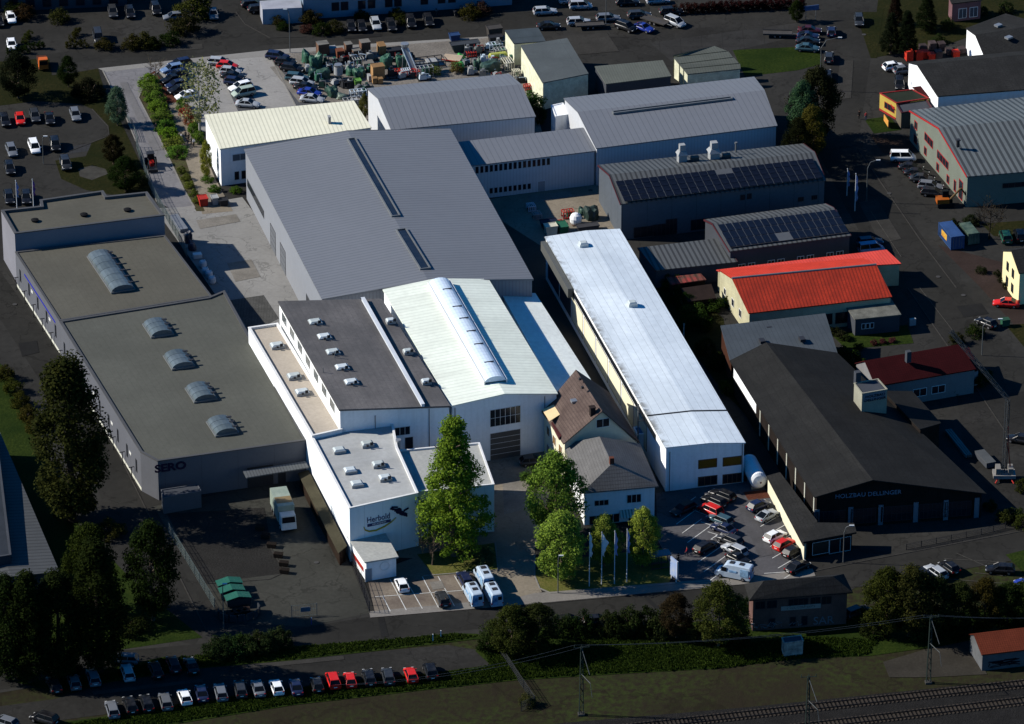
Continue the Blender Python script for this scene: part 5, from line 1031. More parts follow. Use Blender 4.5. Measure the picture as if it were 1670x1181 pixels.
# ---- liveried vans
def van_mesh():
    L, W, H = 5.9, 2.0, 2.55; X = lambda f: L/2-L*f
    st = [(0, .5, .75, .85), (.03, .32, 1.0, .95), (.14, .28, 1.28, 1), (.15, .28, 1.3, 1), (.27, .28, 2.3, .96), (.34, .28, H-.05, .96), (.6, .28, H, .96), (.97, .28, H-.03, .96), (1, .34, H-.12, .94)]
    mb = MB(); vs = []; k = 8
    for f, zb, zt, wf in st:
        w_ = W/2*wf; zm = min(1.15, zb+(zt-zb)*.6); tw = .8 if zt > 2 else .92
        vs += [(X(f), -w_*.95, zb), (X(f), -w_, zm), (X(f), -w_*(tw+.08), zt-.1), (X(f), -w_*(tw-.08), zt), (X(f), w_*(tw-.08), zt), (X(f), w_*(tw+.08), zt-.1), (X(f), w_, zm), (X(f), w_*.95, zb)]
    n = len(st); mb.add(vs, [(i*k+j, i*k+(j+1) % k, (i+1)*k+(j+1) % k, (i+1)*k+j) for i in range(n-1) for j in range(k)]+[tuple(range(k)), tuple(range((n-1)*k, n*k))])
    me = mb.mesh('body', paint_mat()); bm = bmesh.new(); bm.from_mesh(me); bmesh.ops.recalc_face_normals(bm, faces=bm.faces); bm.to_mesh(me); bm.free(); return me, L, W, H
vb, vL, vW, vH = van_mesh()
livery = mat('blue_livery', (.05, .2, .5), .4, .5, 1.2, tint=(.3, .5, .7)); livery_l = mat('pale_blue_livery', (.25, .42, .6), .4, .5, 1.5)
def van(u, v, du, dv, label, name='delivery_van', rearblue=True, h=1.2):
    p = P(u, v, h); d = P(u+du, v+dv, h)-P(u-du, v-dv, h)
    r = thing(name, label, 'van', (p.x, p.y, GZ), math.atan2(d.y, d.x), 'white vans with blue livery'); place('body', vb, r, color=(.36, .44, .52))
    mb = MB(); X = lambda f: vL/2-vL*f
    mb.hexa([(X(.155), -.86, 1.36), (X(.155), .86, 1.36), (X(.175), .86, 1.36), (X(.175), -.86, 1.36), (X(.245), -.75, 2.2), (X(.245), .75, 2.2), (X(.275), .75, 2.2), (X(.275), -.75, 2.2)]); mb.build('windscreen', car_glass, r)
    for s in (-1, 1):
        mb = MB(); mb.box((X(.27), s*.965, 1.65), (.9, .06, .7)); mb.build('side_window', car_glass, r)
        mb = MB(); mb.box((X(.84), s*.955, 1.5), (1.35, .07, 1.25)); mb.build('livery_panel', livery_l, r)
        mb = MB(); mb.box((X(.52), s*.975, 1.5), (1.3, .05, .35)); mb.build('livery_lettering', livery, r)
        place('headlight', CARM['hl'], r, (vL*.47, s*.72, .85)); place('tail_light', CARM['tl'], r, (-vL*.497, s*.88, .9))
        for sx in (.33, -.3): place('wheel', CARM['wheel'], r, (vL*sx, s*.88, .33))
    mb = MB(); mb.box((-vL/2+.02, .38, 1.5), (.1, .85, 1.7)); mb.build('rear_livery', livery, r)
    mb = MB(); mb.box((-vL/2+.02, -.4, 1.75), (.1, .62, .6)); mb.build('rear_window', car_glass, r)
    for f in (.45, .72):
        mb = MB(); mb.box((X(f), 0, vH+.02), (.75, .8, .1)); mb.build('roof_vent', dark_frame, r)
    return r
van(789, 940, -.55, -1, 'white blue-liveried van, farthest of the three parked tail-on in front of the annex')
van(771, 967, -.55, -1, 'white blue-liveried van, near left one of the three parked tail-on together')
van(803, 967, -.55, -1, 'white blue-liveried van, near right one of the three parked tail-on together')
van(1197, 931, -1, -.2, 'white blue-liveried van parked broadside at the street edge of the lined car park')
# ---- box truck, tractor, excavator, orange truck
p = P(463, 836, 1.5); d = P(470, 858, 0)-P(456, 825, 0); t = thing('box_truck', 'white and mint box truck standing on the depot forecourt', 'truck', (p.x, p.y, GZ), math.atan2(d.y, d.x))
mb = MB(); mb.box((-1.1, 0, 2.05), (5.6, 2.4, 2.5)); mb.build('cargo_box', mat('mint_box', (.24, .32, .27), .5, .25, .5, tint=(.3, .34, .28)), t)
mb = MB(); mb.box((-1.1, 0, .6), (7.0, .9, .3)); mb.build('chassis', dark_frame, t)
mb = MB(); mb.hexa([(1.9, -1.1, .5), (3.7, -1.1, .5), (3.7, 1.1, .5), (1.9, 1.1, .5), (1.9, -1.05, 2.5), (3.2, -1.05, 2.5), (3.2, 1.05, 2.5), (1.9, 1.05, 2.5)]); mb.build('cab', mat('truck_cab', (.45, .46, .44), .4, .1), t)
mb = MB(); mb.hexa([(3.42, -.95, 1.5), (3.5, -.95, 1.5), (3.5, .95, 1.5), (3.42, .95, 1.5), (3.22, -.9, 2.3), (3.32, -.9, 2.3), (3.32, .9, 2.3), (3.22, .9, 2.3)]); mb.build('windscreen', car_glass, t)
mb = MB(); mb.box((-.1, 0, 3.31), (1.8, 2.3, .04)); mb.build('roof_panel', mat('tan_panel', (.22, .16, .08), .7, .2), t)
for x in (2.6, -1.6, -2.9):
    for s in (-1, 1): o = place('wheel', CARM['wheel'], t, (x, s*1.0, .42)); o.scale = (1.35, 1.6, 1.35)
t.scale = (1.12, 1.12, 1.12)
def machine(name, label, cat, u, v, du, dv):
    p = G(u, v); d = G(u+du*5, v+dv*5)-p; return thing(name, label, cat, (p.x, p.y, GZ), math.atan2(d.y, d.x))
t = machine('tractor', 'small red tractor with front loader on the site driveway', 'tractor', 247, 272, .3, 1)
mb = MB(); mb.box((.6, 0, .95), (1.7, .75, .7)); mb.build('bonnet', mat('red_enamel', (.3, .015, .012), .4, .2), t)
mb = MB(); mb.box((-.8, 0, 1.5), (1.3, 1.3, 1.6), 0, 0, .85); mb.build('cab', car_glass, t); mb = MB(); mb.box((-.8, 0, 2.36), (1.35, 1.35, .12)); mb.build('cab_roof', dark_frame, t)
for s in (-1, 1):
    o = place('wheel', CARM['wheel'], t, (-.9, s*.85, .7)); o.scale = (2.1, 2, 2.1); o = place('wheel', CARM['wheel'], t, (1.1, s*.7, .45)); o.scale = (1.3, 1.3, 1.3)
    mb = MB(); mb.tube((-.4, s*.6, 1.5), (1.4, s*.6, 1.9), .07); mb.tube((1.4, s*.6, 1.9), (2.4, s*.6, .6), .07); mb.build('loader_arm', dark_frame, t)
mb = MB(); mb.box((2.6, 0, .4), (.6, 1.7, .5)); mb.build('bucket', dark_frame, t)
t = machine('utility_truck', 'small orange municipal truck at the kerb among dark trees', 'truck', 70, 110, .25, 1)
oran = mat('orange_enamel', (.62, .13, .02), .45, .15)
mb = MB(); mb.box((1.2, 0, 1.35), (1.5, 1.8, 1.9), 0, 0, .9); mb.build('cab', oran, t); mb = MB(); mb.box((1.75, 0, 1.65), (.55, 1.5, .7)); mb.build('windscreen', car_glass, t)
mb = MB(); mb.box((-.9, 0, .95), (2.8, 1.8, .8)); mb.build('load_bed', mat('dark_orange', (.1, .03, .01), .6, .3), t)
for x in (1.3, -1.2):
    for s in (-1, 1): place('wheel', CARM['wheel'], t, (x, s*.8, .32))
t = machine('excavator', 'orange and black excavator with folded arm beside the striped-roof hall', 'excavator', 1541, 336, 1, -.05)
for s in (-1, 1):
    mb = MB(); mb.box((0, s*.85, .4), (3.0, .5, .7)); mb.build('track', black_m, t)
mb = MB(); mb.box((-.5, 0, 1.15), (2.2, 1.9, .9)); mb.build('engine_house', mat('orange_paint', (.4, .1, .012), .5, .2), t); mb = MB(); mb.box((.1, .5, 2.1), (1.2, .9, 1.3), 0, 0, .88); mb.build('cab', car_glass, t)
mb = MB(); mb.tube((.8, -.3, 1.3), (2.7, -.3, 3.4), .2); mb.tube((2.7, -.3, 3.4), (4.0, -.3, 1.6), .16); mb.box((4.1, -.3, 1.2), (.8, .8, .8)); mb.build('digger_arm', mat('ochre_arm', (.1, .055, .015), .6, .3), t)
def trailer(u, v, du, dv, label):
    t = machine('flat_trailer', label, 'trailer', u, v, du, dv); mb = MB(); mb.box((0, 0, .7), (5.5, 2.0, .12))
    for y in (-1, 1): mb.box((0, y, .85), (5.5, .08, .2))
    mb.build('load_bed', mat('trailer_deck', (.06, .055, .05), .7, .3), t); mb = MB(); mb.tube((2.7, 0, .65), (4.0, 0, .55), .06); mb.build('drawbar', steel, t)
    for x in (-.5, .5):
        for y in (-1, 1): place('wheel', CARM['wheel'], t, (x, y*.9, .33))
trailer(1268, 60, 1, .02, 'empty flat trailer on the slabs beside the grass plot'); trailer(1068, 39, 1, .3, 'short flat trailer behind the blue coupe'); trailer(962, 46, 1, -.05, 'low brown flat trailer by the yard fence')
def motorbike(u, v, label):
    t = machine('motorcycle', label, 'motorcycle', u, v, .3, 1); mb = MB(); mb.box((0, 0, .65), (1.0, .3, .4)); mb.box((-.3, 0, .88), (.7, .25, .12)); mb.tube((.5, 0, .9), (.75, 0, .35), .05); mb.build('frame', dark_frame, t)
    mb = MB(); mb.tube((.45, -.35, 1.0), (.45, .35, 1.0), .03); mb.build('handlebar', steel, t)
    for x in (-.7, .75): o = place('wheel', CARM['wheel'], t, (x, 0, .32)); o.scale = (1, .5, 1)
motorbike(712, 24, 'motorcycle parked left of the hedge below the blue office'); motorbike(741, 25, 'motorcycle nearest the hedge below the blue office')
# ============================================================ plants
LM = leaf_mat('leaf'); bark = mat('bark', (.12, .09, .065), .9, .3, 2.0, fine=.4); bark_d = mat('dark_bark_wood', (.03, .024, .019), .9, .3, 2.0, fine=.4); bark_w = mat('birch_bark', (.45, .43, .38), .8, .35, 3.0, fine=.5)
def leaves(mb, c, r, n, s, rnd, sq=1.0):
    for _ in range(n):
        while True:
            q = Vector((rnd.uniform(-1, 1), rnd.uniform(-1, 1), rnd.uniform(-1, 1)))
            if q.length < 1: break
        p = Vector(c)+Vector((q.x*r, q.y*r, q.z*r*sq)); nrm = (q+Vector((rnd.gauss(0, .5), rnd.gauss(0, .5), rnd.gauss(.35, .5)))).normalized()
        a = nrm.orthogonal().normalized(); a = (a*math.cos(rnd.random()*6.28)+nrm.cross(a)*math.sin(rnd.random()*6.28)).normalized(); b = nrm.cross(a); k = s*rnd.uniform(.6, 1.35)
        mb.add([p-a*k*.5, p+b*k*.32, p+a*k*.5, p-b*k*.32], [(0, 1, 2, 3)])
TM = {}
def limbs(mb, h, top, r, rnd, n=7, spread=.3, z0=.3):
    lean = Vector((rnd.uniform(-.03, .03), rnd.uniform(-.03, .03), 0))*h; pts = [lean*(i/5)+Vector((0, 0, top*i/5)) for i in range(6)]
    for i in range(5): mb.tube(pts[i], pts[i+1], r*(1-i*.16), r*(1-(i+1)*.16), 7)
    ends = []
    for k in range(n):
        z = z0*h+(top-z0*h)*k/n; t = k*2.4+rnd.random(); q = lean*(z/top)+Vector((0, 0, z)); L = spread*h*rnd.uniform(.6, 1)
        e = q+Vector((math.cos(t)*L, math.sin(t)*L, L*.6)); m = q.lerp(e, .5)+Vector((0, 0, -.05*L)); mb.tube(q, m, r*.38, r*.26, 5); mb.tube(m, e, r*.26, r*.1, 5); ends.append(e)
    return ends
def tree_meshes(kind, seed):
    key = (kind, seed)
    if key in TM: return TM[key]
    rnd = random.Random(hash(kind) % 1 + seed*77+len(kind)*13); tb, cb = MB(), MB(); h = 10.0; bk = bark
    if kind == 'broad':
        ends = limbs(tb, h, 6.8, .24, rnd, 8, .26, .28)
        for k in range(150):
            t = rnd.random()*6.28; z = rnd.uniform(-1, 1); rr = math.sqrt(1-z*z)*rnd.uniform(.5, 1.0); top = 1-.34*max(z, 0)
            c = (math.cos(t)*rr*3.25*top, math.sin(t)*rr*3.25*top, 5.25+z*4.1); leaves(cb, c, rnd.uniform(.5, 1.15), 130, .23, rnd, .85)
    elif kind == 'column':
        limbs(tb, h, 8.5, .22, rnd, 6, .1, .15); bk = bark_d
        for k in range(150):
            z = rnd.uniform(.08, 1); w_ = 1.45*min(1, (z/.3)**.6)*(1-max(0, z-.55)/.47)**.75+.12; t = rnd.random()*6.28; rr = w_*rnd.uniform(.55, 1)
            leaves(cb, (math.cos(t)*rr, math.sin(t)*rr, z*h*.96), rnd.uniform(.35, .62), 150, .16, rnd, 1.4)
    elif kind == 'conifer':
        limbs(tb, h, 9.3, .28, rnd, 12, .15, .1)
        for k in range(330):
            z = rnd.uniform(.1, .985)**.95; w_ = 2.25*(1-max(0, z-.28)/.74)**.8*(1 if z > .28 else .72+z)+.1; t = rnd.random()*6.28; rr = w_*(rnd.random()**.5)*1.06
            leaves(cb, (math.cos(t)*rr, math.sin(t)*rr, z*h-.1*rr), rnd.uniform(.3, .68), 110, .155, rnd, .75)
    elif kind == 'birch':
        bk = bark_w; ends = limbs(tb, h, 9.0, .15, rnd, 12, .25, .3)
        for k in range(70):
            t = rnd.random()*6.28; z = rnd.uniform(-1, 1); rr = math.sqrt(1-z*z)*rnd.uniform(.3, 1.0); c = (math.cos(t)*rr*3.0, math.sin(t)*rr*3.0, 6.1+z*3.6)
            leaves(cb, c, rnd.uniform(.6, 1.1), 22, .33, rnd, 1.1)
    elif kind == 'bare':
        bk = bark if seed != 3 else bark_d
        ends = limbs(tb, h, 6.5, .2, rnd, 12, .32, .25)
        for e in ends:
            for k in range(9):
                d = Vector((rnd.gauss(0, .8), rnd.gauss(0, .8), rnd.uniform(.2, 1.2))); tb.tube(e*rnd.uniform(.75, 1), e+d*rnd.uniform(.8, 1.9), .05, .02, 3)
        for k in range(26):
            e = rnd.choice(ends); leaves(cb, e+Vector((rnd.gauss(0, .8), rnd.gauss(0, .8), rnd.gauss(.5, .8))), .8, 9, .26, rnd)
    elif kind == 'shrub':   # 2 m high, 2.4 wide
        for k in range(7): tb.tube((0, 0, 0), (rnd.uniform(-.6, .6), rnd.uniform(-.6, .6), 1.2), .05, .02, 4)
        for k in range(46):
            t = rnd.random()*6.28; rr = rnd.random()**.5*1.0; z = rnd.uniform(.15, 1.0)*1.7*(1-.45*rr*rr); leaves(cb, (math.cos(t)*rr, math.sin(t)*rr, z), rnd.uniform(.22, .42), 60, .14, rnd, .9)
    elif kind == 'hedge':   # 4 m long block, 1.2 wide, 1.4 high
        for k in range(6): tb.tube((-1.8+k*.72, 0, 0), (-1.8+k*.72, 0, 1.0), .04, .02, 4)
        for k in range(64):
            leaves(cb, (rnd.uniform(-2.05, 2.05), rnd.uniform(-.5, .5), rnd.uniform(.15, 1.3)), rnd.uniform(.2, .33), 60, .13, rnd, .9)
    TM[key] = (tb.mesh('trunk', bk), cb.mesh('crown', LM)); return TM[key]
NEXTSEED = {}
def plant(kind, u, v, hgt, label, color, name='tree', cat='tree', group=None, wide=1.0, seed=None, rz=None, base=None, jitter=.14):
    s = NEXTSEED.get(kind, 0) % 3 if seed is None else seed; NEXTSEED[kind] = NEXTSEED.get(kind, 0)+1
    tm, cm = tree_meshes(kind, s); p = G(u, v) if base is None else base; rnd = random.Random(int(u*31+v*17))
    ref = {'shrub': 2.0, 'hedge': 1.5}.get(kind, 10.0); k = hgt/ref
    r = thing(name, label, cat, (p.x, p.y, .03), rnd.random()*6.28 if rz is None else rz, group); r.scale = (k*wide, k*wide if kind != 'hedge' else k, k)
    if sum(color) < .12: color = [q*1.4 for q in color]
    j = [max(.002, c*(1+rnd.uniform(-jitter, jitter))) for c in color]
    place('trunk', tm, r); place('crown', cm, r, color=j); return r
def hpx(ub, vb, vt):
    "height in metres of something standing at (ub,vb) whose top shows at row vt"
    b = G(ub, vb); z = 5.0
    for _ in range(12):
        z += (proj(b+Vector((0, 0, z)))[1]-vt)/8.4
    return z
LIT = (.1, .17, .026); LIT2 = (.15, .225, .032); DARK = (.008, .0135, .003); DARKB = (.009, .012, .0035); OLIVE = (.018, .0185, .0045); DGREEN = (.009, .018, .003)  # dark tones: dimming of trees off the site is put into leaf colour
plant('conifer', 741, 906, hpx(741, 906, 683), 'tall bright green conifer in front of the white annex', (.115, .18, .02), group=None, wide=.98)
plant('bare', 705, 922, 7.6, 'small half-bare tree leaning beside the tall conifer', (.07, .075, .03), seed=0)
plant('broad', 905, 880, hpx(905, 880, 736), 'largest leafy tree, against the left wall of the hipped house', LIT, group='lit trees round the hipped house', wide=.92, seed=0)
plant('broad', 915, 948, hpx(915, 948, 833), 'broad light green tree at the corner of the front lawn', LIT2, group='lit trees round the hipped house', wide=1.02, seed=1)
plant('broad', 985, 925, hpx(985, 925, 836), 'smaller light green tree right behind the flagpoles', LIT2, group='lit trees round the hipped house', wide=.82, seed=2)
plant('broad', 1048, 925, hpx(1048, 925, 828), 'light green tree between flagpoles and lined car park', LIT2, group='lit trees round the hipped house', wide=.85, seed=0)
plant('shrub', 790, 915, 3.2, 'dark shrub with pale tips at the edge of the annex lawn', (.03, .055, .03), 'shrub', 'shrub')
plant('shrub', 866, 790, 3.4, 'leafy shrub beside the gate yard, at the foot of the largest leafy tree', (.05, .09, .015), 'shrub', 'shrub')
plant('birch', 326, 222, hpx(326, 222, 98), 'tall pale birch beside the cream-roofed building', (.14, .15, .07), wide=1.0)
plant('bare', 254, 130, 5.0, 'thin young tree at the tip of the bark bed', (.05, .055, .025), seed=1)
# clipped hedge along the drive: separate shrubs
hl = [(241, 138), (246, 152), (253, 166), (258, 180), (264, 196), (270, 212), (276, 226), (283, 240), (290, 254)]
for i, (u, v) in enumerate(hl):
    plant('shrub', u, v, 2.3, f'yellow-green shrub edging the lit driveway, {ORD[i]} from the street', ((.10, .15, .015), (.09, .14, .02), (.065, .14, .018))[i % 3], 'shrub', 'shrub', 'shrubs along the lit driveway', 1.6)
rl = [(297, 178), (304, 190), (311, 203), (317, 217), (323, 232)]
for i, (u, v) in enumerate(rl):
    plant('shrub', u, v, 2.6, f'{"red-leaved" if i in (1, 2) else "green"} shrub beside the footpath, {ORD[i]} from the car park', (.22, .06, .03) if i in (1, 2) else (.08, .15, .018), 'shrub', 'shrub', 'shrubs along the footpath', .9)
for i, (u, v) in enumerate(((296, 282), (303, 294), (309, 306), (316, 320), (322, 332))):
    plant('shrub', u, v, 1.5, f'low hedge bush at the lower drive edge, {ORD[i]} from the top', (.09, .11, .02), 'shrub', 'shrub', 'low bushes at the lower drive', 1.1)
plant('broad', 337, 292, 7.8, 'yellowing young tree at the corner of the cream-roofed building', (.2, .18, .03), wide=.48)
for i, (u, v) in enumerate(((338, 296), (350, 312), (385, 314))): plant('shrub', u, v, 1.4, ('small round bush under the yellowing tree', 'green bush at the building corner', 'green bush under the ground-floor windows')[i], (.05, .1, .012), 'shrub', 'shrub', None, 1.5)
plant('shrub', 868, 180, 4.6, 'tall dark green bush between the two arched halls', (.03, .055, .012), 'shrub', 'shrub', None, .9)
plant('shrub', 876, 198, 3.4, 'deep shaded bush in the gap right of the arched hall', (.012, .02, .006), 'shrub', 'shrub')
plant('shrub', 745, 118, 2.6, 'olive bush at the edge of the storage yard, nearer the red crates', (.10, .10, .03), 'shrub', 'shrub'); plant('shrub', 708, 122, 2.4, 'green bush at the storage yard edge, nearer the conveyor frame', (.09, .12, .03), 'shrub', 'shrub')
plant('broad', 594, 196, 5.5, 'olive young tree at the corner of the arched hall and cream roof', (.09, .1, .025), wide=.6)
# dark left side
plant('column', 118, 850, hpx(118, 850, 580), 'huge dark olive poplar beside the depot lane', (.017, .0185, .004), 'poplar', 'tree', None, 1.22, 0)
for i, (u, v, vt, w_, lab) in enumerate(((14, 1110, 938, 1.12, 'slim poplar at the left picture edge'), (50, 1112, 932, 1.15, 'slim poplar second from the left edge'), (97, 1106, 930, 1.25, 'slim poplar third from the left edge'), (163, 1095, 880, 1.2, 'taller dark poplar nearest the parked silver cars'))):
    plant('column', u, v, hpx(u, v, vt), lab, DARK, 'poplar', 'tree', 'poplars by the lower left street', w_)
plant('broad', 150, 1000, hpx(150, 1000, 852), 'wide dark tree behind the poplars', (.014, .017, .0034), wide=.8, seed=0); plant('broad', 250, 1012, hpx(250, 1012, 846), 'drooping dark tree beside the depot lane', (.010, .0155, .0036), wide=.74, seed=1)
for i, (u, v, h_, c) in enumerate(((1390, 600, 3.4, DGREEN), (1402, 642, 2.6, DARK), (1600, 625, 3, DGREEN), (1556, 640, 2, OLIVE), (1372, 588, 3, DGREEN), (1590, 548, 2.4, DGREEN), (1560, 560, 2.2, OLIVE))): plant('shrub', u, v, h_, f'garden shrub around the dark red house, {ORD[i]} of seven', c, 'shrub', 'shrub', 'shrubs round the dark red house', 1.2)
plant('shrub', 116, 1095, 3.2, 'small dark shrub between two poplars', DARKB, 'shrub', 'shrub')
plant('shrub', 215, 1030, 3.0, 'low black-green bush under the drooping tree', DARKB, 'shrub', 'shrub', None, 1.6); plant('shrub', 180, 875, 3.4, 'olive bush below the huge poplar', OLIVE, 'shrub', 'shrub', None, 1.3)
for i, (u, v) in enumerate(((10, 618), (22, 640), (34, 662), (46, 684), (58, 704))):
    plant('shrub', u, v, 3.0, f'olive hedge bush on the green verge left of the lane, {ORD[i]} from the top', (.026, .026, .005), 'shrub', 'shrub', 'hedge bushes left of the lane', 1.0)
# upper left
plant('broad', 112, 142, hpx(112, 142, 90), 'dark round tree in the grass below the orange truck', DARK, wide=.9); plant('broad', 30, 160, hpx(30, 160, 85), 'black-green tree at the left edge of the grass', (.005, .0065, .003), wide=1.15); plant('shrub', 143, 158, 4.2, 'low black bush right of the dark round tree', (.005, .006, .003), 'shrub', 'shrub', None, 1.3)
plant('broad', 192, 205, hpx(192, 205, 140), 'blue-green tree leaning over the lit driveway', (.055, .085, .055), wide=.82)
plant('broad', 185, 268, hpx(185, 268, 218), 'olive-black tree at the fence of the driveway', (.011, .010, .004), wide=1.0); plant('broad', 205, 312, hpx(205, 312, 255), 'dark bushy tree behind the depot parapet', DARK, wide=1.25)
plant('shrub', 228, 300, 3.0, 'dark green bush at the driveway fence', (.016, .025, .01), 'shrub', 'shrub', None, 1.0)
for i, (u, v, h_, c) in enumerate(((96, 35, 3.0, OLIVE), (315, 25, 5.2, (.022, .028, .005)), (300, 52, 4.4, (.014, .014, .004)), (278, 72, 3.0, DARK), (235, 76, 3.2, OLIVE), (215, 78, 3.0, OLIVE), (170, 80, 2.6, OLIVE), (250, 78, 2.4, DARK), (38, 30, 3.2, (.02, .01, .005)), (25, 22, 3.0, DARK))):
    plant('shrub', u, v, h_, f'bush beside the top-left lot and street, {ORD[i]} of the scattered bushes', c, 'shrub', 'shrub', 'bushes by the upper left street', 1.25)
for i, (u, v, d) in enumerate(((122, 62, 0), (126, 78, 1), (45, 66, 0), (55, 80, 1), (30, 88, 1))): plant('hedge', u, v, 1.6, f'clipped hedge piece in the top left lot, {ORD[i]} of five', (.02, .021, .004) if i < 3 else DARK, 'hedge', 'hedge', 'clipped hedges in the upper left lot', 1.0, rz=d*0 + (.1 if d else 1.3))
for i, (u, v, h_, c) in enumerate(((440, 30, 2.0, OLIVE), (455, 40, 2.2, OLIVE), (465, 22, 3.0, (.04, .036, .006)), (462, 48, 1.8, DGREEN), (508, 38, 3.0, (.02, .014, .005)), (500, 52, 1.8, (.035, .013, .013)), (525, 55, 2.6, DGREEN), (545, 52, 2.6, (.02, .017, .006)), (590, 30, 2.0, OLIVE), (648, 28, 2.2, (.025, .027, .006)), (655, 38, 1.8, OLIVE), (765, 28, 3.0, OLIVE), (785, 22, 2.8, (.025, .013, .01)))):
    plant('shrub', u, v, h_, f'garden bush in front of the long blue office, {ORD[i]} from the street bend', c, 'shrub', 'shrub', 'bushes before the long office', 1.3)
# upper right
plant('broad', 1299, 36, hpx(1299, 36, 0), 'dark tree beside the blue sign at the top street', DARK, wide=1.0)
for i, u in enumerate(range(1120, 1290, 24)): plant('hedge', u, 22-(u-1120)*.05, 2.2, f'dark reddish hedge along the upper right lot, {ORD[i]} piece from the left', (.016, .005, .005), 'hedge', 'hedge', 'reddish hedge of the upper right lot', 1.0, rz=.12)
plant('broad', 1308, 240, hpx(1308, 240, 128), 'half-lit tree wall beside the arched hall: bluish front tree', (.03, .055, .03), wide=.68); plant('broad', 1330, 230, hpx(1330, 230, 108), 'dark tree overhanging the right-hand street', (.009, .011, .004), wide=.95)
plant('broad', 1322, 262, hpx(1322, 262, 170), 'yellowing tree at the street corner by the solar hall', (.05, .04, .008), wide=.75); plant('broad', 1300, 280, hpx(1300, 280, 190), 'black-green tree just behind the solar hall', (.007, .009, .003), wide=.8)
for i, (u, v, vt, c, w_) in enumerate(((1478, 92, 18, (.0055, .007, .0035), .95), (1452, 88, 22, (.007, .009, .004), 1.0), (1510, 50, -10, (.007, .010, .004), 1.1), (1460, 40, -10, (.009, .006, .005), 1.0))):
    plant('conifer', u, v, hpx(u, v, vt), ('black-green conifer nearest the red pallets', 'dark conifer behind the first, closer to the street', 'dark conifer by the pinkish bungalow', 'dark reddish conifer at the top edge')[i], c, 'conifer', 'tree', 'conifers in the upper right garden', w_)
for i, (u, v, h_) in enumerate(((1515, 52, 2.2), (1545, 45, 2.2), (1530, 70, 2.0), (1640, 20, 2.4), (1600, 22, 2))): plant('shrub', u, v, h_, f'garden bush near the pinkish bungalow, {ORD[i]} of the group', (.013, .02, .006), 'shrub', 'shrub', 'bushes by the bungalow', 1.2)
plant('bare', 1613, 390, hpx(1613, 390, 318), 'bare brown tree beside the shipping containers', (.03, .025, .012), seed=3)
for i, (u, v, h_, w_) in enumerate(((1555, 372, 2.0, 1), (1585, 366, 2.0, 1.4), (1600, 445, 1.4, 1.3), (1638, 460, 1.6, 1.3), (1646, 470, 1.5, 1.3), (1640, 470, 1.2, 1), (1626, 450, 1.3, 1), (1540, 385, 1.5, 1.2))): plant('shrub', u, v, h_, f'scrubby bush round the containers and yellow house, {ORD[i]} of the group', (.012, .015, .006), 'shrub', 'shrub', 'bushes at the right edge', w_)
# dark garden
for i, (u, v, h_, w_) in enumerate(((1095, 470, 3.2, 1), (1105, 492, 3, 1), (1118, 505, 3.4, 1), (1130, 520, 3.4, 1.2), (1145, 535, 3.4, 1), (1110, 540, 3, 1), (1165, 505, 2.6, 1.2), (1150, 575, 3.2, 1), (1170, 600, 3.2, 1), (1187, 640, 3.0, 1), (1075, 455, 3, .9), (1190, 500, 2.6, .8))):
    plant('shrub', u, v, h_, f'shaded shrub in the narrow garden, {ORD[i]} from the striped shelter', DGREEN if i % 3 else (.018, .028, .005), 'shrub', 'shrub', 'shrubs in the shaded garden', w_)
for i, (u, v, h_) in enumerate(((1360, 545, 1.6), (1372, 552, 1.6), (1380, 555, 1.2), (1400, 570, 1.4), (1425, 562, 1.0), (1440, 560, 1.0), (1455, 558, 1.0))): plant('shrub', u, v, h_, f'low {"reddish flowering" if i > 3 else "dark"} bush in the strip garden below the annex, {ORD[i]} from the left', (.045, .012, .016) if i > 3 else (.012, .018, .006), 'shrub', 'shrub', 'bushes in the strip garden', 1.2)
for i, (u, v, h_) in enumerate(((1614, 830, 1.8), (1640, 850, 2.4), (1655, 845, 2.2), (1670, 860, 2.6), (1668, 800, 2.2))): plant('shrub', u, v, h_, f'bush right of the timber gable, {ORD[i]} of the group', (.016, .024, .005), 'shrub', 'shrub', 'bushes right of the timber hall', 1.2)
# street-side trees along the railway
for i, (u, v, vt, w_, c, lab) in enumerate(((835, 1068, 988, .95, (.019, .024, .0055), 'spreading dark bush-tree left of the wire fence'), (875, 1062, 985, 1.0, (.015, .02, .005), 'spreading dark bush-tree joined on its right'), (1172, 1055, 945, .8, (.022, .032, .006), 'tall green-tipped tree between the street and signal box'), (1103, 1040, 968, .8, (.017, .014, .0055), 'brownish round tree beside the tall green-tipped one'),
        (1445, 1035, 925, .75, (.017, .022, .005), 'dark tree right of the signal box'), (1482, 1038, 922, .8, (.018, .02, .005), 'dark tree of the cluster with brownish top'), (1525, 1036, 940, .75, (.013, .019, .005), 'dark tree in the cluster nearer the catenary mast'), (1562, 1036, 948, .75, (.013, .018, .005), 'dark tree at the right end of the cluster'),
        (1605, 1032, 940, .7, (.02, .014, .004), 'yellow-brown tree above the tiled shed'), (1642, 1030, 950, .8, (.014, .018, .005), 'green tree above the tiled shed, near the edge'), (1672, 1028, 945, .8, (.015, .02, .005), 'dark tree cut by the right edge above the shed'))):
    plant('broad', u, v, hpx(u, v, vt), lab, c, 'tree', 'tree', 'trees along the railway side', w_*1.35)
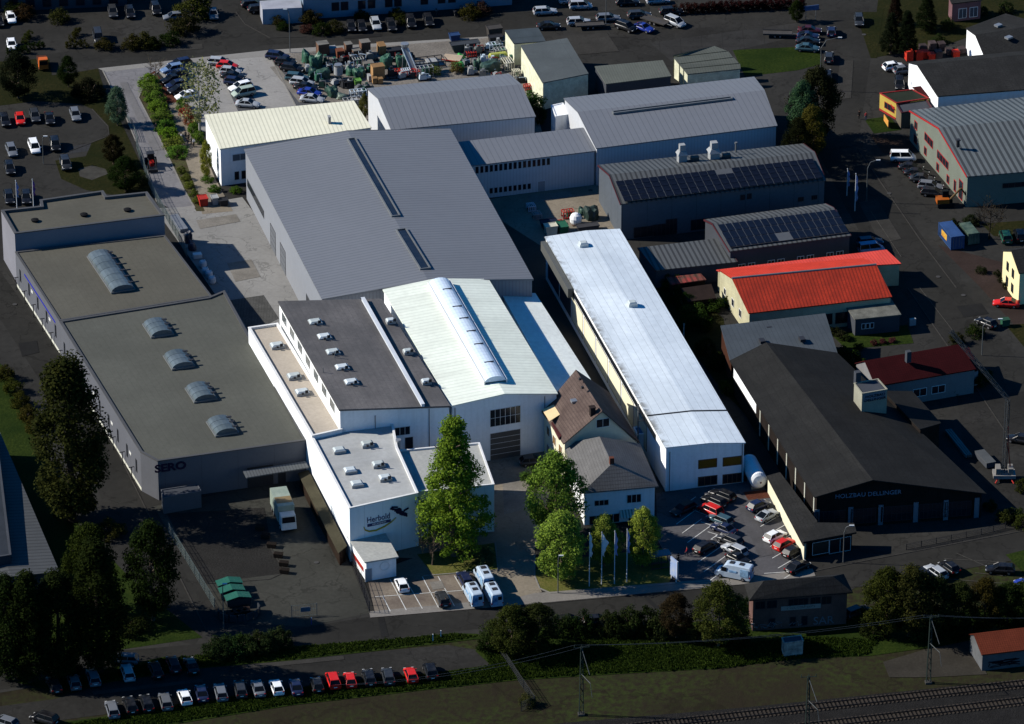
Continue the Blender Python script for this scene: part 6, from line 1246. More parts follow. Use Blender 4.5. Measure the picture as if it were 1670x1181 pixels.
for i, (u, v, h_, w_) in enumerate(((915, 1034, 4.2, .75), (950, 1034, 4.6, .75), (990, 1034, 4.4, .7), (1010, 1034, 5.0, .75), (1030, 1034, 5.2, .7), (1055, 1034, 5.2, .75), (1075, 1036, 5.0, .8), (1200, 1052, 4.5, .9), (1140, 1045, 3.5, 1), (1425, 1035, 4.0, 1), (1410, 1015, 3, 1), (1218, 1000, 3.2, .7), (805, 1045, 3.6, 1.1), (796, 1060, 2.6, 1.2), (1500, 1040, 3.4, 1.2), (1545, 1040, 3.4, 1.2), (1585, 1036, 3, 1.2))):
    plant('shrub', u, v, h_, f'dark upright shrub on the street-side bank, {ORD[i]} of the row', DARK if i % 2 else (.015, .022, .006), 'shrub', 'shrub', 'shrubs on the street-side bank', w_)
for i, (u, v) in enumerate(((350, 1068), (372, 1066), (396, 1063), (418, 1060), (442, 1058), (458, 1054), (362, 1072), (385, 1070), (408, 1068), (432, 1064))): plant('shrub', u, v, 3.6, f'bush of the clipped oval hedge by the street, {ORD[i]} of ten', (.012, .021, .006), 'shrub', 'shrub', 'clipped oval hedge by the street', .95)
plant('shrub', 860, 1150, 2.2, 'yellow-green weed bush at the wire fence corner', (.03, .035, .008), 'shrub', 'shrub')
# rough grass on the bank: nobody could count it
rnd = random.Random(8); mb = MB()
def tuft_area(px, n, s0, s1):
    xs = [p[0] for p in px]; ys = [p[1] for p in px]; k = 0
    while k < n:
        u, v = rnd.uniform(min(xs), max(xs)), rnd.uniform(min(ys), max(ys)); ins = False; j = len(px)-1
        for i in range(len(px)):
            if (px[i][1] > v) != (px[j][1] > v) and u < (px[j][0]-px[i][0])*(v-px[i][1])/(px[j][1]-px[i][1])+px[i][0]: ins = not ins
            j = i
        if not ins: continue
        k += 1; p = G(u, v); s = rnd.uniform(s0, s1)
        for q in range(3):
            t = rnd.random()*3.14; a = Vector((math.cos(t), math.sin(t), 0))*s*.5; o = Vector((rnd.gauss(0, s*.4), rnd.gauss(0, s*.4), 0)); up = Vector((rnd.gauss(0, .2), rnd.gauss(0, .2), 1))*s
            mb.add([p+o-a*.6, p+o+a*.6, p+o+a+up, p+o-a*.5+up*.8], [(0, 1, 2, 3)])
bank = [(0, 1205), (200, 1166), (480, 1124), (690, 1102), (800, 1087), (790, 1062), (860, 1060), (1000, 1040), (1215, 1050), (1330, 1040), (1430, 1045), (1420, 1068), (1290, 1075), (1180, 1090), (1000, 1098), (840, 1108), (700, 1123), (480, 1148), (200, 1192)]
tuft_area(bank, 15000, .18, .4); tuft_area([(265, 1074), (470, 1057), (740, 1034), (790, 1038), (700, 1050), (480, 1075), (330, 1088), (100, 1124)], 3600, .16, .34)
gr_ = mb.build('grass_tufts', LM); gr_.color = (.022, .038, .006, 1); tag(gr_, 'rough dark grass on the railway bank', 'grass', kind='stuff')
# ============================================================ yard goods, street furniture, people
OC = obj_col_mat(); TARP = obj_col_mat('tarpaulin', .5, .3, 1.2)
def blob_mesh(seed, boxy=.5):
    rnd = random.Random(seed); bm = bmesh.new(); bmesh.ops.create_icosphere(bm, subdivisions=3, radius=1)
    ph = [rnd.uniform(0, 6.28) for _ in range(6)]
    for v in bm.verts:
        c = v.co; e = 2+boxy*4; r = (abs(c.x)**e+abs(c.y)**e+abs(c.z)**e)**(1/e); c /= r
        k = 1+.1*math.sin(3*c.x+ph[0]+4*c.z)+.09*math.sin(5*c.y+ph[1])+.07*math.sin(7*c.x*c.y+ph[2]+3*c.z); c *= k
        t = math.atan2(c.y, c.x); c.x *= 1+.07*math.sin(9*t+ph[3])*(1-max(0, c.z)); c.y *= 1+.07*math.sin(9*t+ph[3])*(1-max(0, c.z))
        c.z = max(c.z, -.02) if c.z > -.3 else -.02
        c.z *= 1-.25*(c.x*math.cos(ph[4])+.4)*.5
    bmesh.ops.recalc_face_normals(bm, faces=bm.faces); me = bpy.data.meshes.new('tarpaulin'); bm.to_mesh(me); bm.free(); me.materials.append(TARP); return me
BL = [blob_mesh(s, b) for s, b in ((1, .6), (2, .15), (3, .8), (4, .3))]
RZ0 = math.atan2(*(lambda d: (d.y, d.x))(G(900, 130)-G(800, 142)))
def tarp(u, v, w_, d_, h_, col, label, k, cat='tarpaulin', name='covered_machine', group='tarpaulined machines'):
    p = G(u, v); t = thing(name, label, cat, (p.x, p.y+d_/2, GZ), RZ0+.1*math.sin(u), group); o = place('tarpaulin', BL[k], t, color=col); o.scale = (w_/2, d_/2, h_)
    mb = MB()
    for x in (-1, 1): mb.box((x*w_*.33, 0, .06), (.14, d_*.98, .12))
    mb.build('skid', wood_d, t)
CRM = {}
def crate(u, v, w_, d_, h_, m, label, lid=None, group='wooden crates', name='crate', cat='crate', dz=0):
    p = G(u, v); t = thing(name, label, cat, (p.x, p.y+d_/2, GZ+dz), RZ0+.04*math.sin(u*3), group)
    mb = MB(); mb.box((0, 0, h_/2+.06), (w_, d_, h_-.12)); mb.build('box', m, t)
    mb = MB()
    for x in (-1, 0, 1): mb.box((x*w_*.42, 0, .06), (.12, d_*1.0, .12))
    mb.build('runner', wood_d, t)
    mb = MB(); mb.box((0, 0, h_+.03), (w_+.08, d_+.08, .07)); mb.build('lid', lid or m, t)
lid_g = mat('grey_lid', (.17, .16, .14), .9, .2, .8); rust = mat('rusty_steel', (.16, .06, .035), .8, .35, .8)
for a in ((526, 92, 2.1, 1.8, 2.3, wood_d, 'tall dark crate with grey lid at the left end of the crate row', lid_g), (568, 92, 1.3, 1.5, 2.3, wood_d, 'tall slim dark crate in the crate row', lid_g), (595, 92, 1.8, 1.7, 2.7, wood_d, 'tallest dark crate of the row by the street', lid_g),
          (581, 96, 1.5, 1.5, 1.5, wood_d, 'lower crate between the two tall dark ones', lid_g), (554, 96, 1.4, 1.6, 1.4, rust, 'rust-brown crate beside the slim tall one', None), (542, 89, 1.3, 1.4, 1.1, grey_box, 'pale grey box behind the rust-brown crate', None),
          (622, 91, 1.3, 2.2, 1.8, wood_m, 'orange-lit slatted crate beside the black trough', None), (616, 131, 2.3, 1.7, 2.6, wood_m, 'large raw timber crate in the middle of the yard', None), (611, 138, .9, .9, 1.1, wood_m, 'small raw timber crate, left of the pair before the large one', None), (620, 138, .9, .9, 1.0, wood_m, 'small raw timber crate, right of the pair before the large one', None),
          (600, 112, 2.0, 1.6, .9, lid_g, 'low grey-topped crate behind the green mounds', None), (602, 135, .5, 1.2, 1.2, grey_box, 'slim pale frame box beside the raw timber crate', None)):
    crate(*a[:7], lid=a[7])
GR = (.022, .085, .05); GR2 = (.02, .06, .04); LG = (.05, .42, .07)
for a in ((500, 104, 1.9, 1.8, 2.3, GR, 'peaked green tarpaulin at the corner next to the parked cars', 1), (515, 114, 2.2, 2.2, 2.5, GR, 'big boxy green tarpaulin beside the parked cars', 2), (511, 124, 1.8, 1.6, 1.4, GR2, 'low green-covered machine below the big boxy tarpaulin', 1), (527, 130, 2.6, 1.8, 1.7, GR2, 'dark green covered machine left of the grey silo', 0), (571, 125, 1.6, 1.7, 1.5, GR, 'small green tarpaulin mound right of the silo', 1),
          (586, 128, 2.3, 2.0, 1.7, GR, 'larger green tarpaulin mound beside the raw timber crate', 3), (630, 113, 2.0, 1.9, 2.4, GR, 'tall green tarpaulin below the orange-lit crate', 0), (657, 114, 2.5, 2.2, 2.6, GR, 'tall wide green tarpaulin beside the white conveyor', 2), (543, 160, 2.0, 1.8, 2.0, GR2, 'crumpled dark green tarpaulin behind the cream roof', 3), (557, 163, 2.2, 1.6, .9, (.12, .16, .12), 'grey-green sheet over a low heap behind the cream roof', 1),
          (748, 116, 2.2, 1.7, 1.4, LG, 'bright green tarpaulin nearest the arched hall', 3), (752, 99, 1.6, 1.4, 1.0, LG, 'bright green net behind the tilted board', 1), (800, 120, 3.6, 2.2, 2.0, (.02, .05, .04), 'long dark green tarpaulin at the back of the yard', 0), (778, 116, 1.2, 1.4, 2.0, GR2, 'narrow green hanging tarpaulin beside the long dark one', 2), (776, 86, 3.0, 1.6, .9, GR2, 'green sheeted scrap below the long trough', 1)):
    tarp(*a[:7], k=a[7])
for a in ((965, 361, 2.6, 2.2, 2.5, (.012, .03, .025), 'dark green tarpaulin heap at the end of the small yard', 3), (950, 352, 1.6, 1.3, 1.3, (.03, .075, .055), 'crumpled green net beside the white bag', 1)): tarp(*a[:7], k=a[7], group='goods in the small yard')
tarp(307, 398, 1.3, 1.6, 1.9, (.012, .016, .03), 'black-blue covered machine at the head of the paved yard row', 0, group='goods in the paved yard'); tarp(313, 410, 1.4, 1.6, 1.5, (.015, .022, .045), 'dark blue sheeted heap second in the paved yard row', 1, group='goods in the paved yard')
def mesh_thing(name, label, cat, u, v, parts, rz=None, group=None, dz=0):
    p = G(u, v); t = thing(name, label, cat, (p.x, p.y, GZ+dz), RZ0 if rz is None else rz, group)
    for nm, mb, m in parts: mb.build(nm, m, t)
    return t
def M1(f):
    mb = MB(); f(mb); return mb
# silo, tanks, bags
t = mesh_thing('silo', 'grey steel silo with open rim in the storage yard', 'silo', 552, 129, [('tank', M1(lambda m: m.lathe([(.35, .5), (.85, .95), (.85, 2.6), (.8, 2.6), (.78, 1.4)], 18)), grey_box), ('leg', M1(lambda m: [m.tube((.6*math.cos(k*1.57), .6*math.sin(k*1.57), 0), (.75*math.cos(k*1.57), .75*math.sin(k*1.57), 1.1), .06) for k in range(4)]), steel), ('ring', M1(lambda m: m.lathe([(.6, 2.75), (.75, 2.75), (.75, 2.95), (.6, 2.95)], 16)), alu)])
mesh_thing('tank', 'yellow-green horizontal tank among pale frames', 'tank', 812, 99, [('vessel', M1(lambda m: (m.tube((-1.5, 0, 1), (1.5, 0, 1), .62, n=16), m.tube((1.5, 0, 1), (1.8, 0, 1), .62, .3, 16), m.tube((-1.8, 0, 1), (-1.5, 0, 1), .3, .62, 16))), mat('lime_paint', (.42, .45, .1), .5, .15)), ('cradle', M1(lambda m: [m.box((x, 0, .3), (.2, 1.0, .6)) for x in (-1, 1)]), steel)])
d = G(1243, 803)-G(1224, 768); rzt = math.atan2(d.y, d.x)
mesh_thing('storage_tank', 'white horizontal storage tank at the corner of the long hall', 'tank', 1236, 798, [('vessel', M1(lambda m: (m.tube((-6, 0, 1.7), (.4, 0, 1.7), 1.4, n=24), m.tube((.4, 0, 1.7), (.75, 0, 1.7), 1.4, 1.05, 24), m.tube((.75, 0, 1.7), (.95, 0, 1.7), 1.05, .4, 24))), mat('white_tank_paint', (.68, .7, .7), .4, .08)), ('saddle', M1(lambda m: [m.box((x, 0, .3), (.4, 2.2, .7)) for x in (-5, -2.5, -.2)]), steel), ('valve', M1(lambda m: m.box((.95, .2, 1.6), (.12, .25, .25))), rust)], rzt)
for i, (u, v) in enumerate(((331, 436), (335, 448), (341, 453), (346, 462))):
    o = mesh_thing('bulk_bag', f'white bulk bag in the paved yard row, {ORD[i]} from the top', 'bulk bag', u, v, [('bag', M1(lambda m: m.lathe([(.55, 0), (.68, .3), (.66, .9), (.5, 1.15), (.3, 1.2)], 12)), mat('white_bag', (.5, .53, .56), .8, .15, 1.5)), ('strap', M1(lambda m: [m.box((x, 0, 1.2), (.1, .5, .15)) for x in (-.4, .4)]), white_frame)], group='goods in the paved yard')
mesh_thing('wrapped_bale', 'large white plastic-wrapped bale on the red rack yard', 'bale', 939, 366, [('wrap', M1(lambda m: m.lathe([(.75, 0), (1.05, .5), (1.1, 1.2), (.85, 1.8), (.4, 2.1), (.05, 2.15)], 14)), mat('white_film', (.72, .74, .75), .4, .12, 1.5, spec=.4)), ('pallet', M1(lambda m: m.box((0, 0, .06), (1.6, 1.6, .12))), wood_d)])
def frame_parts(L, W, H, r=.06, n=4):
    def f(m):
        for y in (-W/2, W/2):
            for z in (.15, H): m.box((0, y, z), (L, r*2, r*2))
            for k in range(n+1): m.box((-L/2+L*k/n, y, H/2), (r*1.8, r*1.8, H))
        for k in range(n+1): m.box((-L/2+L*k/n, 0, H), (r*1.6, W, r*1.6))
    return M1(f)
redm = mat('red_steel', (.45, .03, .02), .6, .25, 1.0); bluepale = mat('pale_blue_steel', (.42, .5, .56), .5, .2, 1.0); blk = mat('black_steel', (.02, .021, .024), .6, .2); cream = mat('cream_steel', (.5, .48, .38), .6, .2, 1.0)
for u, v, L, W, H, m, lab, g_ in ((646, 120, 2.4, 1.2, .6, redm, 'low red steel frame below the wide green tarpaulin', 1), (676, 122, 1.6, 1.6, .8, redm, 'square red steel frame near the conveyor foot', 1), (662, 122, 1.6, 1.2, 1.0, bluepale, 'pale blue ladder-like frame between two red frames', 1), (692, 124, 3.2, 1.3, 1.8, grey_box, 'grey machine frame at the arched hall edge', 1), (700, 106, 5.6, 3.0, 1.0, blk, 'black lattice frame lying right of the white conveyor', 1),
        (640, 128, 2.6, 1.0, .5, blk, 'black low frame in front of the tall crate yard', 1), (808, 80, 2.6, 1.4, 1.1, bluepale, 'pale blue rack behind the tank', 1), (818, 88, 2.6, 1.5, 1.0, grey_box, 'grey open machine frame beside the cream shed wall', 1), (768, 92, 1.8, 1.3, .9, redm, 'red scrap frame in the heap', 1), (828, 112, 1.8, 2.6, 1.6, cream, 'cream louvred frame at the shed wall', 1), (842, 124, 1.3, 1.2, 1.1, cream, 'cream pierced block at the hall gable', 1), (798, 118, 2.0, 1.2, .7, bluepale, 'pale blue angled machine part at the gable', 1), (862, 146, 1.6, 1.2, .8, redm, 'red frame by the dark bush', 1),
        (584, 106, 2.0, 1.4, 1.3, grey_box, 'white-edged machine frame behind the green mounds', 1), (545, 112, 2.0, 1.3, 1.5, blk, 'dark pump frame behind the silo', 1), (570, 142, 2.2, 1.4, 1.2, blk, 'dark machine frame in front of the silo', 1), (584, 156, 3.0, 1.2, 1.0, bluepale, 'pale conveyor frame beside the cream roof corner', 1), (575, 170, 3.4, 1.5, 1.0, grey_box, 'grey steel frame at the cream roof corner', 1),
        (926, 355, 2.0, 1.3, 1.3, redm, 'red steel rack in the small yard', 2), (908, 366, 2.2, .8, .5, redm, 'low red beam frame in the small yard', 2), (866, 343, 1.3, 1.6, 1.0, bluepale, 'pale mesh cage nearest the connecting hall', 2), (875, 356, 1.4, 1.6, 1.0, grey_box, 'grey mesh cage below the pale one', 2)):
    p = mesh_thing('steel_rack', lab, 'steel frame', u, v, [('frame', frame_parts(L, W, H), m)], group='steel frames in the storage yard' if g_ == 1 else 'goods in the small yard')
    mb = MB(); mb.box((0, 0, .12), (L*.9, W*.85, .14)); mb.build('base_plate', blk if m is not blk else steel, p)
    if H > .9: mb = MB(); mb.box((.1*L, 0, H*.5), (L*.4, W*.6, H*.75)); mb.build('machine_block', grey_box if (u+v) % 3 else mat('green_machine', (.03, .11, .07), .6, .3), p)
# more machinery, packed in rows
def scrap_machine(u, v, seed, where):
    rg = random.Random(seed); cn, m = rg.choice((('green', mat('green_machine', (.03, .11, .07), .6, .3)), ('dark green', mat('dark_green_machine', (.012, .045, .035), .6, .3)), ('grey', steel), ('white', grey_box), ('dark', blk), ('pale blue', bluepale)))
    kd = rg.choice(('pump set', 'gear housing', 'cutter housing', 'motor block', 'washing trough')); parts = []
    L, W, H = rg.uniform(1.4, 2.6), rg.uniform(1.0, 1.5), rg.uniform(.9, 1.8)
    parts.append(('base_frame', M1(lambda q: (q.box((0, -W*.42, .12), (L, .14, .22)), q.box((0, W*.42, .12), (L, .14, .22)), q.box((-L*.4, 0, .12), (.14, W*.7, .2)), q.box((L*.4, 0, .12), (.14, W*.7, .2)))), blk))
    parts.append(('housing', M1(lambda q: (q.box((-L*.12, 0, .2+H*.35), (L*.55, W*.8, H*.7), 0, 0, rg.uniform(.6, .95)), q.tube((L*.1, 0, .5), (L*.46, 0, .5), .32, n=12), q.tube((-L*.1, 0, H*.8), (-L*.1, 0, H*1.15), .22, .3, 10))), m))
    parts.append(('pipe', M1(lambda q: (q.tube((L*.3, -W*.3, .4), (L*.3, -W*.3, H), .08), q.tube((L*.3, -W*.3, H), (-L*.2, -W*.3, H*1.05), .08), q.tube((-L*.3, W*.3, .2), (-L*.35, W*.35, H*1.1), .06))), rg.choice((steel, redm, bluepale, m))))
    parts.append(('cover', M1(lambda q: q.box((-L*.12, 0, .24+H*.72), (L*.4, W*.6, .1))), rg.choice((grey_box, m, steel))))
    mesh_thing('machine', f'{cn} {kd} in the yard, {where}', 'machine', u, v, parts, RZ0+rg.uniform(-.5, .5), 'scrap machinery in the storage yard')
for r_, (u0, v0, u1, v1, n, wh) in enumerate(((503, 118, 535, 150, 5, 'row by the cars'), (532, 104, 606, 100, 6, 'row below the dark crates'), (538, 118, 604, 117, 5, 'middle row'), (548, 138, 600, 150, 5, 'row behind the cream roof'), (636, 100, 668, 98, 3, 'row between the tall tarpaulins'), (640, 125, 692, 130, 4, 'row at the arched hall edge'), (765, 76+14, 830, 74, 5, 'row below the long trough'), (760, 106, 836, 104, 6, 'row around the yellow-green tank'), (770, 122, 850, 134, 5, 'row along the hall gable'))):
    for k in range(n): scrap_machine(u0+(u1-u0)*k/(n-1), v0+(v1-v0)*k/(n-1)+1.5*math.sin(k*2.3), r_*31+k, f'{ORD[k]} in the {wh}')
# white inclined conveyor
a, b_ = P(676, 116, .4)-Vector((0, 0, 0)), P(660, 78, 4.6); p0 = G(670, 112)
t = thing('conveyor', 'tall white-blue inclined conveyor standing in the storage yard', 'conveyor', (p0.x, p0.y, 0)); o_ = Vector((p0.x, p0.y, 0)); A = a-o_; B = b_-o_
mb = MB(); side = Vector((.55, 0, 0))
for s in (-1, 1): mb.tube(A+side*s, B+side*s, .14, n=6)
for k in range(12): q = A.lerp(B, k/11); mb.tube(q-side, q+side, .07, n=5)
mb.build('frame', bluepale, t); mb = MB(); mb.hexa([A-side*.8, A+side*.8, B+side*.8, B-side*.8, A-side*.8+Vector((0, 0, .25)), A+side*.8+Vector((0, 0, .25)), B+side*.8+Vector((0, 0, .25)), B-side*.8+Vector((0, 0, .25))]); mb.build('belt', grey_box, t)
for k, f in ((0, .45), (1, .85)):
    q = A.lerp(B, f)
    for s in (-1, 1): mb = MB(); mb.tube(q+side*s, (q.x+side.x*s*1.4, q.y, .1), .09, n=6); mb.build('leg', steel, t)
mb = MB(); mb.lathe([(.2, 0), (.8, .7), (.8, 1.1), (.7, 1.1)], 12, tuple(B+Vector((0, 0, -.2)))); mb.build('hopper', alu, t)
# skips and containers
def skip(u, v, L, W, H, m, label, rz=None, group='skips'):
    f = M1(lambda q: q.hexa([(-L*.4, -W/2, 0), (L*.4, -W/2, 0), (L*.4, W/2, 0), (-L*.4, W/2, 0), (-L/2, -W/2, H), (L/2, -W/2, H), (L/2, W/2, H), (-L/2, W/2, H)]))
    r = M1(lambda q: ([q.box((0, y, H+.02), (L+.1, .1, .12)) for y in (-W/2, W/2)], [q.box((x, 0, H+.02), (.1, W-.1, .12)) for x in (-L/2, L/2)]))
    i = M1(lambda q: q.box((0, 0, H-.03), (L-.15, W-.15, .05)))
    return mesh_thing('skip', label, 'skip', u, v, [('hull', f, m), ('rim', r, m), ('load', i, mat('dark_scrap', (.02, .02, .02), .9, .6, 2.0, fine=.6))], rz, group)
skip(741, 66, 1.9, 1.5, 1.2, mat('blue_skip_paint', (.02, .05, .13), .6, .2), 'blue skip at the far kerb of the storage yard'); skip(758, 82, 5.6, 1.8, 1.5, mat('dark_trough', (.045, .05, .055), .6, .25), 'long dark trough-shaped skip in the storage yard'); skip(644, 90, 3.0, 1.8, 1.2, blk, 'black trough beside the orange-lit crate')
skip(806, 62, 2.8, 2.0, 2.2, mat('dark_tall_skip', (.05, .045, .04), .7, .2), 'tall dark skip at the top of the graffitied shed'); skip(808, 72, 2.6, 1.6, 1.6, blk, 'second dark skip in front of the tall one')
d = G(915, 378)-G(905, 362); skip(917, 378, 2.6, 1.6, 1.4, mat('green_skip_paint', (.02, .11, .06), .6, .2), 'green skip in the small yard', math.atan2(d.y, d.x)); skip(895, 371, 3.0, 1.6, 1.2, mat('navy_skip', (.008, .012, .03), .6, .2), 'dark blue skip beside the green one in the small yard'); skip(958, 376, 4.0, 1.6, 1.0, mat('asphalt_felt_box', (.05, .05, .055), .8, .2), 'dark felt-covered box at the far gable of the long hall')
skip(331, 334, 1.6, 1.9, 1.4, redm, 'red open container at the lower drive'); skip(350, 332, 1.2, 1.7, 1.3, grey_box, 'pale grey skip between red and black ones'); skip(364, 334, 1.6, 1.6, 1.0, blk, 'black round-ended skip at the corner of the lower drive'); skip(583, 143, 1.3, 1.4, 1.5, mat('lime_box', (.12, .28, .05), .6, .2), 'lime green bin in the storage yard')
skip(898, 382, 2.2, 1.6, 1.7, cream, 'cream box hard against the long hall')
mesh_thing('timber_stack', 'stack of pale raw boards along the wire fence', 'timber stack', 292, 368, [('board_layer', M1(lambda m: [m.box((0, 0, .15+.22*k), (6.2, 1.5-.03*k, .2)) for k in range(3)]), mat('pale_board', (.5, .37, .22), .85, .2, .6, stripe=.3, axis='y', depth=.5, duty=.15)), ('bearer', M1(lambda m: [m.box((x, 0, .03), (.15, 1.6, .08)) for x in (-2.5, 0, 2.5)]), wood_d)], math.atan2(*(lambda d: (d.y, d.x))(G(306, 386)-G(276, 344))), None)
mesh_thing('pallet_stack', 'white pallet stack between dark sheeted heap and bulk bags', 'pallet stack', 322, 421, [('pallet', M1(lambda m: [m.box((0, 0, .1+.16*k), (1.5, 1.1, .1)) for k in range(5)]), white_frame), ('block', M1(lambda m: [m.box((x, 0, .4), (.1, 1.0, .7)) for x in (-.6, 0, .6)]), white_frame)], None, 'goods in the paved yard')
mesh_thing('board', 'tilted red-edged board lying beside the bright green tarpaulin', 'board', 738, 100, [('panel', M1(lambda m: m.hexa([(-1.8, -.9, .3), (1.8, -.9, .5), (1.8, .9, .9), (-1.8, .9, .7), (-1.8, -.9, .42), (1.8, -.9, .62), (1.8, .9, 1.02), (-1.8, .9, .82)])), mat('pale_ply', (.42, .33, .24), .8, .2)), ('edge', M1(lambda m: m.box((0, -.92, .42), (3.6, .06, .2), 0)), redm)], -.35)
d = G(1565, 408)-G(1537, 374); rzc = math.atan2(d.y, d.x)
def container(u, v, L, W, H, m, label, letter=None):
    rib = M1(lambda q: ([q.box((-L/2+.3+k*.3, s*(W/2+.02), H/2), (.14, .05, H-.3)) for k in range(int(L/.3)-1) for s in (-1, 1)]))
    t = mesh_thing('shipping_container', label, 'container', u, v, [('body', M1(lambda q: q.box((0, 0, H/2), (L, W, H))), m), ('rib_panel', rib, m), ('corner_post', M1(lambda q: [q.box((x, y, H/2), (.16, .16, H+.04)) for x in (-L/2, L/2) for y in (-W/2, W/2)]), m), ('door', M1(lambda q: [q.box((L/2+.03, y, H/2), (.05, W*.44, H-.3)) for y in (-W/4, W/4)]), m), ('locking_bar', M1(lambda q: [q.tube((L/2+.08, y, .2), (L/2+.08, y, H-.2), .03, n=5) for y in (-.8, -.3, .3, .8)]), steel)], rzc)
    if letter: mb = MB(); mb.box((-.2, -W/2-.06, H*.55), (2.6, .04, 1.1)); mb.build('advert_panel', mat('orange_yellow_panel', (.6, .2, .03), .7, .4, 2.0, tint=(.6, .4, .05)), t)
container(1551, 395, 6.1, 2.4, 2.5, mat('blue_container', (.03, .075, .2), .6, .2, .5), 'blue shipping container with orange panel on its side', 1); container(1580, 390, 4.6, 2.0, 2.1, mat('green_container', (.02, .05, .045), .6, .3, .5, tint=(.1, .14, .1)), 'dark green container right beside the blue one')
mesh_thing('waste_bin', 'green wheeled waste bin at the street corner', 'bin', 1639, 532, [('tub', M1(lambda m: m.box((0, 0, .65), (1.3, 1.0, 1.1), 0, 0, 1.1)), mat('green_plastic', (.02, .09, .05), .6, .15)), ('lid', M1(lambda m: m.box((0, 0, 1.26), (1.45, 1.15, .14))), mat('dark_green_plastic', (.014, .06, .035), .6, .15))])
# red pallets by the slate workshop
rz_r = math.atan2(*(lambda d: (d.y, d.x))(G(1560, 92)-G(1480, 100)))
for i, (u, v, k) in enumerate(((1482, 98, 1), (1498, 97, 1), (1508, 94, 1), (1518, 97, 1), (1530, 94, 0), (1505, 84, 0), (1520, 80, 0), (1535, 80, 0), (1548, 88, 0), (1558, 92, 1), (1568, 86, 0))):
    m = mat('scarlet_pallet', (.6, .035, .015), .8, .25, 1.0, stripe=.3, axis='z', depth=.5, duty=.25) if k else mat('grey_pallet', (.08, .06, .06), .8, .4, 1.0, stripe=.3, axis='z', depth=.5, duty=.25)
    hh = (1.9, 1.6, 1.3, 1.2, 1.3, 1.2, 1.3, 1.2, .9, 1.0, .9)[i]
    mesh_thing('pallet_stack', f'{"scarlet" if k else "greyish"} pallet stack in the yard beside the white gable, {ORD[i]} of eleven', 'pallet stack', u, v, [('pallet', M1(lambda q: q.box((0, 0, hh/2), (1.3, 1.5, hh))), m), ('top_board', M1(lambda q: q.box((0, 0, hh+.04), (1.35, 1.55, .06))), m)], rz_r, 'pallet stacks by the slate workshop')
# crane
p0 = G(1637, 782); t = thing('mobile_crane', 'tall mobile crane with lattice jib and red-white base on the yard edge', 'crane', (p0.x, p0.y, GZ)); o_ = Vector((p0.x, p0.y, GZ))
hm = hpx(1637, 778, 648); T = Vector((0, 0, hm)); J = on_plane(p0, p0+Vector((-1, .35, 0)), 1550, 540)-o_
mb = MB(); mb.box((0, 0, .9), (3.6, 2.3, .6)); mb.build('chassis', mat('pale_crane_base', (.28, .27, .25), .6, .3), t)
for x in (-1, 1): mb = MB(); mb.box((x*1.0, 0, 1.7), (.8, 1.8, 1.2)); mb.build('ballast_block', mat('concrete_ballast', (.2, .19, .17), .9, .2), t)
for x in (-1.5, 1.5):
    for y in (-1.6, 1.6): mb = MB(); mb.tube((x*.6, y*.5, .7), (x, y, .05), .12); mb.build('outrigger', redm, t)
def lattice(A, B, w_, m, nm, par, n=None):
    d = (B-A); L = d.length; dn_ = d.normalized(); a = dn_.orthogonal().normalized(); b = dn_.cross(a); mb = MB(); n = n or max(3, int(L/1.4)); c = [(a+b)*w_/2, (a-b)*w_/2, (-a-b)*w_/2, (b-a)*w_/2]
    for q in c: mb.tube(A+q, B+q, .06, n=5)
    for k in range(n):
        for i in range(4): mb.tube(A+d*(k/n)+c[i], A+d*((k+1)/n)+c[(i+1) % 4], .03, n=4)
    return mb.build(nm, m, par)
crm = mat('crane_grey', (.06, .066, .07), .5, .15, metal=.2); lattice(Vector((0, 0, 1)), T, .5, crm, 'mast', t); lattice(T, J, .5, crm, 'jib', t)
mb = MB(); mb.tube((.9, 0, 1.5), T*.65+Vector((.3, 0, 0)), .05); mb.tube((1.1, 0, 1.5), T*.45+Vector((.3, 0, 0)), .07); mb.build('stay', redm, t)
# beam stacks in the crane yard
for i, (p_, q_) in enumerate((((1546, 706), (1580, 748)),)):
    A, B = G(*p_), G(*q_); d = B-A; mesh_thing('beam_stack', 'long pale beams stacked beside the timber hall wing', 'beam stack', *p_, [('beam', M1(lambda m: [m.box((d.length/2, -.4+.4*k, .35), (d.length, .3, .5)) for k in range(3)]), mat('pale_beam', (.14, .15, .14), .8, .2)), ('bearer', M1(lambda m: [m.box((d.length*f, 0, .05), (.2, 1.3, .12)) for f in (.15, .5, .85)]), wood_d)], math.atan2(d.y, d.x))
A, B = G(1597, 742), G(1616, 762); d = B-A; mesh_thing('steel_box', 'low grey steel box near the crane', 'box', 1597, 744, [('box', M1(lambda m: m.box((d.length/2, 0, .5), (d.length, 1.6, .9))), wall_dark), ('lid', M1(lambda m: m.box((d.length/2, 0, .98), (d.length+.1, 1.7, .08))), mat('lid_grey', (.07, .075, .075), .7, .2))], math.atan2(d.y, d.x))
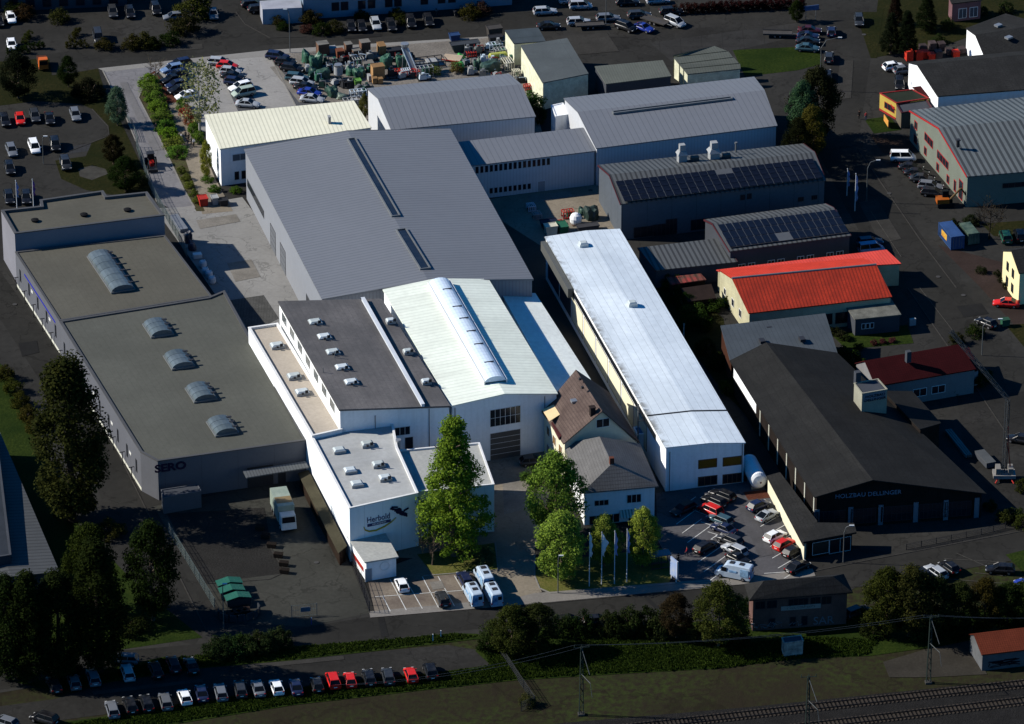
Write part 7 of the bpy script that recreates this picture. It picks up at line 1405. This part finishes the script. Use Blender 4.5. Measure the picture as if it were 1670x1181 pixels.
# green-lidded skips, planters on the depot forecourt
def lidskip(u, v, label):
    d = G(u+20, v-3)-G(u, v); t = mesh_thing('lidded_skip', label, 'skip', u, v, [('hull', M1(lambda m: m.box((0, 0, .7), (3.6, 1.6, 1.2), 0, 0, 1.06)), mat('dark_hull', (.025, .028, .03), .6, .2)), ('lid', M1(lambda m: (m.hexa([(-2.0, -.9, 1.3), (0, -.9, 1.75), (0, .9, 1.75), (-2.0, .9, 1.3), (-2.0, -.9, 1.38), (0, -.9, 1.83), (0, .9, 1.83), (-2.0, .9, 1.38)]), m.hexa([(0.01, -.9, 1.75), (2.0, -.9, 1.3), (2.0, .9, 1.3), (0.01, .9, 1.75), (0.01, -.9, 1.83), (2.0, -.9, 1.38), (2.0, .9, 1.38), (0.01, .9, 1.83)]))), mat('sea_green_lid', (.02, .11, .075), .5, .2, stripe=.5, depth=.25, duty=.1))], math.atan2(d.y, d.x), 'green-lidded skips')
lidskip(374, 962, 'green-lidded skip, farthest of the three on the depot forecourt'); lidskip(378, 974, 'green-lidded skip, middle of the three on the depot forecourt'); lidskip(388, 986, 'green-lidded skip, nearest of the three on the depot forecourt')
mesh_thing('storage_pen', 'low curved pen of grey slabs below the green-lidded skips', 'pen', 390, 1003, [('slab_wall', M1(lambda m: [m.box((3.2*math.cos(a_), 2.2*math.sin(a_), .6), (1.05, .16, 1.2), a_+1.57) for a_ in [x*.42+3.0 for x in range(9)]]), mat('pen_slab', (.04, .045, .05), .8, .4, 1.2, grid=(1.1, 50, .1, .5))), ('scrap', M1(lambda m: [m.box((-1.4+k*.9, .1*k, .35), (1.0, 1.4, .6), k) for k in range(4)]), mat('brown_scrap', (.035, .022, .018), .8, .4))])
for i, (u, v) in enumerate(((424, 864), (433, 878), (443, 893), (454, 909), (463, 923), (464, 935))):
    mesh_thing('planter', f'dark square planter on the depot forecourt, {ORD[i]} from the truck', 'planter', u, v, [('tub', M1(lambda m: m.box((0, 0, .35), (1.3, .8, .7), 0, 0, 1.12)), mat('planter_brown', (.03, .022, .016), .8, .2)), ('soil', M1(lambda m: m.box((0, 0, .7), (1.2, .7, .06))), mat('soil', (.015, .012, .01), .95, .3))], -.2, 'planters on the depot forecourt')
# fences
fm = mat('fence_wire', (.16, .2, .19), .5, .15, metal=.2)
def fence(px, h_, label, m=fm, step=2.5, bars=.25, name='fence', hor=4, cat='fence'):
    pts = [G(u, v) for u, v in px]; t = thing(name, label, cat, pts[0]); o_ = pts[0]; first = True; pm = MB(); pm.box((0, 0, h_/2), (.09, .09, h_+.1)); pmesh = pm.mesh('post', m); mb = MB()
    for i in range(len(pts)-1):
        A, B = pts[i]-o_, pts[i+1]-o_; d = B-A; L = d.length; n = max(1, round(L/step)); rz = math.atan2(d.y, d.x)
        for k in range(n+(i == len(pts)-2)): place('post', pmesh, t, A+d*(k/n))
        c = (A+B)/2
        for z in [h_*(j+.15)/hor for j in range(hor)]+[h_-.05]: mb.box((c.x, c.y, z), (L, .035, .035), rz)
        for k in range(int(L/bars)): q = A+d*((k+.5)*bars/L); mb.box((q.x, q.y, h_/2), (.022, .022, h_-.1), rz)
    mb.build('mesh_panel', m, t); return t
fence([(222, 240), (243, 302), (256, 330), (292, 394), (305, 420)], 1.9, 'pale wire-mesh fence between driveway and depot'); fence([(275, 868), (310, 925), (350, 992)], 1.8, 'wire-mesh fence between lane and depot forecourt'); fence([(500, 775), (540, 850), (566, 900), (586, 950), (603, 1000)], 2.1, 'dark mesh fence between depot forecourt and the white offices', dark_frame)
fence([(816, 1066), (845, 1110), (872, 1150), (850, 1160)], 1.6, 'pale slatted fence slanting across the railway bank', mat('pale_slat', (.05, .052, .052), .8, .2), bars=.18); fence([(1478, 897), (1600, 872), (1640, 862)], 1.1, 'dark low railing along the street below the timber gable', dark_frame, bars=.2, name='railing', cat='railing')
t = fence([(476, 1008), (517, 1004)], 2.2, 'free-standing steel gate panel with notice at the forecourt edge', fm, 4.4, .4, 'gate_panel', 2, 'gate'); mb = MB(); A, B = G(476, 1008), G(517, 1004); c = (B-A)*.55; mb.box((c.x, c.y, 1.3), (1.5, .06, .8), math.atan2(c.y, c.x)); mb.build('notice', mat('notice_grey', (.12, .14, .18), .7, .2), t)
fence([(225, 232), (216, 205), (206, 192)], 1.0, 'short low fence at the driveway tree', fm)
# flagpoles
def flagpole(u, v, vt, label, flagcol, group='flagpoles on the front lawn', fl=.42, open_=0):
    h_ = hpx(u, v, vt); t = mesh_thing('flagpole', label, 'flagpole', u, v, [('pole', M1(lambda m: m.tube((0, 0, 0), (0, 0, h_), .085, .05, 8)), mat('white_pole', (.55, .57, .58), .4, .05)), ('finial', M1(lambda m: m.lathe([(.03, h_), (.12, h_+.1), (.03, h_+.22)], 8)), alu)], 0, group)
    mb = MB(); n = 14; vs = []; Lf = h_*fl
    for k in range(n+1):
        z = h_-.15-Lf*k/n; w_ = (.35+.1*math.sin(k*1.3+u)+.75*open_*max(0, 1-abs(k-5)/6)); w_ *= .55+.45*min(1, k/4)
        for x in (0, .5, 1): vs.append((.06+w_*x, .16*math.sin(k*.9+x*3+u)*x, z-.25*x*x))
    mb.add(vs, [(k*3+i, k*3+i+1, k*3+i+4, k*3+i+3) for k in range(n) for i in range(2)]); fo = mb.build('flag', flagcol, t, smooth=True)
    md = fo.modifiers.new('thickness', 'SOLIDIFY'); md.thickness = .02
fw_ = mat('white_flag', (.62, .63, .64), .8, .06); fb_ = mat('white_blue_flag', (.5, .52, .56), .8, .45, .5, tint=(.08, .12, .4))
flagpole(961, 957, 871, 'leftmost of four white flagpoles, plain white hanging flag', fw_); flagpole(981, 954, 870, 'second flagpole from the left, its white flag blown slightly open', fw_, open_=.8); flagpole(1002, 953, 868, 'third flagpole from the left, flag with blue marking', fb_); flagpole(1022, 950, 865, 'rightmost of the four white flagpoles on the lawn', fb_)
flagpole(28, 345, 296, 'flagpole with pale flag behind the depot roof', fb_, 'flagpoles behind the depot', .5); flagpole(55, 342, 294, 'flagpole with red-blue flag behind the depot roof', mat('red_flag', (.4, .04, .08), .8, .4, .6, tint=(.1, .1, .4)), 'flagpoles behind the depot', .5)
flagpole(1381, 320, 277, 'white flag at the corner of the solar hall, farther one', fb_, 'flags by the solar hall', .6); flagpole(1394, 345, 285, 'white flag at the corner of the solar hall, nearer one', fb_, 'flags by the solar hall', .7)
# street lamps
def lamp(u, v, vt, label, arm=1.2, dx=1):
    h_ = hpx(u, v, vt); mesh_thing('street_lamp', label, 'street lamp', u, v, [('pole', M1(lambda m: (m.tube((0, 0, 0), (0, 0, h_*.8), .09, .07), m.tube((0, 0, h_*.8), (dx*arm*.3, 0, h_*.95), .07, .06), m.tube((dx*arm*.3, 0, h_*.95), (dx*arm, 0, h_), .06, .05))), mat('lamp_pole', (.13, .14, .14), .5, .15, metal=.3)), ('lamp_head', M1(lambda m: m.box((dx*(arm+.25), 0, h_), (.75, .26, .14))), mat('lamp_head_grey', (.5, .52, .52), .4, .1))], 0, 'street lamps')
for a in ((910, 968, 907, 'street lamp at the corner of the front lawn', .2), (1375, 918, 858, 'street lamp in front of the entrance pavilion', .9, 1), (365, 1026, 953, 'street lamp before the green-lidded skips', .1), (473, 86, 16, 'street lamp at the bend of the top street', .5, -1), (1337, 148, 62, 'street lamp with long arm above the packed cars', 3.2, 1), (988, 44, -8, 'tall lamp behind the shed roofs', .5), (1601, 580, 521, 'street lamp at the side street curve', 2.6, 1), (71, 268, 223, 'thin lamp in the hedge-lined left lot', .3), (1413, 330, 262, 'street lamp above the excavator lot', 1.6, 1), (1664, 480, 420, 'lamp at the yellow house', .6)): lamp(*a)
# masts of the railway
gm = mat('mast_green', (.022, .034, .028), .6, .2)
def mast(u, v, vt, label):
    h_ = hpx(u, v, vt); p = G(u, v); t = thing('catenary_mast', label, 'catenary mast', p, .1, 'railway catenary masts'); mb = MB()
    for s in (-1, 1):
        for q in (-1, 1): mb.tube((s*.32, q*.2, 0), (s*.14, q*.12, h_), .06, n=5)
    n = 12
    for k in range(n):
        f0, f1 = k/n, (k+1)/n; w0, w1 = .32-.18*f0, .32-.18*f1; s = 1 if k % 2 else -1
        for q in (-1, 1): mb.tube((-s*w0, q*.17, h_*f0), (s*w1, q*.17, h_*f1), .035, n=4)
    mb.build('lattice_column', gm, t); mb = MB(); mb.box((0, 0, .15), (1.0, .9, .3)); mb.build('footing', mat('footing_concrete', (.06, .058, .054), .9, .2), t)
    mb = MB(); mb.tube((0, 0, h_-.3), (.9, -2.6, h_*.72), .05, n=5); mb.tube((0, 0, h_*.6), (1.0, -2.8, h_*.6), .05, n=5); mb.tube((1.0, -2.8, h_*.6), (1.2, -3.4, h_*.42), .04, n=5); mb.build('cantilever', mat('cantilever_grey', (.09, .1, .1), .5, .1), t)
    mb = MB(); mb.tube((-1.2, 0, h_-.1), (1.2, 0, h_-.1), .05, n=5); [mb.tube((x, 0, h_-.1), (x, 0, h_+.35), .06, n=5) for x in (-1.1, 0, 1.1)]; mb.build('crossarm', gm, t); return p, h_
m1 = mast(948, 1166, 1055, 'lattice catenary mast on the grass bank, left of the three'); m2 = mast(1316, 1200, 1103, 'lattice catenary mast cut by the bottom edge'); m3 = mast(1514, 1114, 1006, 'lattice catenary mast beside the tiled shed path'); 
wm_ = mat('wire_metal', (.05, .055, .06), .4, .1)
for i, dx in enumerate((-1.1, 1.1)):
    for (pa_, ha), (pb_, hb), nm in ((m1, m3, 'between the left and right masts'), (m3, (G(1900, 1075), 9), 'running off the right edge'), (m1, (G(560, 1205), 9), 'running off to the lower left')):
        A = pa_+Vector((dx, 0, ha+.3)); B = pb_+Vector((dx, 0, hb+.3)); mb = MB(); pr = A-A
        for k in range(16):
            q = (B-A)*((k+1)/16); f = (k+1)/16; q = q-Vector((0, 0, 4*1.2*f*(1-f))); mb.tube(pr, q, .022, n=4); pr = q
        o = mb.build('overhead_wire', wm_, None, loc=A); tag(o, f'{"upper" if i else "lower"} overhead line wire {nm}', 'wire')
# entrance pylon, shelter, signs
A, B = G(1095, 940), G(1103, 950); d = B-A
mesh_thing('entrance_sign', 'white and blue entrance pylon sign at the car park corner', 'sign', 1099, 947, [('board', M1(lambda m: m.box((0, 0, 2.2), (2.0, .22, 3.2))), mat('pylon_board', (.45, .5, .56), .6, .3, .8, tint=(.12, .2, .4))), ('post', M1(lambda m: m.box((-.7, 0, .6), (.14, .16, 1.4))), white_frame), ('post', M1(lambda m: m.box((.7, 0, .6), (.14, .16, 1.4))), white_frame), ('edge', M1(lambda m: m.box((1.04, 0, 2.2), (.08, .26, 3.25))), white_frame)], math.atan2(d.y, d.x)+.15)
sg = mesh_thing('smoking_shelter', 'small glazed shelter beside the entrance pylon', 'shelter', 1076, 925, [('frame', frame_parts(3.0, 1.5, 2.3, .05, 2), dark_frame), ('roof', M1(lambda m: m.box((0, 0, 2.4), (3.3, 1.8, .1))), mat('shelter_roof', (.12, .16, .2), .3, .2)), ('bench', M1(lambda m: m.box((0, .4, .45), (2.4, .5, .1))), wood_d)])
mesh_thing('street_sign', 'blue direction sign beside the dark tree at the top street', 'sign', 1322, 34, [('panel', M1(lambda m: m.box((0, 0, 2.6), (3.2, .12, 1.0))), mat('blue_sign', (.07, .12, .24), .6, .3)), ('post', M1(lambda m: m.tube((-1, 0, 0), (-1, 0, 2.2), .06)), steel), ('post', M1(lambda m: m.tube((1, 0, 0), (1, 0, 2.2), .06)), steel)])
mesh_thing('menu_board', 'yellow menu board leaning before the snack kiosk', 'board', 1445, 205, [('panel', M1(lambda m: m.box((0, 0, .9), (3.0, .1, 1.2))), mat('yellow_board', (.7, .5, .08), .7, .4, 2.0, tint=(.6, .2, .05))), ('leg', M1(lambda m: [m.box((x, .2, .5), (.08, .4, 1.0)) for x in (-1.2, 1.2)]), wood_d)], math.atan2(*(lambda d: (d.y, d.x))(G(1450, 209)-G(1439, 192))))
mesh_thing('sun_parasol', 'red slanted awning beside the snack kiosk', 'awning', 1462, 190, [('cloth', M1(lambda m: m.hexa([(-1.1, -1.0, 1.9), (1.1, -1.0, 1.9), (1.1, .8, 2.6), (-1.1, .8, 2.6), (-1.1, -1.0, 1.96), (1.1, -1.0, 1.96), (1.1, .8, 2.66), (-1.1, .8, 2.66)])), mat('red_cloth', (.55, .02, .02), .8, .15)), ('pole', M1(lambda m: [m.tube((x, .7, 0), (x, .7, 2.6), .04) for x in (-1, 1)]), steel)], RZ0)
for u, v, l in ((706, 1046, 'short white marker post on the street verge, left one'), (719, 1040, 'short white marker post on the street verge, right one'), (508, 1019, 'small blue hydrant post at the forecourt edge')):
    mesh_thing('marker_post', l, 'post', u, v, [('shaft', M1(lambda m: m.box((0, 0, .55), (.16, .16, 1.1), 0, 0, .8)), white_frame if u > 600 else mat('blue_post', (.03, .04, .2), .6, .1)), ('cap', M1(lambda m: m.box((0, 0, 1.13), (.15, .15, .08))), white_frame)], 0)
mesh_thing('electrical_cabinet', 'grey electrical cabinet by the small annex', 'cabinet', 1488, 532, [('body', M1(lambda m: m.box((0, 0, .7), (1.1, .45, 1.3))), grey_box), ('plinth', M1(lambda m: m.box((0, 0, .05), (1.15, .5, .12))), wall_dark)])
mesh_thing('utility_pole', 'thin white post in the shade right of the long hall', 'post', 1115, 552, [('shaft', M1(lambda m: m.tube((0, 0, 0), (0, 0, 2.6), .12)), grey_box), ('cap', M1(lambda m: m.lathe([(.16, 2.6), (.1, 2.75)], 8)), grey_box)])
# roof gantry pipe at the alley
g0 = H11.loc(P(1041, 668, 8.2)); mb = MB(); mb.tube((g0.x, g0.y, 0), (g0.x, g0.y, 9.2), .12); mb.tube((g0.x, g0.y, 6.0), (g0.x-1.0, g0.y-4.5*0+4, 6.0), .09); mb.build('exhaust_pipe', steel, H11.root)
mb = MB(); mb.box((0, 0, .5), (.05, 5.8, .8)); s_ = HUT.sides['e1']; c = (s_[0]+s_[1])/2; dd = (s_[1]-s_[0]); mb.build('red_banner', redm, HUT.root, loc=(c.x+dd.normalized().x*.0, c.y, 0.9), rz=math.atan2(dd.y, dd.x)-math.pi/2)
# ---- people
SKIN = mat('skin', (.42, .24, .16), .6, .08)
def person_mesh(pose, seed):
    me = bpy.data.meshes.new('person'); V, E, Rr = [], [], []
    def v(x, y, z, r, par=None):
        V.append((x, y, z)); Rr.append(r)
        if par is not None: E.append((par, len(V)-1))
        return len(V)-1
    st = {'stand': (.03, -.03, .02), 'walk': (.26, -.22, .16)}[pose]
    pel = v(0, 0, .95, .13); wa = v(0, 0, 1.1, .115, pel); ch = v(0, 0, 1.32, .135, wa); nk = v(0, 0, 1.48, .055, ch); hd = v(.02, 0, 1.58, .085, nk); hd2 = v(.03, 0, 1.70, .075, hd)
    for s, ph in ((-1, 0), (1, 1)):
        f = st[ph]; hp = v(0, s*.1, .9, .095, pel); kn = v(f*.7+.03, s*.11, .5, .065, hp); an = v(f*1.1, s*.11, .09, .045, kn); v(f*1.1+.16, s*.12, .04, .04, an)
        sh = v(0, s*.19, 1.41, .06, ch); el = v(-f*.5, s*.25, 1.15, .045, sh); wr = v(-f*.6+.08, s*.26, .92, .033, el); pm = v(-f*.6+.1, s*.26, .85, .036, wr)
        for k in range(4): q = v(-f*.6+.07+.025*k, s*.265, .79-.006*abs(k-1.5), .009, pm); v(-f*.6+.08+.025*k, s*.255, .755-.01*abs(k-1.5), .008, q)
        q = v(-f*.6+.145, s*.25, .84, .01, pm); v(-f*.6+.16, s*.245, .80, .009, q)
    me.from_pydata(V, E, []); o = bpy.data.objects.new('person', me); COL.objects.link(o); md = o.modifiers.new('skin', 'SKIN'); md.use_smooth_shade = True
    for i, q in enumerate(me.skin_vertices[0].data): q.radius = (Rr[i], Rr[i]*(.72 if i in (1, 2) else 1)); q.use_root = (i == 0)
    if 1: sb = o.modifiers.new('sub', 'SUBSURF'); sb.levels = 1; sb.render_levels = 1
    dg = bpy.context.evaluated_depsgraph_get(); r = bpy.data.meshes.new_from_object(o.evaluated_get(dg)); bpy.data.objects.remove(o); return r
PM = {k: person_mesh(k, 1) for k in ('stand', 'walk')}
def person(u, v, face, pose, top, legs, label, hair=(.02, .013, .009)):
    p = G(u, v); me = PM[pose].copy(); me.materials.clear()
    for nm, c in (('cloth_top', top), ('cloth_legs', legs)): me.materials.append(mat(f'{nm}_{c}', c, .85, .15, 3.0))
    me.materials.append(SKIN); me.materials.append(black_m)
    for f in me.polygons:
        c = f.center; f.material_index = 2 if c.z > 1.49 or (c.z < .93 and abs(c.y) > .2) else 3 if c.z < .085 else 1 if c.z < .98 and abs(c.y) < .21 else 0
        f.use_smooth = True
    o = place('person', me, None, (p.x, p.y, GZ), face); tag(o, label, 'person', 'people in the picture')
    mb = MB(); mb.lathe([(.085, 1.62), (.1, 1.7), (.085, 1.79), (.03, 1.83)], 12, (.0, 0, 0)); mb.build('hair', mat(f'hair_{hair}', hair, .7, .2), o, smooth=True)
    mb = MB(); mb.box((.115, 0, 1.62), (.05, .03, .05)); mb.build('nose', SKIN, o)
    for s in (-1, 1):
        mb = MB(); mb.box((.1, s*.032, 1.655), (.02, .025, .014)); mb.build('eye', black_m, o); mb = MB(); mb.box((.0, s*.09, 1.63), (.045, .02, .06)); mb.build('ear', SKIN, o)
    mb = MB(); mb.box((.1, 0, 1.565), (.02, .05, .012)); mb.build('mouth', mat('lips', (.3, .1, .08), .6), o); return o
NV, BK, RD, WH, GY, JN = (.012, .014, .03), (.01, .01, .011), (.4, .03, .04), (.55, .55, .55), (.1, .1, .11), (.03, .045, .09)
person(727, 991, 1.2, 'stand', BK, NV, 'person in dark clothes standing at the tail of the dark grey estate'); person(1120, 908, 3.0, 'walk', RD, NV, 'person in a red top and dark trousers walking in the lined car park'); person(1106, 919, 1.5, 'stand', BK, BK, 'person all in black standing beside the entrance pylon')
person(1401, 195, -1.2, 'stand', BK, BK, 'person in black on the right-hand street, left of a pair'); person(1412, 197, -1.2, 'stand', RD, JN, 'person in red top and blue jeans, right of the pair on the street'); person(255, 215, -1.5, 'walk', NV, BK, 'person in dark blue walking down the lit driveway')
for i, (u, v, t_, l_) in enumerate(((296, 231, WH, JN), (303, 228, NV, BK), (308, 232, BK, BK), (312, 236, GY, NV), (306, 240, NV, JN), (316, 240, WH, BK))): person(u, v, i*1.1, 'stand', t_, l_, ('person in white top at the left of the footpath group', 'person in navy top at the back of the footpath group', 'person in black in the middle of the footpath group', 'person in grey top right of the black-clad one', 'person in navy top and jeans at the front of the footpath group', 'person in white top and black trousers at the right of the group')[i])
